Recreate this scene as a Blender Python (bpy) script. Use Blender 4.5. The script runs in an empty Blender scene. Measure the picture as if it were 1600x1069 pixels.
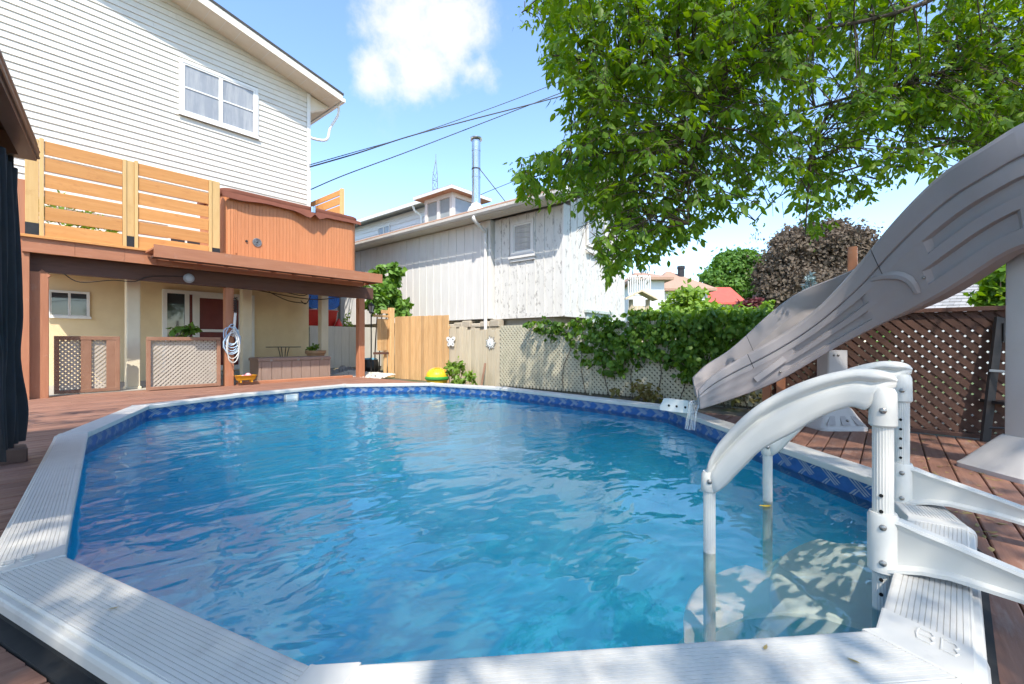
import bpy, math, random
import numpy as np
from mathutils import Vector, Matrix
rnd = random.Random(7)
nrs = np.random.RandomState(11)
sc = bpy.context.scene
COL = sc.collection

# ---------------------------------------------------------------- camera
CZ = 1.05
FW = (0.7645, 0.6446); RT = (0.6446, -0.7645); FPX = 700.0
cd = bpy.data.cameras.new('camera'); cam = bpy.data.objects.new('camera', cd); COL.objects.link(cam)
cam.location = (0, 0, CZ); cam.rotation_euler = (math.radians(90), 0, -math.atan2(FW[0], FW[1]))
cd.sensor_width = 36; cd.lens = FPX*36/1600; cd.clip_start = .05; cd.clip_end = 3000
sc.camera = cam

# ---------------------------------------------------------------- sky, sun, exposure
SUN = Vector((-.53, -.55, 1.0)).normalized()
el = math.asin(SUN.z); az = math.atan2(SUN.x, SUN.y)
w = bpy.data.worlds.new('World'); sc.world = w; w.use_nodes = True
nt = w.node_tree; nt.nodes.clear()
def N(tree, t, **k):
    n = tree.nodes.new(t)
    for a, b in k.items():
        if a == 'inp':
            for i, v in b.items(): n.inputs[i].default_value = v
        else: setattr(n, a, b)
    return n
def L(tree, a, b): tree.links.new(a, b)
sky = N(nt, 'ShaderNodeTexSky', sky_type='NISHITA', sun_disc=False, sun_elevation=el, sun_rotation=az % (2*math.pi),
        air_density=1.0, dust_density=0.5, ozone_density=2.5, altitude=100)
bg = N(nt, 'ShaderNodeBackground', inp={'Strength': 0.15})
out = N(nt, 'ShaderNodeOutputWorld')
# one soft summer cloud: a noisy puff around one direction of the sky
tc = N(nt, 'ShaderNodeTexCoord')
def skydir(px, py):
    r = (px-800)/FPX
    return Vector((FW[0]+RT[0]*r, FW[1]+RT[1]*r, -(py-534.5)/FPX)).normalized()
nz = N(nt, 'ShaderNodeTexNoise', inp={'Scale': 7.0, 'Detail': 10.0, 'Roughness': .62})
L(nt, tc.outputs['Generated'], nz.inputs['Vector'])
def puff(px, py, rad):
    d = N(nt, 'ShaderNodeVectorMath', operation='DISTANCE'); L(nt, tc.outputs['Generated'], d.inputs[0]); d.inputs[1].default_value = skydir(px, py)
    m = N(nt, 'ShaderNodeMapRange', inp={'From Min': 0, 'From Max': rad, 'To Min': 1, 'To Max': 0}); L(nt, d.outputs['Value'], m.inputs['Value'])
    return m.outputs[0]
ps = [puff(625, 40, .145), puff(715, 50, .15), puff(665, 105, .11), puff(580, 105, .075), puff(752, 108, .07)]
cur = ps[0]
for p in ps[1:]:
    mx = N(nt, 'ShaderNodeMath', operation='SMOOTH_MAX', inp={2: .12}); L(nt, cur, mx.inputs[0]); L(nt, p, mx.inputs[1]); cur = mx.outputs[0]
ad = N(nt, 'ShaderNodeMath', operation='MULTIPLY_ADD', inp={1: 2.2}); L(nt, nz.outputs['Fac'], ad.inputs[0]); L(nt, cur, ad.inputs[2])
cl = N(nt, 'ShaderNodeMapRange', interpolation_type='SMOOTHSTEP', inp={'From Min': 1.34, 'From Max': 2.1, 'To Min': 0, 'To Max': .95}); L(nt, ad.outputs[0], cl.inputs['Value'])
# nothing where the puff itself is zero
gate = N(nt, 'ShaderNodeMapRange', inp={'From Min': .0, 'From Max': .22}); L(nt, cur, gate.inputs['Value'])
cf = N(nt, 'ShaderNodeMath', operation='MULTIPLY'); L(nt, cl.outputs[0], cf.inputs[0]); L(nt, gate.outputs[0], cf.inputs[1])
hsv = N(nt, 'ShaderNodeHueSaturation', inp={'Saturation': 1.04, 'Value': 1.0}); L(nt, sky.outputs[0], hsv.inputs['Color'])
cm = N(nt, 'ShaderNodeMixRGB'); L(nt, cf.outputs[0], cm.inputs['Fac']); L(nt, hsv.outputs[0], cm.inputs['Color1']); cm.inputs['Color2'].default_value = (2.7, 2.7, 2.8, 1)
L(nt, cm.outputs[0], bg.inputs['Color']); L(nt, bg.outputs[0], out.inputs['Surface'])
sd = bpy.data.lights.new('sun', 'SUN'); sd.energy = 2.6; sd.angle = math.radians(.55); sd.color = (1, .94, .84)
so = bpy.data.objects.new('sun', sd); COL.objects.link(so); so.rotation_euler = SUN.to_track_quat('Z', 'Y').to_euler(); so.location = (-20, -12, 40)
vs = sc.view_settings; sc.display_settings.display_device = 'sRGB'
vs.view_transform = 'Standard'; vs.look = 'None'; vs.gamma = 1; vs.use_curve_mapping = False
vs.exposure = 1.5
sc.render.engine = 'CYCLES'
cy = sc.cycles; cy.use_denoising = True; cy.max_bounces = 12; cy.transparent_max_bounces = 16; cy.diffuse_bounces = 4; cy.glossy_bounces = 5; cy.volume_bounces = 10
cy.use_adaptive_sampling = True; cy.adaptive_threshold = .02; cy.sample_clamp_indirect = 6; cy.caustics_reflective = False

# ---------------------------------------------------------------- projection helpers (the photograph's pixels -> points of the place)
def ray(px, py):
    r = (px-800)/FPX
    return Vector((FW[0]+RT[0]*r, FW[1]+RT[1]*r, -(py-534.5)/FPX))
O = Vector((0, 0, CZ))
def D(px, py, d): return O + ray(px, py)*d
def GZ(px, py, z):
    v = ray(px, py); return O + v*((z-CZ)/v.z)
def PX(px, py, x):
    v = ray(px, py); return O + v*(x/v.x)
def PY(px, py, y):
    v = ray(px, py); return O + v*(y/v.y)
def C(R, F, z): return Vector((FW[0]*F+RT[0]*R, FW[1]*F+RT[1]*R, z))
def RF(R, F): return Vector((FW[0]*F+RT[0]*R, FW[1]*F+RT[1]*R, 0))

# ---------------------------------------------------------------- materials
MATS = {}
def mat(name, c1, c2=None, scale=4., rough=.6, bump=0., stretch=(1, 1, 1), rand=0., metal=0., spec=.4, c3=None, c3scale=3., c3lo=.55, c3hi=.7,
        bscale=None, coat=0., detail=6., c3stretch=None, trans=0., rrough=0.):
    if name in MATS: return MATS[name]
    m = bpy.data.materials.new(name); m.use_nodes = True; t = m.node_tree; b = t.nodes['Principled BSDF']
    b.inputs['Roughness'].default_value = rough; b.inputs['Metallic'].default_value = metal; b.inputs['Specular IOR Level'].default_value = spec
    b.inputs['Coat Weight'].default_value = coat
    c2 = c2 or tuple(x*.82 for x in c1)
    tc = N(t, 'ShaderNodeTexCoord'); mp = N(t, 'ShaderNodeMapping'); mp.inputs['Scale'].default_value = stretch
    oi = N(t, 'ShaderNodeObjectInfo')
    off = N(t, 'ShaderNodeVectorMath', operation='SCALE', inp={'Scale': 37.0}); cx = N(t, 'ShaderNodeCombineXYZ')
    for i in range(3): L(t, oi.outputs['Random'], cx.inputs[i])
    L(t, cx.outputs[0], off.inputs[0]); addv = N(t, 'ShaderNodeVectorMath', operation='ADD')
    L(t, tc.outputs['Object'], mp.inputs['Vector']); L(t, mp.outputs[0], addv.inputs[0]); L(t, off.outputs[0], addv.inputs[1])
    nz = N(t, 'ShaderNodeTexNoise', inp={'Scale': scale, 'Detail': detail, 'Roughness': .6}); L(t, addv.outputs[0], nz.inputs['Vector'])
    cr = N(t, 'ShaderNodeMapRange', inp={'From Min': .32, 'From Max': .68}); L(t, nz.outputs['Fac'], cr.inputs['Value'])
    mx = N(t, 'ShaderNodeMixRGB', inp={'Color1': (*c1, 1), 'Color2': (*c2, 1)}); L(t, cr.outputs[0], mx.inputs['Fac'])
    cur = mx.outputs[0]
    if c3:
        mp3 = N(t, 'ShaderNodeMapping'); mp3.inputs['Scale'].default_value = c3stretch or (1, 1, 1)
        L(t, tc.outputs['Object'], mp3.inputs['Vector'])
        ad3 = N(t, 'ShaderNodeVectorMath', operation='ADD'); L(t, mp3.outputs[0], ad3.inputs[0]); L(t, off.outputs[0], ad3.inputs[1])
        n3 = N(t, 'ShaderNodeTexNoise', inp={'Scale': c3scale, 'Detail': 8., 'Roughness': .68}); L(t, ad3.outputs[0], n3.inputs['Vector'])
        r3 = N(t, 'ShaderNodeMapRange', inp={'From Min': c3lo, 'From Max': c3hi}); L(t, n3.outputs['Fac'], r3.inputs['Value'])
        m3 = N(t, 'ShaderNodeMixRGB', inp={'Color2': (*c3, 1)}); L(t, r3.outputs[0], m3.inputs['Fac']); L(t, cur, m3.inputs['Color1']); cur = m3.outputs[0]
    if rand:
        rr = N(t, 'ShaderNodeMapRange', inp={'To Min': 1-rand, 'To Max': 1+rand}); L(t, oi.outputs['Random'], rr.inputs['Value'])
        hs = N(t, 'ShaderNodeHueSaturation'); L(t, rr.outputs[0], hs.inputs['Value']); L(t, cur, hs.inputs['Color']); cur = hs.outputs[0]
    L(t, cur, b.inputs['Base Color'])
    if rrough:
        rg = N(t, 'ShaderNodeMapRange', inp={'To Min': rough-rrough, 'To Max': rough+rrough}); L(t, nz.outputs['Fac'], rg.inputs['Value']); L(t, rg.outputs[0], b.inputs['Roughness'])
    if bump:
        bp = N(t, 'ShaderNodeBump', inp={'Strength': min(1, bump*8), 'Distance': bump*.1})
        if bscale:
            nb = N(t, 'ShaderNodeTexNoise', inp={'Scale': bscale, 'Detail': 5.}); L(t, addv.outputs[0], nb.inputs['Vector']); L(t, nb.outputs['Fac'], bp.inputs['Height'])
        else: L(t, nz.outputs['Fac'], bp.inputs['Height'])
        L(t, bp.outputs[0], b.inputs['Normal'])
    MATS[name] = m; return m
def leafmat(name, c1, c2, trans=.35, rough=.45, c3=None):
    m = bpy.data.materials.new(name); m.use_nodes = True; t = m.node_tree; b = t.nodes['Principled BSDF']
    g = N(t, 'ShaderNodeNewGeometry'); cr = N(t, 'ShaderNodeValToRGB'); L(t, g.outputs['Random Per Island'], cr.inputs[0])
    e = cr.color_ramp.elements; e[0].color = (*c1, 1); e[1].color = (*c2, 1)
    if c3: k = cr.color_ramp.elements.new(.9); k.color = (*c3, 1); e[1].position = .88 if len(e) < 3 else e[1].position
    b.inputs['Roughness'].default_value = rough; b.inputs['Specular IOR Level'].default_value = .35
    L(t, cr.outputs[0], b.inputs['Base Color'])
    tr = N(t, 'ShaderNodeBsdfTranslucent'); hs = N(t, 'ShaderNodeHueSaturation', inp={'Hue': .485, 'Saturation': 1.15, 'Value': 1.5}); L(t, cr.outputs[0], hs.inputs['Color']); L(t, hs.outputs[0], tr.inputs['Color'])
    ms = N(t, 'ShaderNodeMixShader', inp={0: trans}); L(t, b.outputs[0], ms.inputs[1]); L(t, tr.outputs[0], ms.inputs[2])
    L(t, ms.outputs[0], t.nodes['Material Output'].inputs['Surface']); return m

M_siding = mat('white_siding', (.70, .665, .59), (.655, .62, .545), 2, .5, .0, rand=.035, c3=(.56, .53, .47), c3scale=1.6, c3lo=.52, c3hi=.85, c3stretch=(1, 1, .5))
M_trim = mat('white_trim', (.78, .77, .73), (.71, .70, .67), 3, .45)
M_soffit = mat('cream_soffit', (.74, .68, .58), (.68, .62, .52), 3, .6)
M_stucco = mat('beige_stucco', (.78, .625, .385), (.72, .565, .34), 3, .85, .04, bscale=90)
M_brown = mat('brown_painted_wood', (.42, .18, .095), (.36, .145, .075), 3, .6, .03, stretch=(.6, 6, 6), rand=.08, bscale=14, c3=(.42, .23, .15), c3scale=4, c3lo=.58, c3hi=.75)
M_brownv = mat('brown_painted_post', (.42, .18, .095), (.36, .145, .075), 3, .6, .03, stretch=(6, 6, .6), rand=.06, bscale=14, c3=(.42, .23, .15), c3scale=4, c3lo=.58, c3hi=.75)
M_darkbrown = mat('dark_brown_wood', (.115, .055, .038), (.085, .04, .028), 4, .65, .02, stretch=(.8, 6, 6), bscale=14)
M_latbrown = mat('brown_lattice', (.10, .05, .034), (.08, .038, .026), 5, .7, .02, rand=.15)
M_gatebrown = mat('brown_gate_frame', (.30, .16, .10), (.25, .125, .075), 4, .65, .02, rand=.1)
M_cedar = mat('fresh_cedar', (.57, .275, .09), (.49, .215, .06), 2.2, .6, .02, stretch=(.5, 9, 9), rand=.10, c3=(.40, .16, .05), c3scale=3.4, c3lo=.55, c3hi=.76, c3stretch=(1.6, 5, 5))
M_pine = mat('fresh_pine_post', (.64, .42, .18), (.58, .36, .14), 3, .6, .02, stretch=(7, 7, .6), rand=.06, c3=(.5, .28, .1), c3scale=3, c3lo=.62, c3hi=.8)
M_tanfence = mat('tan_fence_board', (.58, .36, .17), (.47, .27, .11), 3, .75, .03, stretch=(8, 8, .7), rand=.2, c3=(.38, .22, .1), c3scale=4, c3lo=.6, c3hi=.8, c3stretch=(6, 6, .8))
M_oldfence = mat('weathered_fence_board', (.56, .47, .33), (.46, .38, .27), 3, .8, .03, stretch=(8, 8, .7), rand=.10, c3=(.36, .32, .25), c3scale=4, c3lo=.58, c3hi=.8, c3stretch=(6, 6, .8))
M_lattice = mat('weathered_lattice', (.50, .45, .33), (.42, .38, .27), 5, .8, .02)
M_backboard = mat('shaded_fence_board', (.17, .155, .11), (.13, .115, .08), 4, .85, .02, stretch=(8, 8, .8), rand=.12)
M_deck = mat('brown_deck_board', (.29, .145, .095), (.22, .105, .07), 2.5, .62, .05, stretch=(.7, 10, 10), rand=.16, bscale=9, c3=(.36, .25, .20), c3scale=2.2, c3lo=.56, c3hi=.76, c3stretch=(1, 5, 5), rrough=.1)
M_rim = mat('ribbed_rim_plastic', (.58, .555, .505), (.53, .505, .46), 3, .5, .01, c3=(.42, .39, .36), c3scale=6, c3lo=.56, c3hi=.84, c3stretch=(1, 1, 1))
M_rimcap = mat('rim_cap_plastic', (.57, .545, .495), (.52, .495, .45), 4, .5, .01, c3=(.36, .33, .31), c3scale=7, c3lo=.64, c3hi=.9)
M_black = mat('black_rubber', (.015, .015, .016), (.03, .028, .026), 8, .85, .05)
M_liner = mat('blue_vinyl_liner', (.016, .54, .86), (.036, .62, .90), 7, .5, 0, detail=9, c3=(.013, .46, .80), c3scale=16, c3lo=.5, c3hi=.7)
M_linerdk = mat('blue_liner_border', (.012, .07, .24), (.022, .11, .32), 14, .4, 0)
M_rope = mat('printed_rope', (.34, .38, .42), (.20, .25, .34), 22, .5)
M_ladder = mat('white_ladder_plastic', (.63, .605, .55), (.59, .565, .51), 3, .42, .006, bscale=60, coat=.08, c3=(.56, .52, .45), c3scale=5, c3lo=.58, c3hi=.95)
M_step = mat('white_step_plastic', (.86, .88, .80), (.80, .83, .74), 3, .5)
M_slide = mat('grey_slide_plastic', (.325, .288, .284), (.295, .26, .256), 2.5, .42, .004, bscale=120, c3=(.35, .315, .315), c3scale=5, c3lo=.55, c3hi=.85, rrough=.06)
M_slidebase = mat('pale_slide_plastic', (.50, .47, .45), (.45, .42, .40), 3, .5, .004, bscale=90)
M_steel = mat('stainless_steel', (.62, .62, .62), (.5, .5, .5), 4, .22, metal=1.)
M_dkmetal = mat('dark_metal', (.03, .03, .032), (.045, .04, .04), 6, .45, metal=.4)
M_screw = mat('screw_steel', (.35, .33, .30), (.28, .26, .24), 8, .35, metal=.9)
M_hole = mat('dark_hole', (.01, .01, .01), (.01, .01, .01), 3, .9)
M_tub = mat('hot_tub_cladding', (.56, .225, .095), (.50, .19, .075), 3, .5, .01, stretch=(8, 8, .8), rand=.04)
M_cover = mat('hot_tub_cover', (.17, .06, .036), (.135, .046, .028), 5, .75, .02, spec=.2)
M_glassdk = mat('window_glass', (.035, .04, .045), (.05, .055, .06), 2, .04, spec=.9)
M_glassgrey = mat('screened_window_glass', (.30, .31, .32), (.24, .25, .26), 1.3, .08, spec=.8, c3=(.39, .39, .38), c3scale=2.2, c3lo=.42, c3hi=.66, c3stretch=(3, 3, .35))
M_garage = mat('white_board_siding', (.68, .66, .63), (.62, .60, .57), 2, .65, .01, stretch=(4, 4, .7))
M_peel = mat('peeling_white_paint', (.66, .64, .60), (.59, .57, .53), 2, .7, .02, stretch=(4, 4, 1), c3=(.30, .28, .26), c3scale=10, c3lo=.555, c3hi=.65, c3stretch=(1, 1, .5))
M_shinglebr = mat('brown_roof_shingle', (.40, .255, .18), (.31, .19, .13), 9, .9, .05)
M_shinglegr = mat('grey_roof_shingle', (.36, .345, .32), (.25, .24, .23), 7, .9, .05, rand=.15)
M_shinglered = mat('red_metal_roof', (.55, .10, .065), (.47, .085, .055), 2, .6)
M_roofdark = mat('dark_roof_edge', (.05, .05, .05), (.07, .065, .06), 6, .85)
M_concrete = mat('concrete', (.40, .38, .33), (.33, .31, .27), 4, .9, .03)
M_soil = mat('dry_soil', (.16, .13, .095), (.10, .085, .06), 3, .95, .06, c3=(.07, .10, .03), c3scale=1.4, c3lo=.5, c3hi=.62)
M_grass = mat('lawn_ground', (.07, .11, .03), (.10, .13, .04), 1.5, .95, .05)
M_gravel = mat('pale_gravel', (.66, .61, .54), (.45, .42, .37), 30, .9, .05)
M_gazebo = mat('bronze_metal', (.17, .088, .055), (.14, .07, .043), 4, .4, metal=.25)
M_curtain = mat('black_curtain', (.012, .012, .014), (.02, .02, .022), 5, .85, .02)
M_box = mat('brown_resin_box', (.30, .215, .17), (.26, .18, .14), 4, .6, .01, stretch=(6, 6, .8), rand=.05)
M_column = mat('beige_column', (.76, .68, .52), (.70, .62, .46), 3, .6)
M_greygate = mat('pale_grey_gate', (.56, .54, .49), (.50, .48, .43), 3, .7, stretch=(5, 5, .7), rand=.05)
M_blue = mat('blue_tarp', (.02, .17, .52), (.015, .12, .42), 8, .4, .05)
M_red = mat('red_plastic', (.50, .025, .02), (.42, .02, .015), 3, .4)
M_yellow = mat('yellow_plastic', (.80, .52, .02), (.74, .46, .02), 3, .4)
M_green = mat('green_plastic', (.05, .30, .05), (.04, .25, .04), 3, .4)
M_orange = mat('orange_yellow_plastic', (.74, .36, .02), (.66, .30, .02), 3, .4)
M_terracotta = mat('clay_pot', (.40, .24, .13), (.34, .19, .10), 4, .75)
M_tarp = mat('grey_tarp', (.22, .22, .22), (.15, .15, .155), 4, .6, .08, c3=(.4, .4, .39), c3scale=3)
M_hose = mat('pale_blue_hose', (.42, .55, .68), (.36, .48, .6), 5, .45)
M_rope_white = mat('white_cord', (.7, .7, .66), None, 5, .6)
M_doorred = mat('dark_red_door', (.16, .03, .025), (.13, .022, .02), 3, .45)
M_vinyl2 = mat('white_vinyl_house', (.74, .73, .72), (.70, .69, .68), 2, .6)
M_cream = mat('cream_render', (.70, .66, .58), (.65, .61, .53), 2, .8)
M_bark = mat('tree_bark', (.10, .08, .06), (.06, .048, .036), 8, .9, .08, stretch=(4, 4, 1))
M_twig = mat('twig_bark', (.085, .06, .04), (.06, .042, .03), 8, .85)
M_cable = mat('black_cable', (.02, .02, .022), None, 4, .6)
M_greyplastic = mat('grey_plastic', (.30, .33, .36), (.25, .28, .31), 4, .5)
M_pink = mat('pink_ball_plastic', (.72, .16, .22), (.8, .6, .6), 9, .4)
M_leaf = leafmat('box_elder_leaf', (.088, .195, .018), (.20, .31, .034), .5, .45)
M_leafold = leafmat('brown_seed_cluster', (.17, .16, .04), (.22, .17, .06), .3, .6)
M_vine = leafmat('vine_leaf', (.06, .14, .018), (.15, .26, .03), .35, .45)
M_shrub = leafmat('bright_shrub_leaf', (.13, .24, .03), (.22, .34, .05), .35, .5)
M_grape = leafmat('grape_leaf', (.09, .20, .03), (.18, .32, .06), .35, .5)
M_maple = leafmat('maple_leaf', (.075, .17, .025), (.13, .25, .04), .3, .6)
M_beech = leafmat('copper_leaf', (.105, .08, .058), (.145, .112, .078), .2, .9)
M_spruce = leafmat('blue_spruce_needle', (.16, .22, .22), (.25, .31, .31), .15, .6)
M_burg = leafmat('burgundy_leaf', (.11, .03, .03), (.17, .055, .05), .3, .5)
M_deadleaf = leafmat('dry_leaf', (.35, .25, .09), (.42, .34, .15), .2, .7)
M_yleaf = leafmat('yellow_leaf', (.75, .5, .03), (.7, .45, .03), .2, .6)

# ---------------------------------------------------------------- mesh helpers
class MB:
    def __init__(s): s.v = []; s.f = []
    def add(s, vs, fs):
        o = len(s.v); s.v += [tuple(v) for v in vs]; s.f += [tuple(i+o for i in f) for f in fs]; return s
    def hexa(s, p):     # 8 points: bottom loop 0-3, top loop 4-7
        return s.add(p, [(3, 2, 1, 0), (4, 5, 6, 7), (0, 1, 5, 4), (1, 2, 6, 5), (2, 3, 7, 6), (3, 0, 4, 7)])
    def box(s, x0, x1, y0, y1, z0, z1):
        return s.hexa([(x0, y0, z0), (x1, y0, z0), (x1, y1, z0), (x0, y1, z0), (x0, y0, z1), (x1, y0, z1), (x1, y1, z1), (x0, y1, z1)])
    def bbox(s, x0, x1, y0, y1, z0, z1, b=.006):    # chamfered box (vertical and top edges)
        lo = [(x0+b, y0), (x1-b, y0), (x1, y0+b), (x1, y1-b), (x1-b, y1), (x0+b, y1), (x0, y1-b), (x0, y0+b)]
        cx, cy = (x0+x1)/2, (y0+y1)/2
        ins = [(x+(b if x < cx else -b), y+(b if y < cy else -b)) for x, y in lo]
        vs = [(x, y, z0) for x, y in lo] + [(x, y, z1-b) for x, y in lo] + [(x, y, z1) for x, y in ins]
        n = 8; fs = [tuple(range(n-1, -1, -1)), tuple(range(2*n, 3*n))]
        for k in (0, 1):
            for i in range(n): j = (i+1) % n; fs.append((k*n+i, k*n+j, (k+1)*n+j, (k+1)*n+i))
        return s.add(vs, fs)
    def bar(s, a, b, w, h, up=(0, 0, 1)):          # rectangular bar from a to b
        a = Vector(a); b = Vector(b); d = (b-a).normalized(); u = Vector(up)
        sx = d.cross(u)
        if sx.length < 1e-4: sx = d.cross(Vector((1, 0, 0)))
        sx.normalize(); u = sx.cross(d).normalized(); sx = sx*w/2; u = u*h/2
        return s.hexa([a-sx-u, a+sx-u, b+sx-u, b-sx-u, a-sx+u, a+sx+u, b+sx+u, b-sx+u])
    def prism(s, poly, vec):
        n = len(poly); vec = Vector(vec); poly = [Vector(p) for p in poly]
        fs = [tuple(range(n-1, -1, -1)), tuple(range(n, 2*n))] + [(i, (i+1) % n, n+(i+1) % n, n+i) for i in range(n)]
        return s.add(poly+[p+vec for p in poly], fs)
    def tube(s, pts, r, n=8, caps=True, closed=False):
        pts = [Vector(p) for p in pts]; m = len(pts); rs = r if isinstance(r, (list, tuple)) else [r]*m
        vs = []; up = Vector((0, 0, 1)); prev = None
        for i, p in enumerate(pts):
            t = (pts[min(i+1, m-1)]-pts[max(i-1, 0)]).normalized()
            if prev is None:
                a = t.cross(up) if abs(t.z) < .95 else t.cross(Vector((1, 0, 0)))
            else: a = prev - t*prev.dot(t)
            a.normalize(); prev = a; b = t.cross(a)
            for k in range(n):
                q = 2*math.pi*k/n; vs.append(p+(a*math.cos(q)+b*math.sin(q))*rs[i])
        fs = []
        for i in range(m-1):
            for k in range(n): j = (k+1) % n; fs.append((i*n+k, i*n+j, (i+1)*n+j, (i+1)*n+k))
        if caps: fs += [tuple(range(n-1, -1, -1)), tuple(range((m-1)*n, m*n))]
        return s.add(vs, fs)
    def lathe(s, c, prof, n=16, sq=1.):
        c = Vector(c); vs = []; m = len(prof)
        for r, z in prof:
            for k in range(n): q = 2*math.pi*k/n; vs.append(c+Vector((r*math.cos(q), r*math.sin(q)*sq, z)))
        fs = [(i*n+k, i*n+(k+1) % n, (i+1)*n+(k+1) % n, (i+1)*n+k) for i in range(m-1) for k in range(n)]
        fs += [tuple(range(n-1, -1, -1)), tuple(range((m-1)*n, m*n))]
        return s.add(vs, fs)
    def loft(s, loops, caps=True, closed=True):
        n = len(loops[0]); m = len(loops); vs = [p for l in loops for p in l]; fs = []
        for i in range(m-1):
            for k in range(n if closed else n-1): j = (k+1) % n; fs.append((i*n+k, i*n+j, (i+1)*n+j, (i+1)*n+k))
        if caps: fs += [tuple(range(n-1, -1, -1)), tuple(range((m-1)*n, m*n))]
        return s.add(vs, fs)
    def cyl(s, a, b, r, n=12): return s.tube([a, b], r, n)
    def ball(s, c, r, n=10, m=6, sz=1.):
        return s.lathe(c, [(max(1e-3, r*math.sin(math.pi*i/m)), -r*sz*math.cos(math.pi*i/m)) for i in range(m+1)], n)
ORG = {}
def org(o): return ORG.get(o.name, Vector((0, 0, 0)))
def tag(o, label=None, cat=None, group=None, kind=None):
    if label: o['label'] = label
    if cat: o['category'] = cat
    if group: o['group'] = group
    if kind: o['kind'] = kind
    return o
def thing(name, loc, label, cat, group=None):
    o = bpy.data.objects.new(name, None); COL.objects.link(o); o.location = loc; o.empty_display_size = .2
    ORG[o.name] = Vector(loc); return tag(o, label, cat, group)
def obj(name, mb, m, parent=None, smooth=False, label=None, loc=None, kind=None, angle=None):
    base = org(parent) if parent else (Vector(loc) if loc is not None else Vector((0, 0, 0)))
    me = bpy.data.meshes.new(name)
    if isinstance(mb, MB): vs = [(v[0]-base.x, v[1]-base.y, v[2]-base.z) for v in mb.v]; me.from_pydata(vs, [], mb.f)
    else:
        V, F = mb; V = np.asarray(V, dtype=np.float32)-np.array(base, dtype=np.float32); F = np.asarray(F, dtype=np.int32); k = F.shape[1]
        me.vertices.add(len(V)); me.vertices.foreach_set('co', V.ravel()); me.loops.add(F.size); me.loops.foreach_set('vertex_index', F.ravel())
        me.polygons.add(len(F)); me.polygons.foreach_set('loop_start', np.arange(0, F.size, k, dtype=np.int32)); me.polygons.foreach_set('loop_total', np.full(len(F), k, dtype=np.int32)); me.update(calc_edges=True)
    me.materials.append(m)
    if smooth:
        me.polygons.foreach_set('use_smooth', [True]*len(me.polygons))
        me.set_sharp_from_angle(angle=math.radians(angle or 40))
    o = bpy.data.objects.new(name, me); COL.objects.link(o)
    if parent: o.parent = parent; ORG[o.name] = base
    else:
        o.location = base; ORG[o.name] = base
    if label: o['label'] = label
    if kind: o['kind'] = kind
    return o
def copy_tree(o, parent=None):
    c = o.copy(); COL.objects.link(c); c.parent = parent
    for ch in list(o.children): copy_tree(ch, c)
    return c
def catmull(pts, k=6):
    pts = [Vector(p) for p in pts]; out = []
    for i in range(len(pts)-1):
        p0 = pts[max(i-1, 0)]; p1 = pts[i]; p2 = pts[i+1]; p3 = pts[min(i+2, len(pts)-1)]
        for j in range(k):
            t = j/k; out.append(.5*((2*p1)+(p2-p0)*t+(2*p0-5*p1+4*p2-p3)*t*t+(3*p1-p0-3*p2+p3)*t**3))
    out.append(pts[-1]); return out
def unit(a): return a/np.maximum(np.linalg.norm(a, axis=-1, keepdims=True), 1e-6)
def leaf_geo(P, A, Nn, ln, wd, six=True, fold=.18, curl=.12):
    """P bases (n,3), A axis, Nn normal, ln lengths, wd widths -> verts, quads"""
    n = len(P); A = unit(A); S = unit(np.cross(A, Nn)); U = np.cross(S, A); ln = ln[:, None]; wd = wd[:, None]
    b = P; t = P+A*ln-U*ln*curl
    if six:
        l1 = P+A*ln*.28+S*wd*.46-U*wd*fold; l2 = P+A*ln*.62+S*wd*.40-U*(wd*fold+ln*curl*.4)
        r1 = P+A*ln*.28-S*wd*.46-U*wd*fold; r2 = P+A*ln*.62-S*wd*.40-U*(wd*fold+ln*curl*.4)
        V = np.stack([b, l1, l2, t, r2, r1], 1).reshape(-1, 3); i = np.arange(n)[:, None]*6
        F = np.concatenate([i+np.array([[0, 3, 2, 1]]), i+np.array([[0, 5, 4, 3]])], 0)
    else:
        l = P+A*ln*.45+S*wd*.5-U*wd*fold; r = P+A*ln*.45-S*wd*.5-U*wd*fold
        V = np.stack([b, l, t, r], 1).reshape(-1, 3); i = np.arange(n)[:, None]*4; F = i+np.array([[0, 3, 2, 1]])
    return V, F
def rand_unit(n): return unit(nrs.normal(size=(n, 3)))
def crown(blobs, n, ln, aspect=.6, droop=.3, shell=.55, six=False, clump=0.25):
    """leaf cloud over ellipsoid blobs [(center, (rx,ry,rz))]; leaves sit in clumps nearer the surface"""
    vol = np.array([b[1][0]*b[1][1]*b[1][2] for b in blobs])**(2/3); pr = vol/vol.sum(); Ps = []; Ns = []
    for (c, r), p in zip(blobs, pr):
        k = max(6, int(n*p/14)); d = rand_unit(k); rad = shell+(1.04-shell)*nrs.rand(k, 1)**.6
        cc = d*rad; sub = np.repeat(cc, 14, 0)+nrs.normal(size=(k*14, 3))*clump*np.repeat(.5+nrs.rand(k, 1), 14, 0)*.55
        Ps.append(np.array(c)+sub*np.array(r)); Ns.append(unit(np.repeat(d, 14, 0)/np.array(r)*min(r)))
    P = np.concatenate(Ps); Nn = unit(np.concatenate(Ns)*.7+rand_unit(len(P))*.75+np.array([0, 0, .35]))
    A = unit(rand_unit(len(P))-Nn*.2+np.array([0, 0, -droop])); s = ln*(.6+.8*nrs.rand(len(P)))
    return leaf_geo(P, A, Nn, s, s*aspect, six)
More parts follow.
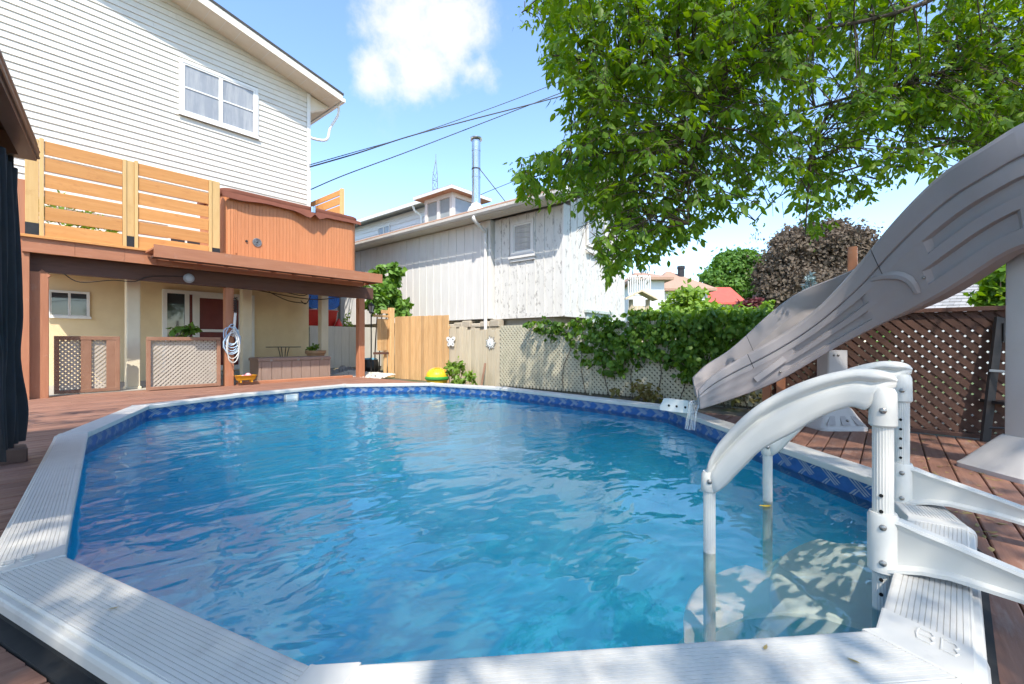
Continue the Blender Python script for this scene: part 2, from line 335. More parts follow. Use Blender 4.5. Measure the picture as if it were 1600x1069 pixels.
# ================================================================ THE SETTING: ground, pool deck
VSC, VAB = .40, .05
WZ = -.055; RZ = .12
RIMPIX = [(99, 869), (137, 676), (232, 634), (380, 616), (541, 601.5), (670, 599.5), (780, 606), (1041, 636), (1366, 749), (1421, 809), (1372, 985), (490, 1044)]
RIM = [GZ(px, py, RZ) for px, py in RIMPIX]
NR = len(RIM)
PCEN = sum(RIM, Vector())/NR
def offset_poly(poly, d):
    n = len(poly); out = []
    sgn = 1 if sum(poly[i].x*poly[(i+1) % n].y-poly[(i+1) % n].x*poly[i].y for i in range(n)) > 0 else -1
    for i in range(n):
        a, b, c = poly[i-1], poly[i], poly[(i+1) % n]
        e1 = (b-a).normalized(); e2 = (c-b).normalized()
        n1 = Vector((e1.y, -e1.x, 0))*sgn; n2 = Vector((e2.y, -e2.x, 0))*sgn
        m = (n1+n2); m = m/ (1+n1.dot(n2)); out.append(b+m*d)
    return out
RIMW = .245
OUT = offset_poly(RIM, RIMW)
def zed(poly, z): return [Vector((p.x, p.y, z)) for p in poly]

# ground: one sheet out to the horizon, with the pool's hole in it
hole = zed(offset_poly(RIM, .1), -.06)
mb = MB(); n = NR
rings = [hole]
for R in (9, 22, 70, 400):
    rings.append([Vector((PCEN.x, PCEN.y, 0))+(Vector((p.x-PCEN.x, p.y-PCEN.y, 0)).normalized()*R)+Vector((0, 0, -.06)) for p in hole])
for a, b in zip(rings[:-1], rings[1:]): mb.loft([a, b], caps=False)
g = obj('ground', mb, M_soil); tag(g, kind='structure')
# far lawn, a sheet above the soil beyond the fences
mb = MB(); mb.add([(13, -60, -.05), (300, -60, -.05), (300, 200, -.05), (13, 200, -.05)], [(0, 1, 2, 3)])
tag(obj('lawn', mb, M_grass), kind='structure')
# the patio under the raised deck
mb = MB(); mb.box(-4, 7.35, 12.56, 15.5, -.2, .0)
patio = tag(obj('patio', mb, M_concrete), kind='structure')
# white pebbles beside the tan fence, black landscape cloth
pv = []; pf = []
mb = MB()
for i in range(1500):
    y = 11.3+rnd.random()*2.6; x = 8.0-.75*rnd.random()**1.3
    r = .018+.022*rnd.random(); c = Vector((x, y, -.05+.11*math.exp(-((8.0-x)/.4)**2)+r*.5+.02*rnd.random())); k = 5; a0 = rnd.random()*6
    mb.add([c+Vector((r*math.cos(a0+q*1.2566), r*.8*math.sin(a0+q*1.2566), -r*.3)) for q in range(k)]+[c+Vector((0, 0, r*.6))], [(q, (q+1) % k, k) for q in range(k)])
tag(obj('pebbles', mb, M_gravel), kind='stuff', label='strip of pale pebbles along the foot of the tan fence')
mb = MB()
for i in range(2600):
    y = 12.7+rnd.random()*2.7; x = 7.5+rnd.random()*2.4
    r = .012+.02*rnd.random(); c = Vector((x, y, -.055+r*.4)); k = 4; a0 = rnd.random()*6
    mb.add([c+Vector((r*math.cos(a0+q*1.5708), r*.8*math.sin(a0+q*1.5708), -r*.3)) for q in range(k)]+[c+Vector((0, 0, r*.6))], [(q, (q+1) % k, k) for q in range(k)])
tag(obj('gravel', mb, mat('dark_gravel', (.17, .155, .14), (.07, .065, .06), 20, .9)), kind='stuff', label='dark gravel in front of the pale gate')

# pool deck: every board an object, cut round the pool
deck = thing('pool_deck', (0, 0, 0), None, None); deck['kind'] = 'structure'
DP = offset_poly(RIM, RIMW+.035)
def span(y):   # x-interval of the pool outline at this y
    xs = []
    for i in range(NR):
        a, b = DP[i], DP[(i+1) % NR]
        if (a.y-y)*(b.y-y) < 0: xs.append(a.x+(b.x-a.x)*(y-a.y)/(b.y-a.y))
    return (min(xs), max(xs)) if len(xs) >= 2 else None
BW = .15; y = -4.0; jit = random.Random(3)
boardlist = []
while y < 12.5:
    y0, y1 = y+.004, y+BW-.005; s0, s1 = span(y0), span(y1)
    xl, xr = -6.0, (6.93 if y < 3.2 else 5.0)
    segs = []
    if s0 and s1:
        segs.append((xl, xl, s0[0], s1[0]))
        if y < 3.2: segs.append((s0[1], s1[1], xr, xr))
    else:
        xe = xr if y < 3.2 else 7.4
        segs.append((xl, xl, xe, xe))
    for a0, a1, b0, b1 in segs:
        # split long boards at butt joints
        if min(b0, b1)-max(a0, a1) > 3.2:
            j = a0+1.3+jit.random()*(min(b0, b1)-a0-2.4); boardlist += [(y0, y1, a0, a1, j-.002, j-.002), (y0, y1, j+.002, j+.002, b0, b1)]
        elif max(b0-a0, b1-a1) > .05: boardlist.append((y0, y1, a0, max(a1, a0-5), b0, b1))
    y += BW
for (y0, y1, a0, a1, b0, b1) in boardlist:
    z = jit.uniform(-.002, .002); b = .006
    m_ = MB()
    lo = [(a0, y0), (b0, y0), (b1, y1), (a1, y1)]
    top = [(a0, y0+b), (b0, y0+b), (b1, y1-b), (a1, y1-b)]
    m_.add([(x, yy, -.035) for x, yy in lo]+[(x, yy, z-b) for x, yy in lo]+[(x, yy, z) for x, yy in top],
           [(0, 1, 5, 4), (1, 2, 6, 5), (2, 3, 7, 6), (3, 0, 4, 7), (4, 5, 9, 8), (5, 6, 10, 9), (6, 7, 11, 10), (7, 4, 8, 11), (8, 9, 10, 11), (3, 2, 1, 0)])
    obj('deck_board', m_, M_deck, deck)
mb = MB()
xj = -5.8
while xj < 6.9:
    for (ya, yb) in ((-4, 3.2), (3.2, 12.4)):
        # joists are cut where the pool is
        ys = ya; step = .2
        run = None
        while ys < yb+.01:
            s = span(ys); inside = s and s[0]-.05 < xj < s[1]+.05
            if (not inside) and not (ys > 3.2 and s and xj > s[1]) and ys < yb: run = run if run is not None else ys
            else:
                if run is not None and ys-run > .3: mb.box(xj-.02, xj+.02, run, ys-.2, -.056, -.0365)
                run = None
            ys += step
        if run is not None and yb-run > .3: mb.box(xj-.02, xj+.02, run, yb, -.056, -.0365)
    xj += .6
obj('joist', mb, M_darkbrown, deck, kind='stuff')

# ================================================================ THE POOL
pool = thing('swimming_pool', (PCEN.x, PCEN.y, -1.3), 'above ground swimming pool with white ribbed rim set into the brown deck', 'pool')
IN = offset_poly(RIM, .03)
wall = MB()
wall.loft([zed(IN, -1.3), zed(IN, RZ-.02)], caps=False)
wall.add(zed(IN, -1.3), [tuple(range(NR))])
obj('liner', wall, M_liner, pool)
# dark band behind the printed braid and the braid itself (flat print, 2 mm proud)
perim = []
bandi = offset_poly(RIM, .026)
b = MB(); b.loft([zed(bandi, -.115), zed(bandi, RZ-.03)], caps=False); band = obj('liner_border', b, M_linerdk, pool)
rope = MB(); acc = 0; per = .26
ri = offset_poly(RIM, .0225)
for i in range(NR):
    a, c = ri[i], ri[(i+1) % NR]; ln = (c-a).length; e = (c-a)/ln; k = max(1, round(ln/per)); pp = ln/k
    def q(s0, s1, z0, z1, wd):    # a slanted printed bar
        p = [a+e*max(0, s0), a+e*max(0, s0-0)+e*wd, a+e*min(ln, s1+wd), a+e*min(ln, s1)]
        rope.add([Vector((p[0].x, p[0].y, z0)), Vector((p[1].x, p[1].y, z0)), Vector((p[2].x, p[2].y, z1)), Vector((p[3].x, p[3].y, z1))], [(0, 1, 2, 3)])
    for j in range(k):
        s = j*pp
        q(s+.00, s+.15, .065, -.035, .020); q(s+.03, s+.17, .072, -.025, .022); q(s+.065, s+.19, .072, -.010, .018)
        q(s+.02, s+.075, -.055, -.005, .016); q(s+.05, s+.10, -.055, -.005, .014)
        q(s+.15, s+.205, .03, .075, .015); q(s+.18, s+.235, .03, .075, .015)
obj('printed_braid', rope, M_rope, band)
# rim sections, ribbed along their length
def seam_split(i):
    a, c = RIM[i], RIM[(i+1) % NR]; return 1
RL = []
for i in range(NR):
    j = (i+1) % NR; A, B2, Ao, Bo = RIM[i], RIM[j], OUT[i], OUT[j]
    e = (B2-A).normalized(); near = i in (10, 11, 0, 9, 8, 7)
    # profile across the ledge: t 0 (water side) .. 1 (deck side), z offset
    prof = [(0, -.05), (-.012, -.045), (-.014, -.006), (.0, .0), (.03, .003)]
    ribs = 13
    for k in range(ribs):
        t0 = .06+.80*k/ribs; w_ = .80/ribs
        prof += [(t0, .004), (t0+w_*.80, .004), (t0+w_*.86, .0015), (t0+w_*.95, .0015)]
    prof += [(.875, .003), (.90, -.004), (.90, -.012), (.965, -.013), (.985, -.018), (1.0, -.03), (1.0, -.06), (.96, -.062), (.0, -.052)]
    cross = lambda P, Q: [Vector((P.x+(Q.x-P.x)*t, P.y+(Q.y-P.y)*t, RZ+z)) for t, z in prof]
    g_ = .0025
    la = cross(A+e*g_, Ao+e*g_); lb = cross(B2-e*g_, Bo-e*g_)
    m_ = MB(); m_.loft([la, lb]); o = obj('top_rail', m_, M_rim, pool); RL.append(o)
# joint caps over each corner
def cap(i, wide_prev, wide_next, emblem=False):
    P, Q = RIM[i], OUT[i]; A, Bn = RIM[i-1], RIM[(i+1) % NR]; Ao, Bo = OUT[i-1], OUT[(i+1) % NR]
    def pt(t, f, z):      # t across 0..1, f along: <0 to previous corner (metres)
        if f < 0: e = (A-P).normalized()
        else: e = (Bn-P).normalized()
        base = P+(Q-P)*t; return Vector((base.x, base.y, RZ+z))+e*abs(f)*(1.0)
    fs = [-wide_prev, -wide_prev+.006, 0, wide_next-.006, wide_next]; loops = []
    for f in fs:
        top = .008 if f not in (fs[0], fs[-1]) else .005
        loops.append([pt(-.02, f, -.05), pt(-.028, f, -.02), pt(-.02, f, top-.002), pt(.0, f, top), pt(.88, f, top), pt(.905, f, top-.008), pt(.99, f, -.012), pt(1.02, f, -.03), pt(1.02, f, -.07), pt(.9, f, -.072), pt(0, f, -.053)])
    m_ = MB(); m_.loft(loops); o = obj('rail_cap', m_, M_rimcap, pool)
    return o, pt
for i in range(NR):
    if i == 10: wp, wn = .16, .05
    elif i == 0: wp, wn = .012, .13
    elif i == 11: wp, wn = .13, .015
    elif i in (1, 2): wp, wn = .02, .05
    else: wp, wn = .05, .05
    o, pt = cap(i, wp, wn)
    if i in (10, 0):       # raised emblem: two rounded bars closed like a pair of letters
        em = MB(); f0, f1 = ((-.125, -.055) if i == 10 else (.045, .10))
        def stroke(pts, r=.0035):
            em.tube([pt(t, f, .009) for t, f in pts], r, 6)
        fm = (f0+f1)/2
        stroke([(.38, f0), (.36, fm), (.38, f1), (.50, f1), (.53, (fm+f1)/2), (.50, fm)]); stroke([(.50, fm), (.53, (fm+f0)/2), (.50, f0), (.38, f0)]); stroke([(.36, fm), (.50, fm)])
        stroke([(.60, f0), (.60, f1), (.72, f1), (.75, (fm+f1)/2), (.72, fm), (.75, (fm+f0)/2), (.72, f0), (.60, f0)])
        obj('emblem', em, M_rimcap, o, smooth=True)
# dark foam skirt below the rim on the deck side
sk = MB(); s1 = offset_poly(RIM, RIMW-.015); s2 = offset_poly(RIM, RIMW+.02)
sk.loft([zed(s1, RZ-.06), zed(s1, .02), zed(offset_poly(RIM, RIMW+.028), .006), zed(offset_poly(RIM, RIMW+.03), -.05)], caps=False)
obj('foam_skirt', sk, M_black, pool)
ow = MB(); ow.loft([zed(offset_poly(RIM, .09), -1.25), zed(offset_poly(RIM, .09), .055)], caps=False); obj('pool_wall', ow, M_greyplastic, pool)
# skimmer mouth on the far wall
def on_wall(px, py): 
    v = ray(px, py); best = None
    for i in range(NR):
        a, c = IN[i], IN[(i+1) % NR]; e = c-a; den = v.x*e.y-v.y*e.x
        if abs(den) < 1e-6: continue
        d = (a.x*e.y-a.y*e.x)/den; t = ((v.x*d-a.x)*e.x+(v.y*d-a.y)*e.y)/e.length_squared
        if d > 3 and 0 <= t <= 1: best = (O+v*d, e.normalized(), Vector((e.y, -e.x, 0)).normalized())
    return best
P, e, nn = on_wall(455, 617)
if (PCEN-P).dot(nn) < 0: nn = -nn
sk = thing('pool_skimmer', (P.x, P.y, -.02), 'small white skimmer mouth in the far left pool wall', 'skimmer')
m_ = MB()
def sbox(s0, s1, n0, n1, z0, z1, mb_):
    p = lambda s, n, z: P*1+e*s+nn*n+Vector((0, 0, z-P.z)); mb_.hexa([p(s0, n0, z0), p(s1, n0, z0), p(s1, n1, z0), p(s0, n1, z0), p(s0, n0, z1), p(s1, n0, z1), p(s1, n1, z1), p(s0, n1, z1)])
sbox(-.15, .15, -.005, .012, -.10, .045, m_); obj('gasket', m_, M_greyplastic, sk)
m_ = MB(); sbox(-.115, .115, .013, .028, .012, .03, m_); sbox(-.115, -.09, .013, .028, -.10, .0115, m_); sbox(.09, .115, .013, .028, -.10, .0115, m_); obj('face_plate', m_, M_trim, sk)
m_ = MB(); sbox(-.088, .088, .013, .022, -.09, .0115, m_); obj('weir_flap', m_, M_trim, sk)

# ---------------------------------------------------------------- water
WP = zed(offset_poly(RIM, .018), WZ)
wm = bpy.data.materials.new('pool_water'); wm.use_nodes = True; t = wm.node_tree; t.nodes.clear()
o_ = N(t, 'ShaderNodeOutputMaterial'); tcw = N(t, 'ShaderNodeTexCoord'); mpw = N(t, 'ShaderNodeMapping')
mpw.inputs['Rotation'].default_value = (0, 0, math.radians(38)); mpw.inputs['Scale'].default_value = (1.0, 1.55, 1)
L(t, tcw.outputs['Object'], mpw.inputs['Vector'])
n1 = N(t, 'ShaderNodeTexNoise', inp={'Scale': 1.15, 'Detail': 3.2, 'Roughness': .47, 'Distortion': .5}); L(t, mpw.outputs[0], n1.inputs['Vector'])
n2 = N(t, 'ShaderNodeTexNoise', inp={'Scale': 3.6, 'Detail': 1.5, 'Roughness': .4, 'Distortion': .6}); L(t, mpw.outputs[0], n2.inputs['Vector'])
# rings spreading from the slide's trickle
dist = N(t, 'ShaderNodeVectorMath', operation='DISTANCE'); L(t, tcw.outputs['Object'], dist.inputs[0])
SPL = GZ(1082, 665, WZ)-Vector((PCEN.x, PCEN.y, WZ)); dist.inputs[1].default_value = (SPL.x, SPL.y, 0)
sn = N(t, 'ShaderNodeMath', operation='MULTIPLY', inp={1: 26.}); L(t, dist.outputs['Value'], sn.inputs[0])
sw = N(t, 'ShaderNodeMath', operation='SINE'); L(t, sn.outputs[0], sw.inputs[0])
fade = N(t, 'ShaderNodeMapRange', inp={'From Min': 0, 'From Max': 2.6, 'To Min': .10, 'To Max': 0}); L(t, dist.outputs['Value'], fade.inputs['Value'])
rw = N(t, 'ShaderNodeMath', operation='MULTIPLY'); L(t, sw.outputs[0], rw.inputs[0]); L(t, fade.outputs[0], rw.inputs[1])
s1 = N(t, 'ShaderNodeMath', operation='MULTIPLY_ADD', inp={1: .26}); L(t, n2.outputs['Fac'], s1.inputs[0]); L(t, n1.outputs['Fac'], s1.inputs[2])
s2 = N(t, 'ShaderNodeMath', operation='ADD'); L(t, s1.outputs[0], s2.inputs[0])
rk = N(t, 'ShaderNodeMath', operation='MULTIPLY', inp={1: .35}); L(t, rw.outputs[0], rk.inputs[0]); L(t, rk.outputs[0], s2.inputs[1])
bp = N(t, 'ShaderNodeBump', inp={'Strength': 1.0, 'Distance': .030}); L(t, s2.outputs[0], bp.inputs['Height'])
fr = N(t, 'ShaderNodeFresnel', inp={'IOR': 1.62}); L(t, bp.outputs[0], fr.inputs['Normal'])
gl = N(t, 'ShaderNodeBsdfGlossy', inp={'Roughness': .0}); L(t, bp.outputs[0], gl.inputs['Normal'])
trn = N(t, 'ShaderNodeBsdfTransparent', inp={'Color': (.92, 1, 1, 1)})
mxs = N(t, 'ShaderNodeMixShader'); L(t, fr.outputs[0], mxs.inputs[0]); L(t, trn.outputs[0], mxs.inputs[1]); L(t, gl.outputs[0], mxs.inputs[2]); L(t, mxs.outputs[0], o_.inputs['Surface'])
# slightly milky chlorinated water: one closed body whose sides and floor lie behind the liner
va = N(t, 'ShaderNodeVolumeScatter', inp={'Density': VSC, 'Color': (.15, .92, 1, 1), 'Anisotropy': .1}); vb = N(t, 'ShaderNodeVolumeAbsorption', inp={'Density': VAB, 'Color': (.05, .92, 1, 1)})
vs_ = N(t, 'ShaderNodeAddShader'); L(t, va.outputs[0], vs_.inputs[0]); L(t, vb.outputs[0], vs_.inputs[1]); L(t, vs_.outputs[0], o_.inputs['Volume'])
WP = zed(offset_poly(RIM, .06), WZ)
m_ = MB(); m_.add(WP, [tuple(range(NR-1, -1, -1))]); m_.add(zed(WP, -1.5), [tuple(range(NR))]); m_.loft([zed(WP, -1.5), WP], caps=False)
bm_n = None
water = obj('water', m_, wm, loc=(PCEN.x, PCEN.y, WZ))
import bmesh
bmw = bmesh.new(); bmw.from_mesh(water.data); bmesh.ops.remove_doubles(bmw, verts=bmw.verts, dist=1e-5); bmesh.ops.recalc_face_normals(bmw, faces=bmw.faces); bmw.to_mesh(water.data); bmw.free()
tag(water, kind='structure')
# ================================================================ THE MAIN HOUSE (left)
YH = 15.5
house = thing('white_house', (3.5, YH, 0), 'two storey house with white lap siding above beige render on the left', 'house')
K0 = PY(263, 0, YH); K1 = PY(479, 145, YH)          # the soffit line on the wall
rk_s = (K1.z-K0.z)/(K1.x-K0.x); XR = 7.39
RIDGE_X = .2
def rake(x): return K1.z+rk_s*(x-XR) if x >= RIDGE_X else K1.z+rk_s*(RIDGE_X-XR)-rk_s*(x-RIDGE_X)*-1*-1
ZF = 2.98
XL = -4.2
mb = MB(); mb.prism([(XL, YH+.03, ZF), (XR-.03, YH+.03, ZF), (XR-.03, YH+.03, rake(XR)), (RIDGE_X, YH+.03, rake(RIDGE_X)), (XL, YH+.03, rake(XL))], (0, 9, 0))
obj('wall', mb, M_siding, house)
# window opening in pixels (frame outside)
WX0 = PY(279, 96, YH).x; WX1 = PY(402.5, 140, YH).x; WZ0 = PY(279, 183, YH).z; WZ1 = PY(279, 94, YH).z
WZ0 = (WZ0+PY(402.5, 213, YH).z)/2; WZ1 = (WZ1+PY(402.5, 137, YH).z)/2
CH = .168; z = ZF
def course(x0, x1, z):
    # lapped course, clipped by the rake on top; butt end 14 mm proud at its foot
    if x1-x0 < .02: return
    z1 = z+CH+.01
    def X(xz): return min(x1, XR-(rake(XR)-xz)/rk_s) if xz > rake(XR) else x1     # rake slopes down to the right
    def lim(x, zz): return min(zz, rake(x))
    xr0 = x1; 
    if z > rake(x1): xr0 = x1-(z-rake(x1))/-rk_s if rk_s < 0 else x1
    if xr0-x0 < .02: return
    xr1 = xr0
    if z1 > rake(xr0): xr1 = max(x0+.005, XR+(z1-K1.z)/rk_s)
    y_f, y_b = YH-.030, YH
    m_ = MB(); m_.add([(x0, y_f, z), (xr0, y_f, z), (xr1, YH-.002, z1), (x0, YH-.002, z1), (x0, YH+.025, z), (xr0, YH+.025, z)],
          [(0, 1, 2, 3), (4, 5, 1, 0), (0, 3, 4), (1, 5, 2)])
    obj('siding_board', m_, M_siding, house)
k = 0
while z < rake(RIDGE_X):
    if z+CH > WZ0 and z < WZ1:
        course(XL, WX0, z); course(WX1, XR, z)
    else:
        jx = XL+1.2+((k*2.37) % 3.3); xs_ = XL
        while jx < XR-.6: course(xs_, jx-.002, z); xs_ = jx+.002; jx += 3.66
        course(xs_, XR, z)
    k += 1
    z += CH
# corner trim
mb = MB(); mb.box(XR-.005, XR+.03, YH-.045, YH+.09, ZF, rake(XR)-.01); mb.box(XR-.09, XR-.006, YH-.045, YH-.031, ZF, rake(XR)-.03); obj('corner_trim', mb, M_trim, house)
# roof: overhanging slab with cream soffit, fascia, dark shingle edge
OVY = .78; OVX = .78
def rz(x, dz=0): return K1.z+rk_s*(x-XR)+dz
def slab(y0, y1, xa, xb, dz0, dz1):
    m_ = MB(); m_.hexa([(xa, y0, rz(xa, dz0)), (xb, y0, rz(xb, dz0)), (xb, y1, rz(xb, dz0)), (xa, y1, rz(xa, dz0)), (xa, y0, rz(xa, dz1)), (xb, y0, rz(xb, dz1)), (xb, y1, rz(xb, dz1)), (xa, y1, rz(xa, dz1))]); return m_
obj('soffit', slab(YH-OVY, YH+9, RIDGE_X, XR+OVX, .0, .03), M_soffit, house)
sf = bpy.data.objects[[o.name for o in house.children if o.name.startswith('soffit')][-1]]
xx = RIDGE_X
while xx < XR+OVX-.3:
    mb = MB(); mb.hexa([(xx, YH-OVY+.03, rz(xx, -.004)), (xx+.012, YH-OVY+.03, rz(xx+.012, -.004)), (xx+.012, YH-.02, rz(xx+.012, -.004)), (xx, YH-.02, rz(xx, -.004)),
             (xx, YH-OVY+.03, rz(xx, -.0005)), (xx+.012, YH-OVY+.03, rz(xx+.012, -.0005)), (xx+.012, YH-.02, rz(xx+.012, -.0005)), (xx, YH-.02, rz(xx, -.0005))]); obj('soffit_bead', mb, M_trim, sf); xx += .40
obj('rake_fascia', slab(YH-OVY-.03, YH-OVY-.001, RIDGE_X, XR+OVX+.03, -.03, .20), M_soffit, house)
obj('roof', slab(YH-OVY-.05, YH+9, RIDGE_X, XR+OVX+.06, .205, .27), M_roofdark, house)
mb = MB(); mb.hexa([(RIDGE_X-5, YH-OVY, rz(RIDGE_X)-1.2), (RIDGE_X-.002, YH-OVY, rz(RIDGE_X)), (RIDGE_X-.002, YH+9, rz(RIDGE_X)), (RIDGE_X-5, YH+9, rz(RIDGE_X)-1.2),
                    (RIDGE_X-5, YH-OVY, rz(RIDGE_X)-.93), (RIDGE_X-.002, YH-OVY, rz(RIDGE_X)+.27), (RIDGE_X-.002, YH+9, rz(RIDGE_X)+.27), (RIDGE_X-5, YH+9, rz(RIDGE_X)-.93)])
obj('roof', mb, M_roofdark, house)
# eave box at the corner, gutter and downpipe
ze = rz(XR+OVX)
mb = MB(); mb.prism([(XR+.03, YH-.02, rz(XR)-.06), (XR+OVX-.02, YH-.02, ze-.004), (XR+.03, YH-.02, ze-.42)], (0, .30, 0)); obj('eave_return', mb, M_soffit, house)
mb = MB(); mb.box(XR+OVX+.032, XR+OVX+.14, YH-OVY-.02, YH+8, ze-.02, ze+.10); obj('gutter', mb, M_trim, house)
gx = XR+OVX+.085
mb = MB(); mb.tube(catmull([(gx, YH-.42, ze-.02), (gx, YH-.38, ze-.35), (gx-.22, YH-.25, ze-.85), (gx-.3, YH-.2, ze-1.25), (XR+.35, YH-.1, ze-1.34), (XR+.035, YH-.02, ze-1.34)], 4), .045, 8); obj('downpipe', mb, M_trim, house, smooth=True)
# window: frame, two sashes with a middle bar each
def window(parent, x0, x1, z0, z1, y, fw=.09, panes=2, bars=True, glass=None, depth=.05, sill=True, mframe=None, sash=None):
    mf = mframe or M_trim; fr = MB()
    fr.box(x0, x1, y-depth, y, z1-fw, z1); fr.box(x0, x1, y-depth, y, z0, z0+fw); fr.box(x0, x0+fw, y-depth, y, z0+fw, z1-fw); fr.box(x1-fw, x1, y-depth, y, z0+fw, z1-fw)
    f = obj('window', fr, mf, parent); w_ = (x1-x0-2*fw)
    for k in range(panes):
        a = x0+fw+w_*k/panes; b_ = x0+fw+w_*(k+1)/panes
        sh = MB(); s = sash or (.05 if panes > 1 else .03)
        a1, b1 = a+.002, b_-.002
        sh.box(a1, b1, y-depth+.012, y-.004, z1-fw-s, z1-fw-.002); sh.box(a1, b1, y-depth+.012, y-.004, z0+fw+.002, z0+fw+s)
        sh.box(a1, a1+s, y-depth+.012, y-.004, z0+fw+s, z1-fw-s); sh.box(b1-s, b1, y-depth+.012, y-.004, z0+fw+s, z1-fw-s)
        if bars: zm = (z0+z1)/2+.02; sh.box(a1+s, b1-s, y-depth+.018, y-.006, zm-.02, zm+.02)
        obj('sash', sh, mf, f)
        g_ = MB(); g_.box(a1+s, b1-s, y-.018, y-.012, z0+fw+s, z1-fw-s); obj('pane', g_, glass or M_glassdk, f)
    if sill:
        sl = MB(); sl.box(x0-.03, x1+.03, y-depth-.03, y-depth-.001, z0-.03, z0+.03); obj('sill', sl, mf, f)
    return f
window(house, WX0, WX1, WZ0, WZ1, YH-.012, .09, 2, True, M_glassgrey, .055)
# curtains dimly seen behind the right sash are flat in the photo: pane only.  Lower storey
mb = MB(); mb.box(XL, XR-.01, YH, YH+.25, -.2, ZF-.02); obj('rendered_wall', mb, M_stucco, house)
mb = MB(); mb.box(XR-.25, XR-.011, YH+.26, YH+9, -.2, ZF-.02); obj('rendered_wall', mb, M_stucco, house)
bw0 = PY(75, 458, YH-.02); bw1 = PY(140, 496, YH-.02)
window(house, bw0.x, bw1.x, PY(110, 496, YH).z, PY(110, 455, YH).z, YH-.004, .035, 2, False, M_glassdk, .05, True, None, .02)
# glazed door set: side light, door with white grille, second light
dx0 = PY(253, 500, YH).x; dx1 = PY(396, 500, YH).x; dzt = PY(255, 452, YH).z; dzb = .2
fr = MB(); fw = .1
fr.box(dx0, dx1, YH-.09, YH-.002, dzt-fw, dzt); fr.box(dx0, dx1, YH-.09, YH-.002, dzb, dzb+.06)
xs = [dx0, PY(288, 500, YH).x, PY(300, 500, YH).x, PY(372, 500, YH).x, dx1-fw]
for x in xs: fr.box(x, x+fw, YH-.09, YH-.002, dzb+.06, dzt-fw)
door = obj('door', fr, M_trim, house)
for a, b_, m__ in ((xs[0]+fw, xs[1], M_glassdk), (xs[1]+fw, xs[2], M_doorred), (xs[2]+fw, xs[3], M_doorred), (xs[3]+fw, xs[4], M_glassdk)):
    if b_-a > .01: g_ = MB(); g_.box(a, b_, YH-.04, YH-.03, dzb+.06, dzt-fw); obj('pane' if m__ is M_glassdk else 'door_panel', g_, m__, door)
g_ = MB()
zr = PY(340, 517, YH).z
g_.box(xs[2]+fw, xs[3], YH-.07, YH-.045, zr-.04, zr+.04); g_.box(xs[2]+fw, xs[2]+fw+.07, YH-.07, YH-.045, dzb+.06, zr-.041); g_.box(xs[2]+fw, xs[3], YH-.07, YH-.045, dzb+.061, dzb+.15)
g_.box(xs[2]+fw, xs[2]+fw+.07, YH-.07, YH-.045, zr+.041, dzt-fw-.08); g_.box(xs[2]+fw, xs[3], YH-.07, YH-.045, dzt-fw-.079, dzt-fw)
obj('door_grille', g_, M_trim, door)
mb = MB(); mb.box(dx0-.1, dx1+.1, YH-.45, YH-.095, 0, .16); obj('door_step', mb, M_concrete, house)

# ================================================================ THE RAISED DECK
YP = 12.2
rd = thing('raised_deck', (4, YP, 0), 'brown raised timber deck on posts in front of the white house', 'deck')
DX0 = PY(34, 380, YP-.35).x; DX1 = 7.6; ZD = 2.98
LX = PY(36, 400, YP).x
# deck boards on top
yy = YP-.28
while yy < YH-.1:
    m_ = MB(); m_.box(DX0, DX1-.25, yy, yy+.138, ZD-.04, ZD); obj('deck_board', m_, M_cedar, rd); yy += .145
# joists
xx = DX0+.1
while xx < DX1-.3:
    m_ = MB(); m_.box(xx, xx+.045, YP-.26, YH-.03, ZD-.26, ZD-.042); obj('joist', m_, mat('joist_wood', (.36, .22, .12), (.28, .16, .08), 3, .7, stretch=(6, .6, 6)), rd); xx += .52
OVF = 1.05; XM = PY(240, 390, YP-OVF).x; DX1 = PY(597, 430, YP-OVF-.02).x-.12; XM1 = PY(245, 390, YP-.32).x
# new edge board, first fascia (left), second wider overhanging fascia (right)
m_ = MB(); m_.bbox(DX0-.03, XM1+.9, YP-.37, YP-.285, ZD-.035, ZD+.012, .004); obj('edge_board', m_, M_cedar, rd)
fx = [DX0, PY(117, 400, YP-.32).x, PY(195, 400, YP-.32).x, XM1]
for a, b_ in zip(fx[:-1], fx[1:]):
    m_ = MB(); m_.box(a+.002, b_-.002, YP-.325, YP-.285, ZD-.30, ZD-.04); obj('fascia_board', m_, M_brown, rd)
OVF = 1.05
m_ = MB(); m_.box(XM, DX1+.12, YP-OVF-.04, YP-OVF, ZD-.24, ZD+.005); obj('fascia_board', m_, M_brown, rd)
m_ = MB(); m_.box(XM, DX1+.12, YP-OVF+.001, YP-.372, ZD-.08, ZD-.045); obj('overhang_board', m_, M_brown, rd)
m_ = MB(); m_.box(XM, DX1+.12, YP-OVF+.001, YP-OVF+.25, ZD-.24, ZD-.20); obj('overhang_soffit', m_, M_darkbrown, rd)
m_ = MB(); m_.box(DX1+.081, DX1+.12, YP-OVF+.002, YH-.6, ZD-.24, ZD-.081); obj('fascia_board', m_, M_brown, rd)
m_ = MB(); m_.box(XM+.2, DX1-.02, YP-.30, YP-.262, ZD-.30, ZD-.045); obj('rim_joist', m_, M_brown, rd)
xx = XM+.4
while xx < DX1:
    m_ = MB(); m_.box(xx, xx+.06, YP-OVF+.02, YP-.335, ZD-.195, ZD-.085); obj('outrigger', m_, M_brown, rd); xx += .52
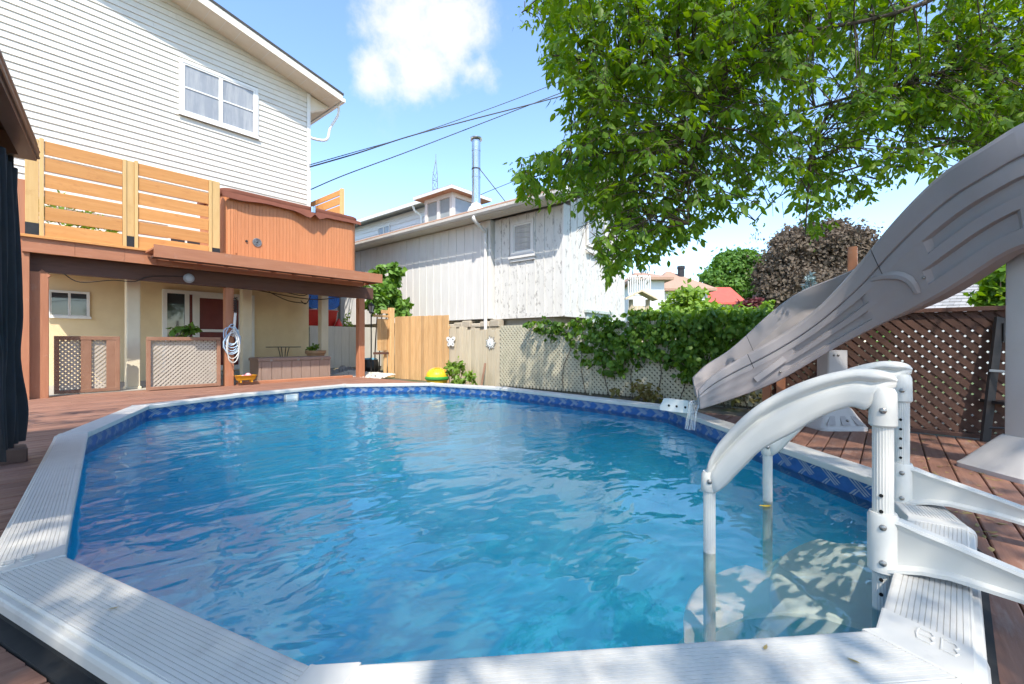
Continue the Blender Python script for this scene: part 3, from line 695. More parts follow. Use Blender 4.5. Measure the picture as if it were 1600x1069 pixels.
# beam and posts
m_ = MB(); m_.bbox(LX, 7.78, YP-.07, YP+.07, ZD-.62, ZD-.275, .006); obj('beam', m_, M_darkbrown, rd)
def post(px, w_=.2, parent=rd, x=None):
    c = GZ(px, 605, 0); xw = PY(px, 600, YP).x if x is None else x
    m_ = MB(); m_.bbox(xw-w_/2, xw+w_/2, YP-w_/2, YP+w_/2, -.02, ZD-.625, .008); return obj('post', m_, M_brownv, parent)
post(60, .26); post(357, .18); post(563, .19)
# knee brace on the left post, low kerb and short panel behind it
xl = PY(60, 600, YP).x
m_ = MB(); m_.bar((xl-.26, YP-.01, 1.95), (xl+.1, YP-.10, 2.35), .06, .16); obj('brace', m_, M_brownv, rd)
# taller outer post carrying the gazebo corner
xl2 = PY(38, 600, YP-.1).x
m_ = MB(); m_.bbox(xl2-.12, xl2+.06, YP-.28, YP-.10, -.02, ZD+1.0, .008); obj('corner_post', m_, M_brownv, rd)
m_ = MB(); m_.box(xl2+.07, xl-.14, YP+.02, YP+.06, .0, 2.3); obj('side_panel', m_, M_darkbrown, rd)
m_ = MB(); m_.bbox(xl2-.05, xl-.13, YP-.27, YP-.11, 0, .14, .01); obj('kerb', m_, M_brown, rd)
# kerb board between post 2 and post 3
m_ = MB(); m_.bbox(PY(370, 600, YP).x, PY(549, 590, YP).x, YP-.09, YP+.05, .0, .07, .01); obj('kerb', m_, M_brown, rd)

# beige columns under the house side of the deck
for px in (207, 384, 505):
    yv = 13.1 if px == 207 else 14.2
    p = PY(px, 560, yv); t_ = thing('beige_column', (p.x, yv, 0), {207: 'beige square column left of the second lattice gate', 384: 'beige square column beside the post with the coiled hose', 505: 'beige square column in front of the blue roll'}[px], 'column', 'beige columns under the deck')
    m_ = MB(); m_.bbox(p.x-.12, p.x+.12, yv-.12, yv+.12, .0, ZD-.265, .012); obj('shaft', m_, M_column, t_)
    m_ = MB(); m_.bbox(p.x-.14, p.x+.14, yv-.14, yv+.14, .0, .05, .01); obj('foot', m_, M_column, t_)

# ---------------------------------------------------------------- privacy screens of fresh cedar
def screen(px0, px1, label, slats, first_post=True):
    ys = YP-.25; x0 = PY(px0, 330, ys).x; x1 = PY(px1, 330, ys).x; H = 1.78
    t_ = thing('privacy_screen', (x0, ys, ZD), label, 'privacy screen', 'cedar privacy screens on the raised deck')
    zt = ZD+H
    def bx(name, a, b_, y0, y1, z0, z1, m__): m_ = MB(); m_.bbox(a, b_, y0, y1, z0, z1, .004); return obj(name, m_, m__, t_)
    def pst(a, w_):
        bx('post', a, a+w_, ys-.05, ys+.08, ZD+.012, zt, M_pine); p_ = MB(); p_.box(a-.003, a+w_+.003, ys-.056, ys-.05, ZD+.013, ZD+.24); obj('post_bracket', p_, M_dkmetal, t_)
    pst(x0, .17)
    bx('trim', x0+.175, x0+.235, ys-.065, ys-.01, ZD+.013, zt+.03, M_pine)
    a = x0+.24; b_ = x1-.10 if slats else x1
    bx('trim', x1-.06, x1, ys-.065, ys-.01, ZD+.013, zt, M_pine)
    hs = H-.02; n_ = 6; gap = .055; hh = (hs-gap*(n_-1))/n_
    for k in range(n_):
        z0 = ZD+.016+k*(hh+gap); bx('slat', a, x1-.065, ys-.045, ys-.012, z0, z0+hh, M_cedar)
    return t_, x1, zt, ys
s1_, xe, zt, ys = screen(39, 197, 'fresh cedar slat screen at the left end of the raised deck', True)
s2_, xe2, zt2, ys2 = screen(192, 330, 'fresh cedar slat screen between the left screen and the hot tub', True)
m_ = MB(); m_.bbox(xe2+.005, xe2+.16, ys-.05, ys+.08, ZD+.012, zt, .004); obj('post', m_, M_pine, s2_)
m_ = MB(); m_.box(xe2+.002, xe2+.163, ys-.056, ys-.0505, ZD+.013, ZD+.24); obj('post_bracket', m_, M_dkmetal, s2_)
# the short screen seen above the hot tub, on the far side of the deck
a = PY(508, 310, 14.9).x
t_ = thing('privacy_screen', (7.5, 14.4, ZD), 'end of a cedar screen standing behind the hot tub cover', 'privacy screen', 'cedar privacy screens on the raised deck')
cs = PX(536, 296, 7.85); ztt = cs.z
for k in range(12):
    m_ = MB(); z0 = ZD+.02+k*.30
    if z0+.26 < ztt+.2: m_.bbox(7.80, 7.835, cs.y+.12, cs.y+2.2, z0, min(z0+.26, ztt), .004); obj('slat', m_, M_cedar, t_)
m_ = MB(); m_.bbox(7.79, 7.90, cs.y, cs.y+.11, ZD, ztt+.03, .004); obj('post', m_, M_pine, t_)
# shrub glimpsed through the left screen
V, F = crown([((PY(105, 330, 13.6).x, 13.6, ZD+.85), (.5, .35, .35)), ((PY(150, 340, 13.8).x, 13.8, ZD+.7), (.4, .3, .3))], 500, .12, .6)
t_ = thing('potted_shrub', (PY(115, 330, 13.7).x, 13.7, ZD), 'bright green potted shrub glimpsed through the left cedar screen', 'plant')
obj('foliage', (V, F), M_shrub, t_, kind='stuff')
m_ = MB(); m_.lathe((PY(115, 330, 13.7).x, 13.7, ZD), [(.16, 0), (.22, .36), (.24, .36), (.24, .40), (.20, .40)], 14); obj('pot', m_, M_terracotta, t_, smooth=True)
m_ = MB()
for k in range(4): m_.cyl((PY(115, 330, 13.7).x+.05*k-.08, 13.7, ZD+.39), (PY(115, 330, 13.7).x+.22*k-.33, 13.7, ZD+.8), .012, 5)
obj('stem', m_, M_twig, t_)
# house door and white railing glimpsed through the right screen
m_ = MB(); hx = PY(262, 330, YH).x
m_.box(hx, hx+1.6, YH-.04, YH-.018, ZD+.02, ZD+1.35); fo = obj('patio_door', m_, M_trim, house)
m_ = MB()
for k in range(4): m_.box(hx+.06+k*.385, hx+.06+k*.385+.325, YH-.05, YH-.041, ZD+.08, ZD+1.28)
obj('pane', m_, M_glassdk, fo)

# ---------------------------------------------------------------- hot tub
HY = YP-.16; hx0 = PY(349, 340, HY).x; hx1 = PY(559, 390, HY).x; hz0 = ZD+.13; hz1 = hz0+1.02
hz1 = PY(349, 303, HY).z
ht = thing('hot_tub', ((hx0+hx1)/2, HY+1, ZD), 'orange brown hot tub with folded dark brown cover on the raised deck', 'hot tub')
def rr(x0, x1, y0, y1, r, n=6):
    pts = []
    for cx_, cy_, a0 in ((x1-r, y0+r, -90), (x1-r, y1-r, 0), (x0+r, y1-r, 90), (x0+r, y0+r, 180)):
        for k in range(n+1): q = math.radians(a0+90*k/n); pts.append((cx_+r*math.cos(q), cy_+r*math.sin(q)))
    return pts
rb = rr(hx0, hx1, HY, HY+2.0, .22)
m_ = MB(); lp = lambda z, s=0: [Vector((x, y_, z)) for x, y_ in rr(hx0+s, hx1-s, HY+s, HY+2.0-s, .22)]
m_.loft([lp(hz0, .012), lp(hz1, .012)]); obj('shell', m_, mat('hot_tub_groove', (.47, .185, .078), None, 4, .6), ht)
# cladding planks
xx = hx0+.30; pw = .082
while xx < hx1-.22:
    m_ = MB(); b_ = min(xx+pw-.004, hx1-.215); m_.bbox(xx, b_, HY+.001, HY+.0118, hz0+.02, hz1-.01, .002)
    obj('cladding_plank', m_, M_tub, ht); xx += pw
def corner(cx_, cy_, a0):
    for k in range(5):
        q0 = math.radians(a0+18*k+.8); q1 = math.radians(a0+18*(k+1)-.8); r0, r1 = .2085, .222
        p = [(cx_+r*math.cos(q), cy_+r*math.sin(q)) for r, q in ((r0, q0), (r1, q0), (r1, q1), (r0, q1))]
        m_ = MB(); m_.prism([(x, y_, hz0+.02) for x, y_ in p], (0, 0, hz1-hz0-.03)); obj('cladding_plank', m_, M_tub, ht)
corner(hx0+.22, HY+.22, 180); corner(hx1-.22, HY+.22, 270)
for k in range(2):
    m_ = MB(); m_.bbox(hx0+.224+k*.037, hx0+.224+k*.037+.034, HY-.004, HY+.0118, hz0+.02+.06*k, hz1-.01, .003); obj('cladding_plank', m_, M_tub, ht)
m_ = MB(); m_.box(hx0+.1, hx1-.1, HY+.06, HY+1.9, ZD+.003, hz0-.002); obj('base', m_, M_roofdark, ht)
sp = PY(401.5, 379, HY)
m_ = MB(); m_.tube([(sp.x, HY, sp.z), (sp.x, HY-.012, sp.z)], .105, 20); f_ = obj('speaker', m_, M_dkmetal, ht)
m_ = MB()
for r_ in (.03, .055, .08, .1):
    m_.tube([(sp.x+r_*math.cos(q*math.pi/10), HY-.015, sp.z+r_*math.sin(q*math.pi/10)) for q in range(21)], .005, 5)
obj('speaker_ring', m_, M_greyplastic, f_)
sp = PY(385, 377, HY); m_ = MB(); m_.tube([(sp.x, HY, sp.z), (sp.x, HY-.02, sp.z)], .028, 10); obj('knob', m_, M_dkmetal, ht)
# sagging cover: top slab plus a hanging flap with a wavy lower edge
co = MB(); n_ = 30; ct = .17
top = lambda s, z: [Vector((x, y_, z)) for x, y_ in rr(hx0-s, hx1+s, HY-s, HY+2.0+s, .22+s)]
co.loft([top(.03, hz1+.0), top(.05, hz1+.03), top(.05, hz1+ct-.03), top(.02, hz1+ct)]); cv = obj('cover', co, M_cover, ht, smooth=True, angle=50)
co = MB(); la = []; lb = []; lc = []
for i in range(n_+1):
    u = i/n_; x = hx0-.05+(hx1-hx0+.1)*u
    dr = .05+.14*math.exp(-((u-.56)/.07)**2)+.09*math.exp(-((u-.645)/.035)**2)+.05*math.exp(-((u-.1)/.12)**2)-.10*math.exp(-((u-.60)/.016)**2)+.006*math.sin(u*19)
    outw = .055+.10*math.exp(-((u-.56)/.1)**2)+.05*math.exp(-((u-.65)/.05)**2)+.05*math.exp(-((u-.2)/.15)**2)
    la.append(Vector((x, HY-.054, hz1+.06))); lb.append(Vector((x, HY-.055-outw*.6, hz1+.0-dr*.3))); lc.append(Vector((x, HY-.05-outw, hz1-dr)))
co.loft([la, lb, lc], caps=False, closed=False); co.loft([[p+Vector((0, .008, -.004)) for p in l] for l in (lc, lb, la)], caps=False, closed=False)
obj('cover_flap', co, M_cover, ht, smooth=True)
cx_ = hx0+(hx1-hx0)*.603; m_ = MB(); m_.bbox(cx_-.06, cx_+.06, HY-.14, HY-.07, hz1+.0, hz1+.17, .02); m_.bbox(cx_-.04, cx_+.05, HY-.11, HY-.05, hz1-.07, hz1-.005, .01); obj('cover_clip', m_, M_steel, ht)

# ---------------------------------------------------------------- round light under the beam
p = PY(295, 435, YP-.09); t_ = thing('deck_light', (p.x, p.y, p.z), 'round grey plastic light hung on the dark beam', 'light')
m_ = MB(); m_.tube([(p.x, YP-.075, p.z), (p.x, YP-.11, p.z), (p.x, YP-.125, p.z)], [.105, .105, .085], 20); obj('housing', m_, M_greyplastic, t_, smooth=True)
m_ = MB(); m_.tube([(p.x, YP-.128, p.z), (p.x, YP-.138, p.z)], [.07, .05], 20); obj('lens', m_, mat('pale_lens', (.45, .5, .55), None, 4, .25), t_, smooth=True)
m_ = MB(); m_.tube(catmull([PY(100, 428, YP-.09), PY(125, 441, YP-.09), PY(175, 438, YP-.085), PY(210, 440, YP-.085), PY(235, 432, YP-.085), PY(290, 432, YP-.08)], 5), .009, 5); tag(obj('cable', m_, M_cable), 'thin black cable looping along the dark beam to the round light', 'cable')
# ================================================================ PATIO THINGS UNDER THE DECK
def lattice_strips(mb, org3, ux, W, H, sp, sw, th, clip=True, lo=0):
    """two layers of diagonal strips over the rectangle W x H; ux horizontal unit vector, returns geometry in mb"""
    ux = Vector(ux); uz = Vector((0, 0, 1)); un = ux.cross(uz); out = []
    for layer, sgn in ((0, 1), (1, -1)):
        s = -H
        while s < W:
            # strip centre line: x = s + t (sgn +) or x = s + H - t
            pts = []
            for t in (0, H):
                x = s+t if sgn > 0 else s+H-t
                pts.append((x, t))
            (xa, ta), (xb, tb) = pts
            # clip in x to [0,W]
            def cl(xa, ta, xb, tb):
                for lim_, sg in ((0, 1), (W, -1)):
                    if (xa-lim_)*sg < 0 and (xb-lim_)*sg < 0: return None
                    if (xa-lim_)*sg < 0: f = (lim_-xa)/(xb-xa); xa, ta = lim_, ta+(tb-ta)*f
                    elif (xb-lim_)*sg < 0: f = (lim_-xa)/(xb-xa); xb, tb = lim_, ta+(tb-ta)*f
                return xa, ta, xb, tb
            c = cl(xa, ta, xb, tb)
            if c and abs(c[3]-c[1]) > sw:
                a = org3+ux*c[0]+uz*c[1]+un*(layer*th); b_ = org3+ux*c[2]+uz*c[3]+un*(layer*th)
                out.append((a, b_))
            s += sp
    return out, un
def lattice_gate(px0, px1, y, zt, label, stiles=()):
    x0 = PY(px0, 600, y).x; x1 = PY(px1, 600, y).x
    t_ = thing('lattice_gate', (x0, y, 0), label, 'gate', 'brown framed lattice gates under the deck')
    def bx(name, a, b_, ya, yb, z0, z1): m_ = MB(); m_.bbox(a, b_, ya, yb, z0, z1, .004); return obj(name, m_, M_gatebrown, t_)
    bx('rail', x0, x1, y-.045, y, zt-.075, zt); bx('rail', x0, x1, y-.045, y, .02, .085)
    for a in (x0, x1-.075): bx('stile', a, a+.075, y-.043, y-.002, .086, zt-.076)
    for px in stiles: a = PY(px, 600, y).x; bx('stile', a, a+.16, y-.04, y-.005, .086, zt-.076)
    st, un = lattice_strips(None, Vector((x0+.02, y+.022, .04)), (1, 0, 0), x1-x0-.04, zt-.06, .088, .04, -.012)
    m_ = MB()
    for a, b_ in st: m_.bar(a, b_, .010, .038, (0, 1, 0)) if False else m_.bar(a, b_, .038, .010, (0, 1, 0))
    obj('lattice', m_, mat('cream_lattice', (.50, .44, .36), (.44, .38, .31), 4, .7), t_, kind='stuff')
    return t_
zt = PY(235, 528, 12.13).z
g2 = lattice_gate(228, 344, 12.13, 1.16, 'lattice gate standing against the post with the coiled hose', ())
g1 = lattice_gate(84, 187, 12.62, 1.17, 'lattice gate with a middle stile leaning beside the left post', (126, 166))
# pale boards standing behind both gates
m_ = MB(); a = PY(258, 580, 12.4).x; b_ = PY(325, 580, 12.4).x; m_.bbox(a, b_, 12.32, 12.345, .01, 1.05, .004)
tag(obj('leaning_panel_sheet', m_, mat('pale_panel', (.20, .16, .135), None, 3, .7)), 'grey brown panel standing behind the right lattice gate', 'panel')
# potted plant on a stool behind the right gate
p = PY(288, 520, 13.1)
t_ = thing('potted_plant', (p.x, 13.1, 0), 'leafy green potted plant showing above the right lattice gate', 'plant')
m_ = MB(); m_.lathe((p.x, 13.1, .82), [(.11, 0), (.15, .22), (.165, .22), (.165, .26), (.14, .26)], 14); obj('pot', m_, M_terracotta, t_, smooth=True)
m_ = MB(); m_.box(p.x-.2, p.x+.2, 12.9, 13.3, .78, .815)
for sx in (-.17, .17):
    for sy in (-.17, .17): m_.box(p.x+sx-.02, p.x+sx+.02, 13.1+sy-.02, 13.1+sy+.02, 0, .779)
obj('stool', m_, M_darkbrown, t_)
V, F = crown([((p.x, 13.1, 1.27), (.32, .24, .20))], 110, .16, .7, six=True); obj('foliage', (V, F), M_grape, t_, kind='stuff')
m_ = MB()
for k in range(5): m_.cyl((p.x, 13.1, 1.07), (p.x+.1*k-.2, 13.1+.05*(k % 3)-.05, 1.3), .008, 5)
obj('stem', m_, M_twig, t_)
# deck storage box
y0 = 12.42; x0 = PY(403, 580, y0).x; x1 = PY(517, 580, y0).x; zt = .64
t_ = thing('storage_box', ((x0+x1)/2, y0+.3, 0), 'long brown resin storage box with panelled front on the deck', 'storage box')
m_ = MB(); m_.box(x0+.03, x1-.03, y0+.012, y0+.62, .0, zt-.085); obj('body', m_, M_box, t_)
n_ = 7
for k in range(n_):
    a = x0+.08+(x1-x0-.16)*k/n_; b_ = x0+.08+(x1-x0-.16)*(k+1)/n_
    m_ = MB(); m_.bbox(a+.006, b_-.006, y0-.004, y0+.0115, .03, zt-.10, .004); obj('front_panel', m_, M_box, t_)
for a in (x0+.02, x1-.078): m_ = MB(); m_.bbox(a, a+.058, y0-.010, y0+.0115, .0, zt-.09, .006); obj('corner_post', m_, M_box, t_)
m_ = MB(); m_.bbox(x0, x1, y0-.025, y0+.65, zt-.083, zt, .02); lid = obj('lid', m_, M_box, t_)
m_ = MB()
for f in (.16, .52, .86): xx = x0+(x1-x0)*f; m_.bbox(xx-.03, xx+.03, y0-.034, y0-.0255, zt-.10, zt-.045, .004)
obj('hinge', m_, M_screw, lid)
# bistro table
yb = 14.1; p0 = PY(417, 542, yb); p1 = PY(468, 542, yb); cx_ = (p0.x+p1.x)/2; r_ = (p1.x-p0.x)/2
t_ = thing('bistro_table', (cx_, yb, 0), 'small black metal bistro table behind the storage box', 'table')
m_ = MB(); m_.lathe((cx_, yb, p0.z-.02), [(r_, 0), (r_, .02)], 20); obj('tabletop', m_, M_dkmetal, t_)
for k in range(4):
    q = math.pi/4+k*math.pi/2; m_ = MB(); m_.tube(catmull([(cx_+.16*math.cos(q), yb+.16*math.sin(q), p0.z-.025), (cx_+.10*math.cos(q), yb+.10*math.sin(q), .5), (cx_+.3*math.cos(q), yb+.3*math.sin(q), .01)], 4), .012, 6); obj('leg', m_, M_dkmetal, t_)
# clay planter on a stand
yb = 13.5; p0 = PY(478, 548, yb); p1 = PY(508, 548, yb); cx_ = (p0.x+p1.x)/2; r_ = (p1.x-p0.x)/2
t_ = thing('clay_planter', (cx_, yb, 0), 'wide clay planter with a few small plants at the corner of the storage box', 'planter')
m_ = MB(); m_.lathe((cx_, yb, p0.z-.42), [(r_*.62, 0), (r_*.85, .3), (r_, .34), (r_, .42), (r_*.88, .42), (r_*.85, .36)], 20); obj('pot', m_, M_terracotta, t_, smooth=True)
m_ = MB(); m_.lathe((cx_, yb, 0), [(r_*.6, 0), (r_*.6, p0.z-.425)], 16); obj('stand', m_, M_concrete, t_)
m_ = MB(); m_.lathe((cx_, yb, p0.z-.06), [(r_*.84, 0), (r_*.84, .02)], 16); obj('soil', m_, M_soil, t_)
V, F = crown([((cx_-.06, yb, p0.z+.10), (.2, .16, .14))], 90, .10, .6, six=True); obj('foliage', (V, F), M_vine, t_, kind='stuff')
# toy barrow with balls
yb = 12.05; p0 = PY(366, 595, yb); p1 = PY(398, 595, yb); x0, x1 = p0.x, p1.x; L_ = x1-x0
t_ = thing('toy_basket', ((x0+x1)/2, yb-.05, .07), 'small orange yellow toy tray holding pink balls on the kerb', 'toy')
m_ = MB(); lp = lambda s, z: [Vector((x, y_, z)) for x, y_ in rr(x0+s, x1-s, yb-.17+s, yb+.05-s, .05, 3)]
m_.loft([lp(.06, .12), lp(.03, .13), lp(.0, .23), lp(-.012, .24), lp(.02, .24), lp(.05, .15)]); obj('tray', m_, M_orange, t_, smooth=True)
m_ = MB()
for a in (x0+.09, x1-.12):
    for b_ in (yb-.13, yb-.02): m_.box(a, a+.03, b_, b_+.03, .07, .125)
obj('leg', m_, M_orange, t_)
for k, (f, r_, m__) in enumerate(((.62, .075, M_pink), (.38, .05, M_pink), (.8, .045, M_red))):
    m_ = MB(); m_.ball((x0+L_*f, yb-.06, .165+r_*.75), r_, 14, 8); tag(obj('ball', m_, m__, smooth=True, loc=(x0+L_*f, yb-.06, .165+r_*.75)), ['largest pink and white ball in the toy tray', 'small pink ball at the left of the toy tray', 'small red ball at the right end of the toy tray'][k], 'ball', 'balls in the toy tray')
# hose coil hanging on the middle post, with a pole brush above it
xq = PY(357, 520, YP).x; yq = YP-.10
t_ = thing('coiled_hose', (xq, yq, 1.2), 'pale blue hose coiled on the front of the middle post', 'hose')
m_ = MB(); pts = []
for i in range(110):
    q = i*.36; w_ = .15+.04*math.sin(i*.21)+.012*math.sin(i*1.7); h_ = .44+.09*math.sin(i*.13+1)
    pts.append((xq+.02+w_*math.sin(q), yq-.035-.0006*i, 1.12+h_*.5*math.cos(q)-.12*math.sin(i*.077)))
m_.tube(pts, .013, 6); obj('coil', m_, M_hose, t_, smooth=True)
m_ = MB(); pts = []
for i in range(46):
    q = i*.36; pts.append((xq+.02+(.13+.03*math.sin(i*.31))*math.sin(q), yq-.11-.0006*i, .96+.36*math.cos(q)-.06*math.sin(i*.2)))
m_.tube(pts, .010, 6); obj('loose_cord', m_, M_rope_white, t_, smooth=True)
m_ = MB(); m_.cyl((xq+.03, YP-.088, 1.42), (xq+.03, YP-.2, 1.46), .012, 6); obj('hook', m_, M_dkmetal, t_)
t_ = thing('hanging_brush', (xq+.08, yq, 1.9), 'dark wire brush with a pale handle hanging above the coiled hose', 'brush')
m_ = MB(); pts = [(xq+.10+.045*math.sin(i*1.25), yq-.05-.045*math.cos(i*1.25), 2.12-.008*i) for i in range(46)]
m_.tube(pts, .009, 5); obj('wire_head', m_, M_dkmetal, t_)
m_ = MB(); m_.tube([(xq+.10, yq-.05, 1.75), (xq+.085, yq-.05, 1.55), (xq+.06, yq-.055, 1.18)], [.028, .032, .026], 8); obj('handle', m_, M_rope_white, t_, smooth=True)
m_ = MB(); m_.cyl((xq+.10, yq-.05, 2.10), (xq+.10, yq+.012, 2.14), .008, 5); obj('hook', m_, M_dkmetal, t_)
# bare vine under the beam
t_ = thing('bare_vine', PY(470, 462, 13.6), 'bare brown vine twigs trained under the dark beam', 'vine')
m_ = MB()
for a in ([(395, 452), (430, 459), (470, 466), (500, 468), (535, 464)], [(440, 455), (475, 462), (490, 450)], [(470, 470), (478, 475), (486, 462)], [(420, 456), (450, 470), (478, 474)]):
    m_.tube(catmull([PY(x, y_, 13.6) for x, y_ in a], 4), .014, 5)
obj('twig', m_, M_twig, t_)

# ---------------------------------------------------------------- beyond the house corner: pale gate, rack with blue roll and red tub
YG = 15.75; gx0 = PX(483, 540, 7.62).x; gx1 = PY(596, 540, YG).x; gz0 = .08; gz1 = 1.63
t_ = thing('board_gate', (7.6, YG, 0), 'pale grey board gate between the house corner and the fence', 'gate')
x = 7.55; k = 0
while x < gx1-.05:
    m_ = MB(); m_.bbox(x, min(x+.295, gx1), YG, YG+.022, gz0, gz1, .003); obj('board', m_, M_greygate, t_); x += .30
for z_ in (.3, 1.35): m_ = MB(); m_.box(7.55, gx1, YG+.0225, YG+.06, z_, z_+.09); obj('rail', m_, M_greygate, t_)
for f in ((540, 508, 575, 580), (528, 508, 552, 560)):
    pass
rackx0, rackx1, ry = PY(478, 480, 16.8).x, PY(530, 480, 16.8).x, 16.8
t_ = thing('storage_rack', ((rackx0+rackx1)/2, ry+.4, 0), 'wooden rack behind the pale gate carrying the red tub', 'rack')
zr = PY(500, 508, 16.8).z-.03
for xx in (rackx0-.2, rackx1-.1):
    for yy in (ry+.02, ry+.7): m_ = MB(); m_.box(xx, xx+.08, yy, yy+.08, -.06, zr-.051); obj('leg', m_, M_oldfence, t_)
m_ = MB(); m_.box(rackx0-.25, rackx1+.05, ry-.02, ry+.82, zr-.05, zr); obj('shelf', m_, M_oldfence, t_)
zt_ = PY(500, 484, 16.8).z
t_ = thing('red_tub', ((rackx0+rackx1)/2, ry+.4, zr), 'long red plastic tub beneath the rolled blue cover', 'tub')
m_ = MB(); lp = lambda s, z: [Vector((x, y_, z)) for x, y_ in rr(rackx0-.3+s, rackx1-.02-s, ry+.0+s, ry+.8-s, .12, 4)]
m_.loft([lp(.10, zr+.003), lp(.04, zr+.2), lp(.0, zt_-.05), lp(-.03, zt_-.045), lp(-.03, zt_), lp(.03, zt_), lp(.06, zt_-.1)]); obj('tub', m_, M_red, t_, smooth=True)
m_ = MB(); m_.lathe((rackx1-.06, ry-.06, zr+.003), [(.16, 0), (.12, .12), (.04, .25), (.035, .3)], 10); obj('tub_foot', m_, M_red, t_, smooth=True)
zc = PY(500, 470, 16.8).z+.04
t_ = thing('blue_cover_roll', ((rackx0+rackx1)/2, ry+.4, zt_), 'bright blue pool cover rolled up on the red tub', 'pool cover')
m_ = MB()
R_ = (PY(518, 455, 16.8).z-zt_)*.52
for (xa, rr_) in ((PY(518, 470, 16.8).x, R_), (PY(492, 470, 16.8).x, R_*.97)):
    pts = []
    m2 = MB()
    # a spiral seen end-on
    sp = []
    for i in range(70):
        q = i*.36; r = rr_*(.12+.88*i/69); sp.append((xa+r*math.cos(q)*(1+.04*math.sin(i*.9)), zt_+R_+r*math.sin(q)*(1+.05*math.sin(i*1.3))))
    for (xa0, za0), (xa1, za1) in zip(sp[:-1], sp[1:]):
        m2.add([(xa0, ry+.02, za0), (xa1, ry+.02, za1), (xa1, ry+.75, za1), (xa0, ry+.75, za0)], [(0, 1, 2, 3)])
    obj('roll', m2, M_blue, t_)
    m_.lathe((0, 0, 0), [(1e-3, 0), (1e-3, .001)], 3) if False else None
    m3 = MB(); m3.tube([(xa, ry+.05, zt_+R_), (xa, ry+.74, zt_+R_)], rr_*.93, 20); obj('roll_core', m3, M_blue, t_)
# grey boards and white siding further back
for k in range(6):
    pass
t_ = thing('grey_board_fence', (9, 19, 0), 'weathered grey board fence beyond the pale gate', 'fence')
x = PY(528, 480, 19).x
while x < PY(566, 480, 19).x:
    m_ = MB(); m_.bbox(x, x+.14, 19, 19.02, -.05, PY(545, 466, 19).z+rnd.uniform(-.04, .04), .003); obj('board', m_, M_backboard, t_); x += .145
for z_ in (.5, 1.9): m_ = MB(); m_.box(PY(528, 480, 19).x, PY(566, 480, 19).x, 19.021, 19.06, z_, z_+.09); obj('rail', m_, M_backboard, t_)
p = PY(548, 495, 17); V, F = crown([((p.x, 17.2, 1.75), (.25, .2, .5)), ((p.x+.1, 17.2, 1.3), (.25, .2, .5))], 300, .11, .6)
t_ = thing('yellow_green_shrub', (p.x, 17.2, -.06), 'sparse yellow green shrub behind the pale gate', 'shrub'); obj('foliage', (V, F), M_shrub, t_, kind='stuff')
m_ = MB(); [m_.cyl((p.x+.04*k, 17.2, -.06), (p.x+.12*k-.1, 17.2, 1.9), .012, 5) for k in range(3)]; obj('stem', m_, M_twig, t_)
# folded grey tarpaulin and black rubbish bag
p = PY(536, 580, 14.5); t_ = tag(obj('folded_tarp', MB(), M_tarp), 'folded grey tarpaulin lying in front of the pale gate', 'tarpaulin')
bpy.data.objects.remove(t_)
m_ = MB(); base = []
nx, ny = 16, 8; V = []; 
for j in range(ny+1):
    for i in range(nx+1):
        u, v = i/nx, j/ny; edge = min(u, 1-u, v, 1-v)
        h = .02+.20*min(1, edge*5)*(.55+.45*math.sin(u*9+v*3))+.05*math.sin(u*23+v*17)*min(1, edge*6)
        V.append((p.x-.62+1.2*u, 14.3+.7*v, -.05+max(.01, h)))
F = [(j*(nx+1)+i, j*(nx+1)+i+1, (j+1)*(nx+1)+i+1, (j+1)*(nx+1)+i) for j in range(ny) for i in range(nx)]
m_.add(V, F); tag(obj('folded_tarp', m_, M_tarp), 'folded grey tarpaulin lying in front of the pale gate', 'tarpaulin')
p = PY(579, 575, 13.9); c = Vector((p.x, 13.9, -.06))
t_ = thing('rubbish_bag', c, 'black rubbish bag with a blue lining beside the right post', 'bag')
m_ = MB(); loops = []
for k, (r, z) in enumerate(((.20, 0), (.27, .1), (.29, .24), (.27, .38), (.24, .46), (.25, .50))):
    loops.append([c+Vector((r*(1+.09*math.sin(q*1.7+k))*math.cos(2*math.pi*q/18), r*(1+.09*math.cos(q*2.3+k*2))*math.sin(2*math.pi*q/18), z)) for q in range(18)])
m_.loft(loops); obj('sack', m_, mat('black_plastic_bag', (.02, .018, .018), None, 5, .35, .05), t_, smooth=True)
m_ = MB(); m_.lathe(c+Vector((0, 0, .505)), [(.22, 0), (.19, .04), (.08, .055)], 12); obj('lining', m_, mat('light_blue_plastic', (.12, .30, .42), None, 5, .5), t_, smooth=True)

# ================================================================ FENCES
def boards_fence(t_, xf, ya, yb, w_, m__, ztop, zb=-.05, th=.022, gap=.009, jag=.0, side=-1):
    y_ = min(ya, yb); ye = max(ya, yb)
    while y_ < ye-.03:
        b_ = min(y_+w_, ye); zt = ztop(y_) if callable(ztop) else ztop
        m_ = MB(); m_.bbox(xf-rnd.uniform(0, .012), xf+th, y_+gap/2, b_-gap/2, zb, zt+rnd.uniform(-jag, jag), .004); obj('fence_board', m_, m__, t_); y_ += w_
XF = 8.12
ya = PX(617, 540, XF).y; yb = PX(701, 540, XF).y; yc = PX(781, 540, XF).y
tf = thing('tan_board_fence', (XF, ya, -.05), 'tan vertical board fence panel right of the brown post', 'fence')
boards_fence(tf, XF, yb, ya, .148, M_tanfence, lambda y_: 1.78+.035*(y_-yb)/(ya-yb), jag=.006)
for z_ in (.25, 1.4): m_ = MB(); m_.box(XF+.0225, XF+.06, yb, ya, z_, z_+.09); obj('rail', m_, M_tanfence, tf)
pp = PY(608, 588, 11.9); pz = PY(608, 481, 11.9).z
m_ = MB(); xg = PY(611, 560, 11.95).x; m_.bbox(xg-.075, xg+.075, 11.87, 12.02, -.05, pz, .006); obj('post', m_, M_tanfence, tf)
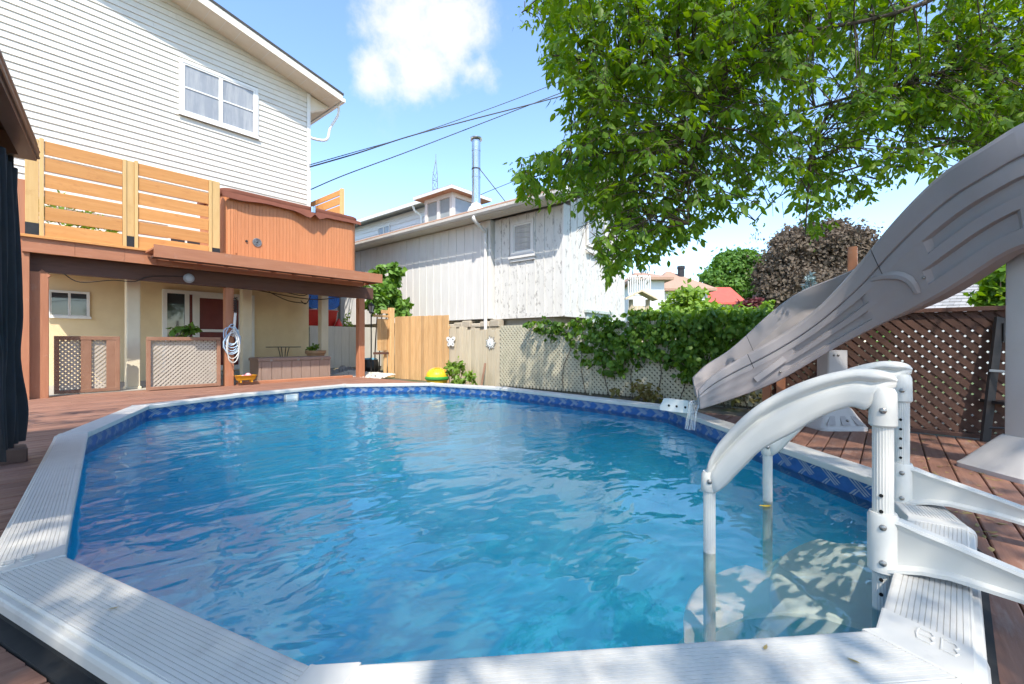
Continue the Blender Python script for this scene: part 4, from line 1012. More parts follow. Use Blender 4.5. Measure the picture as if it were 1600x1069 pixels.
# short return panel with rails, left of that post
tr = thing('short_fence_panel', (xg-.3, 11.95, -.05), 'short tan fence return with open rails beside the climbing shrub', 'fence')
xa = PY(584, 540, 12.2).x; xb = xg-.08
x = xa
while x < xb-.02:
    m_ = MB(); m_.bbox(x, min(x+.13, xb), 12.0, 12.02, PY(590, 548, 12.0).z, PY(590, 498, 12.0).z, .003); obj('fence_board', m_, M_tanfence, tr); x += .134
for (ypx, h_) in ((494, .07), (552, .07)):
    zc = PY(595, ypx, 12.0).z; m_ = MB(); m_.bbox(xa-.15, xb+.02, 11.96, 11.999, zc-h_/2, zc+h_/2, .004); obj('rail', m_, M_darkbrown if ypx == 552 else M_tanfence, tr)
m_ = MB(); zc = PY(600, 487, 12.0).z; m_.bbox(xa+.12, xb+.01, 11.97, 11.999, zc-.06, zc+.05, .004); obj('top_board', m_, M_tanfence, tr)
m_ = MB(); m_.bbox(xa+.27, xa+.35, 12.021, 12.09, -.05, PY(595, 500, 12.05).z, .004); obj('post', m_, M_tanfence, tr)
# weathered, slightly ragged boards
tw = thing('weathered_board_fence', (XF, yb, -.05), 'weathered grey board fence carrying the white butterfly and sun', 'fence')
tops = {0: 1.40, 1: 1.38, 2: 1.42, 3: 1.39, 4: 1.37, 5: 1.43, 6: 1.45, 7: 1.40, 8: 1.46, 9: 1.48, 10: 1.44, 11: 1.5, 12: 1.46}
boards_fence(tw, XF+.03, yc+.01, yb-.005, .145, M_oldfence, lambda y_: tops[min(12, int((y_-yc)/.145))]-.03, jag=.01)
for z_ in (.3, 1.15): m_ = MB(); m_.box(XF+.053, XF+.09, yc, yb, z_, z_+.09); obj('rail', m_, M_oldfence, tw)
# white metal butterfly and sun
p = PX(705, 534, XF-.01); t_ = thing('butterfly_ornament', p, 'white metal butterfly hung at the joint of the tan and weathered fences', 'ornament')
def disc(mb_, c, ry_, rz_, ang, x0, x1, n=14):
    ca, sa = math.cos(ang), math.sin(ang); pts = []
    for k in range(n):
        q = 2*math.pi*k/n; a, b_ = ry_*math.cos(q), rz_*math.sin(q); pts.append(Vector((x0, c[0]+a*ca-b_*sa, c[1]+a*sa+b_*ca)))
    mb_.prism(pts, (x1-x0, 0, 0))
xw = XF-.03
m_ = MB()
for sg in (-1, 1):
    disc(m_, (p.y+sg*.085, p.z+.06), .095, .065, sg*.5, xw, xw+.012); disc(m_, (p.y+sg*.07, p.z-.065), .07, .055, -sg*.6, xw+.0005, xw+.0115)
obj('wing', m_, M_trim, t_)
m_ = MB(); m_.tube([(xw-.008, p.y, p.z-.10), (xw-.008, p.y, p.z), (xw-.008, p.y, p.z+.09)], [.008, .016, .012], 8); obj('body', m_, M_trim, t_, smooth=True)
m_ = MB()
for sg in (-1, 1):
    for dz, r_ in ((.06, .022), (-.065, .018)): disc(m_, (p.y+sg*.09, p.z+dz), r_, r_, 0, xw-.003, xw-.0005)
    m_.tube([(xw, p.y+sg*.008, p.z+.09), (xw, p.y+sg*.05, p.z+.15)], .004, 5)
obj('marking', m_, M_dkmetal, t_)
p = PX(766, 536, XF); t_ = thing('sun_ornament', p, 'white metal sun face with dark edged rays on the weathered fence', 'ornament')
m_ = MB(); disc(m_, (p.y, p.z), .085, .085, 0, xw+.02, xw+.045, 20); obj('face', m_, M_trim, t_)
m_ = MB(); m2 = MB()
for k in range(14):
    q = 2*math.pi*k/14; l_ = .165 if k % 2 else .14
    a = lambda r, dq: Vector((xw+.032, p.y+r*math.cos(q+dq), p.z+r*math.sin(q+dq)))
    m_.prism([a(.084, -.2), a(.084, .2), a(l_, .03), a(l_, -.03)], (.008, 0, 0)); m2.prism([a(.083, -.215)+Vector((.009, 0, 0)), a(.083, .215)+Vector((.009, 0, 0)), a(l_+.018, .05)+Vector((.009, 0, 0)), a(l_+.018, -.05)+Vector((.009, 0, 0))], (.006, 0, 0))
obj('ray', m_, M_trim, t_); obj('ray_edge', m2, M_dkmetal, t_)
m_ = MB(); m_.ball((xw+.02, p.y, p.z-.01), .014, 8, 5); [m_.ball((xw+.02, p.y+s_*.03, p.z+.025), .010, 6, 4) for s_ in (-1, 1)]; m_.tube([(xw+.02, p.y-.035, p.z-.03), (xw+.02, p.y, p.z-.048), (xw+.02, p.y+.035, p.z-.03)], .006, 5)
obj('features', m_, M_greyplastic, t_)

# lattice fence: strips over shaded boards, in panels
tl = thing('lattice_fence', (XF, yc, -.05), 'long weathered lattice fence overgrown with dark green vine', 'fence')
ys_ = [yc, PX(921, 560, XF).y]; ys_.append(ys_[-1]-2.35); ys_.append(ys_[-1]-2.2)
for ya_, yb_ in zip(ys_[:-1], ys_[1:]):
    W_ = ya_-yb_-.01; st, un = lattice_strips(None, Vector((XF+.01, ya_-.005, .0)), (0, -1, 0), W_, 1.44, .098, .04, .009)
    m_ = MB()
    for a, b_ in st: m_.bar(a, b_, .043, .007, (1, 0, 0))
    obj('lattice_panel', m_, M_lattice, tl, kind='stuff')
    m_ = MB(); m_.bbox(XF-.012, XF+.04, ya_-.045, ya_-.001, -.05, 1.47, .004) if ya_ != yc else m_.bbox(XF+.02, XF+.09, ya_-.09, ya_-.001, -.05, 1.40, .004); obj('post', m_, M_lattice, tl)
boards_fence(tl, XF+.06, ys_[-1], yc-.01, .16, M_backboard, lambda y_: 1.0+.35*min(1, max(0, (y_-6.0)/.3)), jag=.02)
# stick leaning on the weathered fence
a = PX(758, 568, XF-.03); b_ = PX(748, 601, XF-.5); b_.z = -.05; m_ = MB(); m_.bar((XF-.36, a.y-.18, -.05), (XF-.03, a.y, a.z), .045, .03, (1, 0, 0)); tag(obj('leaning_stick', m_, mat('red_brown_stick', (.30, .17, .11), None, 4, .7)), 'thin brown stick leaning on the weathered fence', 'stick')
# yellow and green toy behind the pool rim
p = PX(683, 586, 7.45); zb_ = -.05; zc = PX(683, 573, 7.45).z; r_ = .275
t_ = thing('sand_toy', (7.45, p.y, zb_), 'yellow domed sand toy with green band at the foot of the tan fence', 'toy')
m_ = MB(); zm = PX(683, 588, 7.45).z
m_.lathe((7.45, p.y, zm), [(r_, 0), (r_*1.0, .03), (r_*.92, .09), (r_*.70, .155), (r_*.4, .19), (.01, .205)], 22); obj('dome', m_, M_yellow, t_, smooth=True)
m_ = MB()
for k in range(7):
    q = k*math.pi/7+.2; m_.tube([(7.45+r_*.98*math.cos(q+math.pi/2)*math.cos(th_), p.y+r_*.98*math.sin(q+math.pi/2)*math.cos(th_), zm+.02+.195*math.sin(th_)) for th_ in [j*math.pi/12 for j in range(1, 12)]], .008, 5)
obj('dome_rib', m_, M_orange, t_)
m_ = MB(); m_.lathe((7.45, p.y, zm-.09), [(r_*1.02, 0), (r_*1.12, .03), (r_*1.12, .07), (r_*1.02, .0885)], 22); obj('band', m_, M_green, t_, smooth=True)
m_ = MB(); m_.lathe((7.45, p.y, zb_), [(r_*.8, 0), (r_*1.0, zm-.09-zb_-.001)], 18); obj('base', m_, M_yellow, t_, smooth=True)
p = PX(712, 585, 7.6); V, F = crown([((7.65, p.y, .25), (.25, .32, .32)), ((7.7, p.y-.3, .1), (.2, .25, .25)), ((7.7, p.y+.2, .4), (.18, .2, .2))], 420, .12, .5, six=True)
t_ = thing('weed_plant', (7.65, p.y, -.06), 'bright green weed growing right of the yellow sand toy', 'plant'); obj('foliage', (V, F), M_shrub, t_, kind='stuff')
m_ = MB(); [m_.cyl((7.65, p.y+.03*k, -.06), (7.65+.02*k, p.y+.13*k-.25, .4), .008, 5) for k in range(4)]; obj('stem', m_, M_twig, t_)

# climbing shrub beyond the short fence return, lantern on a pole
bl = [((PY(600, 470, 13).x, 13.0, PY(600, 455, 13).z), (.55, .4, .55)), ((PY(615, 450, 13).x, 13.1, PY(610, 430, 13).z), (.35, .3, .45)), ((PY(622, 480, 13).x, 12.9, PY(622, 482, 13).z), (.35, .35, .4)), ((PY(583, 470, 13).x, 12.8, PY(583, 470, 13).z), (.3, .3, .4)), ((PY(598, 420, 13).x, 13.2, PY(598, 420, 13).z), (.2, .2, .22))]
V, F = crown(bl, 1500, .20, .85, six=True, droop=.6)
t_ = thing('grape_vine', (8.3, 13, -.06), 'bright green broad leaved climber above the short tan fence', 'vine'); obj('foliage', (V, F), M_grape, t_, kind='stuff')
m_ = MB()
for k in range(5): m_.tube(catmull([(PY(585+8*k, 500, 13).x, 13.0, -.06), (PY(588+7*k, 500, 13).x, 13.05, 1.0), (PY(590+8*k, 450, 13).x, 13.0, 2.1+.2*(k % 3))], 4), [.02]*8+[.01], 6)
obj('stem', m_, M_twig, t_)
p = PY(580, 483, 12.5); t_ = thing('garden_lantern', (p.x, 12.5, -.06), 'black garden lantern on a pole in front of the climber', 'lantern')
m_ = MB(); m_.cyl((p.x, 12.5, -.06), (p.x, 12.5, p.z-.16), .02, 8); obj('pole', m_, M_dkmetal, t_)
m_ = MB(); m_.lathe((p.x, 12.5, p.z-.15), [(.04, 0), (.07, .03), (.07, .04)], 6); m_.lathe((p.x, 12.5, p.z+.10), [(.13, 0), (.05, .07), (.015, .12)], 6)
for k in range(6): q = k*math.pi/3; m_.cyl((p.x+.065*math.cos(q), 12.5+.065*math.sin(q), p.z-.11), (p.x+.115*math.cos(q), 12.5+.115*math.sin(q), p.z+.10), .008, 5)
obj('frame', m_, M_dkmetal, t_)
m_ = MB(); m_.lathe((p.x, 12.5, p.z-.105), [(.055, 0), (.10, .20)], 6); obj('glass', m_, mat('lantern_glass', (.5, .5, .48), None, 4, .15), t_)
# ================================================================ WHITE GARAGE BEHIND THE FENCE
X1, X2, YC = 10.5, 10.66, 9.75
Y3 = PX(880, 400, X2).y; XE = PY(976, 400, Y3).x; ZB = 1.8; ZT = 4.95; YFAR = 25.
gr = thing('white_garage', (12, 12, 0), 'white board and batten outbuilding with peeling paint behind the fence', 'outbuilding')
m_ = MB(); m_.box(X1+.03, XE, YC, YFAR, ZB+.002, ZT); m_.box(X2+.03, XE-.03, Y3+.03, YC-.001, ZB+.002, ZT); 
m_.prism([(10.9, Y3+.03, ZT+.001), (XE-.03, Y3+.03, ZT+.001), ((X1+XE)/2, Y3+.03, ZT+.95)], (0, 17, 0)); obj('wall', m_, M_garage, gr)
def vboards(axis, c, a0, a1, w_, zb, zt, m__, holes=(), bat=True):
    a = a0
    while a < a1-.02:
        b_ = min(a+w_, a1); mid = (a+b_)/2; segs = [(zb, zt(mid) if callable(zt) else zt)]
        for (h0, h1, hz0, hz1) in holes:
            if b_ > h0+.01 and a < h1-.01: segs = [(s0, s1) for (q0, q1) in segs for (s0, s1) in ((q0, hz0), (hz1, q1)) if s1-s0 > .03]
        for s0, s1 in segs:
            m_ = MB()
            if axis == 'y': m_.box(c, c+.029, a+.003, b_-.003, s0, s1)
            else: m_.box(a+.003, b_-.003, c, c+.029, s0, s1)
            obj('wall_board', m_, m__, gr)
            if bat and b_ < a1-.02:
                m_ = MB(); hw = .022
                if not any(b_+hw > h0 and b_-hw < h1 and s1 > hz0-.01 and s0 < hz0-.02 and False for (h0, h1, hz0, hz1) in holes):
                    if not any(h0-.05 < b_ < h1+.05 for (h0, h1, _, _) in holes) or True:
                        if axis == 'y': m_.box(c-.02, c-.001, b_-hw, b_+hw, s0, s1)
                        else: m_.box(b_-hw, b_+hw, c-.02, c-.001, s0, s1)
                        obj('batten', m_, m__, gr)
        a += w_
vboards('y', X1, YC, YFAR-5, .40, ZB, ZT, M_garage)
w0 = PX(800, 345, X2); w1 = PX(835, 345, X2); wz1 = PX(818, 345, X2).z; wz0 = PX(818, 398, X2).z
vboards('y', X2, Y3, YC-.03, .335, ZB, ZT, M_peel, holes=((w1.y, w0.y, wz0, wz1),))
v0 = PY(916, 342, Y3); v1 = PY(946, 342, Y3); vz1 = PY(930, 340, Y3).z; vz0 = PY(930, 388, Y3).z
def gz(x): return ZT+.03+.9*(1-abs(x-(X1+XE)/2)/((XE-X1)/2))
vboards('x', Y3, X2+.032, XE, .36, ZB, lambda x: max(ZT, gz(x)-.15), M_peel, holes=((v0.x, v1.x, vz0, vz1),))
m_ = MB(); m_.box(X2-.02, X2+.03, Y3-.025, Y3+.028, ZB, ZT); obj('corner_board', m_, M_garage, gr)
# skirt board
m_ = MB(); m_.box(X2-.024, X2-.021, Y3, YC, ZB-.02, ZB+.12); m_.box(X2+.04, XE, Y3-.024, Y3-.021, ZB-.02, ZB+.12); obj('skirt_board', m_, M_peel, gr)
# window on the x-plane and its blind
def window_x(parent, y0, y1, z0, z1, x, fw=.08, glass=M_glassdk, blind=True):
    fr = MB(); d = .05
    fr.box(x-d, x+.02, y0, y1, z1-fw, z1); fr.box(x-d, x+.02, y0, y1, z0, z0+fw); fr.box(x-d, x+.02, y0, y0+fw, z0+fw, z1-fw); fr.box(x-d, x+.02, y1-fw, y1, z0+fw, z1-fw)
    f = obj('window', fr, M_garage, parent)
    fr = MB(); a0, a1, b0, b1 = y0+fw+.002, y1-fw-.002, z0+fw+.002, z1-fw-.002; s = .045
    fr.box(x-.03, x+.0, a0, a1, b1-s, b1); fr.box(x-.03, x, a0, a1, b0, b0+s); fr.box(x-.03, x, a0, a0+s, b0+s, b1-s); fr.box(x-.03, x, a1-s, a1, b0+s, b1-s); obj('sash', fr, M_trim, f)
    g_ = MB(); g_.box(x-.012, x-.004, a0+s, a1-s, b0+s, b1-s); obj('pane', g_, glass, f)
    if blind:
        g_ = MB(); n_ = 5
        for k in range(n_): zz = b0+s+(b1-b0-2*s)*(k+.35)/n_; g_.hexa([(x-.016, a0+s, zz), (x-.013, a0+s, zz), (x-.013, a1-s, zz+.05), (x-.016, a1-s, zz+.05), (x-.016, a0+s, zz+.025), (x-.013, a0+s, zz+.025), (x-.013, a1-s, zz+.072), (x-.016, a1-s, zz+.072)])
        obj('blind_slat', g_, mat('blind_slats', (.36, .36, .34), None, 3, .5), f)
    g_ = MB(); g_.box(x-.10, x-.051, y0-.08, y1+.08, z0-.10, z0-.02); g_.box(x-.06, x-.022, y0-.04, y1+.04, z0-.19, z0-.11); obj('sill', g_, M_garage, f)
window_x(gr, w1.y, w0.y, wz0, wz1, X2, .08, M_glassgrey)
f_ = window(gr, v0.x, v1.x, vz0, vz1, Y3-.002, .07, 1, False, M_glassgrey, .05, True, M_garage)
m_ = MB(); m_.box(v0.x-.06, v1.x+.06, Y3-.11, Y3-.056, vz0-.22, vz0-.12); obj('sill_apron', m_, M_garage, f_)
q0 = PY(915, 488, Y3); q1 = PY(950, 488, Y3)
m_ = MB(); m_.box(q0.x-.12, q1.x+.12, Y3-.12, Y3-.03, PY(930, 490, Y3).z, PY(930, 486, Y3).z); m_.box(q0.x-.04, q0.x+.08, Y3-.06, Y3-.03, ZB-.9, PY(930, 491, Y3).z); m_.box(q1.x-.08, q1.x+.04, Y3-.06, Y3-.03, ZB-.9, PY(930, 491, Y3).z); m_.box(q0.x+.085, q1.x-.085, Y3-.045, Y3-.026, ZB-.9, ZB+.16); obj('hatch', m_, mat('grey_green_hatch', (.50, .56, .52), None, 3, .6), gr)
# foundation set back, one sloping block
m_ = MB(); m_.box(X1+.35, XE-.3, Y3+.45, YFAR, -.06, ZB-.005); obj('foundation', m_, M_concrete, gr)
m_ = MB(); m_.box(X1-.02, X1+.345, 9.3, YFAR, -.06, ZB-.25); obj('foundation', m_, mat('tan_block', (.42, .35, .25), (.36, .3, .21), 3, .9, .03), gr)
for k in range(6):
    m_ = MB(); y_ = 9.35+.42*k; m_.bbox(X1-.05-.02*(k % 2), X1+.2, y_, y_+.40, ZB-.248, ZB-.04-.05*((k*7) % 3), .02); obj('stone', m_, mat('pale_stone', (.48, .42, .33), (.40, .34, .26), 4, .9, .04, rand=.15), gr)
# roof with eaves along y, gable overhang towards the camera
XA, XB, YA = 9.98, XE+.55, Y3-.52; XM_ = (XA+XB)/2; ZR = 5.02; RS = 1.08
def rslab(x0, x1, z0, z1, t, name, m__, y0=YA, y1=YFAR):
    m_ = MB(); m_.hexa([(x0, y0, z0), (x1, y0, z1), (x1, y1, z1), (x0, y1, z0), (x0, y0, z0+t), (x1, y0, z1+t), (x1, y1, z1+t), (x0, y1, z0+t)]); return obj(name, m_, m__, gr)
rslab(XA, XM_, ZR+.07, ZR+.07+RS, .10, 'roof', M_shinglebr); rslab(XM_, XB, ZR+.07+RS, ZR+.07, .10, 'roof', M_shinglebr)
m_ = MB(); m_.box(XA+.01, X1+.02, YA+.05, YFAR, ZR-.05, ZR-.02); so_ = obj('soffit', m_, M_soffit, gr)
m_ = MB(); yy = YA+.15
while yy < 20: m_.box(XA+.02, X1, yy, yy+.012, ZR-.058, ZR-.0505); yy += .15
obj('soffit_groove', m_, M_trim, so_)
rslab(XA+.03, XM_, ZR-.02, ZR+RS-.05, .04, 'rake_soffit', M_soffit, YA+.04, Y3-.03); rslab(XM_, XB-.03, ZR+RS-.05, ZR-.02, .04, 'rake_soffit', M_soffit, YA+.04, Y3-.03)
rslab(XA, XM_, ZR-.04, ZR-.04+RS, .20, 'rake_board', M_trim, YA-.03, YA+.002); rslab(XM_, XB, ZR-.04+RS, ZR-.04, .20, 'rake_board', M_trim, YA-.03, YA+.002)
m_ = MB(); m_.loft([[Vector((XA-.002+dx, y_, ZR+dz)) for dx, dz in ((0, -.06), (-.08, -.06), (-.125, .0), (-.13, .075), (-.115, .075), (-.07, -.045), (0, -.045))] for y_ in (YA, YFAR)]); gt = obj('gutter', m_, M_greyplastic if False else mat('aged_white_gutter', (.60, .57, .52), (.5, .47, .43), 3, .5), gr)
yd = YC+.15; m_ = MB(); m_.tube(catmull([(XA-.06, yd, ZR-.06), (XA-.05, yd, ZR-.18), (X1-.12, yd, ZR-.45), (X1-.075, yd, ZR-.6), (X1-.075, yd, 1.0)], 4), .055, 8); obj('downpipe', m_, M_garage, gr, smooth=True)
# belvedere on the roof with windows, chimney pipe with brace
bx0 = D(668, 300, 18.5); by0, by1 = 13.2, 14.9; bX0, bX1 = 12.0, 13.6
cA = Vector((12.05, 12.85, 0)); 
def pix(v): # helper for tuning: where a point falls
    R = v.x*RT[0]+v.y*RT[1]; F = v.x*FW[0]+v.y*FW[1]; return 800+700*R/F, 534.5-700*(v.z-CZ)/F
bv = thing('roof_belvedere', (12.8, 14, 5.5), 'small white windowed roof lantern with a low tiled hip roof', 'roof lantern')
bz0, bz1 = 5.3, PX(700, 302, 12.0).z
for (xa, xb, ya_, yb_) in ((bX0, bX0+.16, by0, by0+.16), (bX1-.16, bX1, by0, by0+.16), (bX0, bX0+.16, by1-.16, by1), (bX1-.16, bX1, by1-.16, by1), (bX0, bX0+.14, (by0+by1)/2-.08, (by0+by1)/2+.08)):
    m_ = MB(); m_.box(xa, xb, ya_, yb_, bz0, bz1-.16); obj('corner_post', m_, M_garage, bv)
m_ = MB(); m_.box(bX0-.01, bX1+.01, by0-.01, by1+.01, bz1-.159, bz1); m_.box(bX0-.01, bX1+.01, by0-.01, by1+.01, bz0-.3, bz0-.001+.35*(1)); obj('wall', m_, M_garage, bv)
m_ = MB(); m_.box(bX0+.05, bX0+.06, by0+.17, by1-.17, bz0+.355, bz1-.165); m_.box(bX0+.17, bX1-.17, by0+.05, by0+.06, bz0+.355, bz1-.165); m_.box(bX0+.17, bX1-.17, by1-.06, by1-.05, bz0+.355, bz1-.165); obj('pane', m_, mat('sky_lit_glass', (.30, .34, .36), None, 2, .08, spec=.8), bv)
m_ = MB(); o_v = .32; xc, yc_ = (bX0+bX1)/2, (by0+by1)/2
m_.loft([[Vector((xc+sx*((bX1-bX0)/2+o_v)*s, yc_+sy*((by1-by0)/2+o_v)*s, z)) for sx, sy in ((-1, -1), (1, -1), (1, 1), (-1, 1))] for s, z in ((1, bz1+.001), (1.01, bz1+.14), (.05, bz1+.5))]); rf = obj('roof', m_, M_shinglebr, bv)
m_ = MB(); m_.loft([[Vector((xc+sx*((bX1-bX0)/2+o_v)*s, yc_+sy*((by1-by0)/2+o_v)*s, z)) for sx, sy in ((-1, -1), (1, -1), (1, 1), (-1, 1))] for s, z in ((1.012, bz1+.0), (1.02, bz1+.12))], caps=False); obj('fascia', m_, M_trim, rf)
cb = PX(744, 328, 10.9); cp = thing('chimney_pipe', cb, 'tall shiny steel chimney pipe with rain cap on the garage roof', 'chimney')
ztp = PX(744, 222, 10.9).z; zb_ = 4.95+.3; cx_, cy_ = cb.x, cb.y
r_ = .145
m_ = MB(); m_.lathe((cx_, cy_, zb_), [(.34, 0), (.30, .25), (.24, .38), (.17, .44), (.17, .50), (.135, .52)], 18); obj('flashing', m_, M_trim, cp, smooth=True)
zz = zb_+.5
while zz < ztp-.1:
    z2 = min(zz+.9, ztp); m_ = MB(); m_.lathe((cx_, cy_, zz), [(r_+.008, 0), (r_+.008, .05), (r_, .055), (r_, z2-zz-.002)], 18); obj('pipe_section', m_, M_steel, cp, smooth=True); zz = z2
m_ = MB(); m_.lathe((cx_, cy_, ztp+.06), [(.20, 0), (.215, .04), (.20, .07), (.10, .10), (.02, .11)], 18); m_.lathe((cx_, cy_, ztp+.001), [(.15, 0), (.15, .03)], 18)
for k in range(4): q = k*1.57+.3; m_.cyl((cx_+.13*math.cos(q), cy_+.13*math.sin(q), ztp), (cx_+.13*math.cos(q), cy_+.13*math.sin(q), ztp+.06), .008, 5)
obj('rain_cap', m_, M_steel, cp, smooth=True)
a = Vector((cx_, cy_, PX(752, 262, 10.9).z)); m_ = MB(); m_.cyl(a+Vector((0, -r_, 0)), (11.4, cy_-1.0, 5.65), .016, 6); m_.lathe(a-Vector((0, 0, .02)), [(r_+.012, 0), (r_+.012, .04)], 16); obj('brace', m_, M_dkmetal, cp)
# white house behind it with a small window
def facade_box(name, label, cat, c0, c1, z0, z1, depth, m__): pass
wh = thing('white_back_house', (17, 27, 0), 'white sided house with a small window behind the outbuilding', 'house')
XW = 17.5; za = 9.; ya0 = PX(562, 360, XW).y+6; ya1 = PX(664, 345, XW).y; zt0 = PX(610, 345, XW).z
zt0 = PX(610, 340, XW).z
m_ = MB(); m_.box(XW+.03, XW+8, ya1, ya0, 0, zt0); obj('wall', m_, M_vinyl2, wh)
zz = 4.; 
while zz < zt0-.05:
    m_ = MB(); m_.add([(XW-.03, ya1, zz), (XW-.03, ya0, zz), (XW+.01, ya0, zz+.30), (XW+.01, ya1, zz+.30), (XW+.029, ya0, zz), (XW+.029, ya1, zz)], [(0, 3, 2, 1), (0, 1, 4, 5)]); obj('siding_board', m_, M_vinyl2, wh); zz += .295
p0 = PX(592, 352, XW); p1 = PX(610, 352, XW)
f_ = None
pz0 = PX(600, 376, XW).z; pz1 = PX(600, 354, XW).z
fr = MB(); fr.box(XW-.09, XW-.031, p1.y, p0.y, pz1-.07, pz1); fr.box(XW-.09, XW-.031, p1.y, p0.y, pz0, pz0+.07); fr.box(XW-.09, XW-.031, p1.y, p1.y+.07, pz0+.07, pz1-.07); fr.box(XW-.09, XW-.031, p0.y-.07, p0.y, pz0+.07, pz1-.07); ym = (p0.y+p1.y)/2; fr.box(XW-.09, XW-.031, ym-.04, ym+.04, pz0+.07, pz1-.07)
f_ = obj('window', fr, M_trim, wh); g_ = MB(); g_.box(XW-.05, XW-.04, p1.y+.07, ym-.041, pz0+.071, pz1-.071); g_.box(XW-.05, XW-.04, ym+.041, p0.y-.07, pz0+.071, pz1-.071); obj('pane', g_, M_glassgrey, f_)
m_ = MB(); m_.hexa([(XW-.7, ya1-.5, zt0), (XW+4, ya1-.5, zt0+1.0), (XW+4, ya0, zt0+1.0), (XW-.7, ya0, zt0), (XW-.7, ya1-.5, zt0+.2), (XW+4, ya1-.5, zt0+1.2), (XW+4, ya0, zt0+1.2), (XW-.7, ya0, zt0+.2)]); obj('roof', m_, M_shinglegr, wh)
m_ = MB(); m_.box(XW-.78, XW-.701, ya1-.52, ya0, zt0-.03, zt0+.16); obj('gutter', m_, M_trim, wh)
m_ = MB(); m_.tube([(XW-.72, ya1+.25, zt0-.03), (XW-.6, ya1+.25, zt0-.3), (XW-.1, ya1+.25, zt0-.55), (XW-.1, ya1+.25, 4)], .07, 8); obj('downpipe', m_, M_trim, wh, smooth=True)
# antenna mast
ac = D(681, 290, 38); at = thing('antenna_mast', (ac.x, ac.y, 0), 'slim grey lattice antenna mast above the roofs', 'mast')
zt_ = D(681, 250, 38).z; m_ = MB(); r_ = .27
cs = [(ac.x+r_*math.cos(q), ac.y+r_*math.sin(q)) for q in (.3, 2.4, 4.5)]
for x, y_ in cs: m_.tube([(x, y_, 0), (x, y_, zt_-1.5), (ac.x, ac.y, zt_)], .035, 5)
zz = 8.
while zz < zt_-1.5:
    for i in range(3): m_.cyl((*cs[i], zz), (*cs[(i+1) % 3], zz+.7), .022, 4); m_.cyl((*cs[i], zz), (*cs[(i+1) % 3], zz), .022, 4)
    zz += .75
m_.cyl((ac.x, ac.y, zt_), (ac.x, ac.y, zt_+.5), .025, 5)
obj('lattice', m_, mat('galvanised_mast', (.30, .33, .36), None, 4, .5, metal=.5), at)
# overhead cables
def cable(pts, r, label):
    m_ = MB(); P_ = catmull([D(*p) for p in pts], 8); m_.tube(P_, r, 5); tag(obj('overhead_cable', m_, M_cable), label, 'cable', 'overhead cables')
cable([(483, 258, 15.6), (560, 236, 17.5), (630, 216, 19), (700, 193, 20), (800, 157, 21), (900, 117, 22), (1100, 30, 24)], .016, 'thin upper overhead cable rising from the house corner to the tree')
cable([(484, 261, 15.55), (560, 239, 17.5), (640, 213, 19), (740, 186, 20), (885, 148, 21), (1100, 85, 23)], .026, 'thick middle overhead cable from the white house corner')
cable([(486, 296, 15.6), (540, 273, 17), (640, 236, 19), (760, 190, 20.5), (890, 140, 22), (1100, 60, 24)], .020, 'lower overhead cable that crosses the sky above the chimney pipe')
cable([(705, 328, 20), (752, 304, 21), (817, 277, 22), (940, 222, 24)], .016, 'short overhead cable running from the roof lantern to the tree')

# ================================================================ FAR HOUSES AND TREES
def far_house(name, label, pxl, pxr, y_eave, y_ridge, d, depth, wallm, roofm, ridge_in=.35, zbase=0., gable=False, rot=0.):
    cL, cR = D(pxl, 534, d), D(pxr, 534, d); e = (cR-cL); Wd = e.length; e.normalize(); nb = Vector((-e.y, e.x, 0))
    if nb.dot(Vector((FW[0], FW[1], 0))) < 0: nb = -nb
    zE = D(pxl, y_eave, d).z; zR = D(pxl, y_ridge, d+depth/2).z
    b = lambda s, t, z: Vector((cL.x, cL.y, 0))+e*s+nb*t+Vector((0, 0, z))
    t_ = thing(name, (cL.x, cL.y, 0), label, 'house')
    m_ = MB(); m_.hexa([b(0, 0, zbase), b(Wd, 0, zbase), b(Wd, depth, zbase), b(0, depth, zbase), b(0, 0, zE), b(Wd, 0, zE), b(Wd, depth, zE), b(0, depth, zE)]); obj('wall', m_, wallm, t_)
    o = .6; m_ = MB(); ri = ridge_in*Wd if not gable else -o
    P = [b(-o, -o, zE-.02), b(Wd+o, -o, zE-.02), b(Wd+o, depth+o, zE-.02), b(-o, depth+o, zE-.02), b(-o, -o, zE+.2), b(Wd+o, -o, zE+.2), b(Wd+o, depth+o, zE+.2), b(-o, depth+o, zE+.2), b(ri, depth/2, zR), b(Wd-ri, depth/2, zR)]
    m_.add(P, [(3, 2, 1, 0), (0, 1, 5, 4), (1, 2, 6, 5), (2, 3, 7, 6), (3, 0, 4, 7), (4, 5, 9, 8), (5, 6, 9), (6, 7, 8, 9), (7, 4, 8)]); rf = obj('roof', m_, roofm, t_)
    return t_, rf, b, Wd, zE, zR
bh, rf, b, Wd, zE, zR = far_house('brown_roofed_house', 'cream house with brown hipped roof beyond the vine fence', 1034, 1106, 455, 424, 42, 9, M_cream, M_shinglebr, .46)
m_ = MB(); c = D(1064, 424, 45); m_.lathe(c, [(.32, -.6), (.32, .2), (.38, .22), (.38, .5), (.3, .52)], 10); obj('chimney', m_, M_dkmetal, rf)
for px in (1048, 1072, 1097):
    c = D(px, 478, 41.95); e_ = Vector((RT[0], RT[1], 0)); m_ = MB()
    m_.bar(c-e_*.45, c+e_*.45, .05, 1.3); f_ = obj('window', m_, M_trim, bh); m_ = MB(); q_ = c-Vector((FW[0], FW[1], 0))*.04; m_.bar(q_-e_*.36, q_+e_*.36, .02, 1.1); obj('pane', m_, M_glassdk, f_)
far_house('white_side_house', 'low white house wing left of the cream house', 1000, 1038, 438, 426, 38, 8, M_vinyl2, M_shinglebr, .3)
rh, rf, b, Wd, zE, zR = far_house('red_roofed_house', 'house with bright red roof and white gable end', 1106, 1156, 476, 449, 52, 7, M_vinyl2, M_shinglered, .0, gable=True)
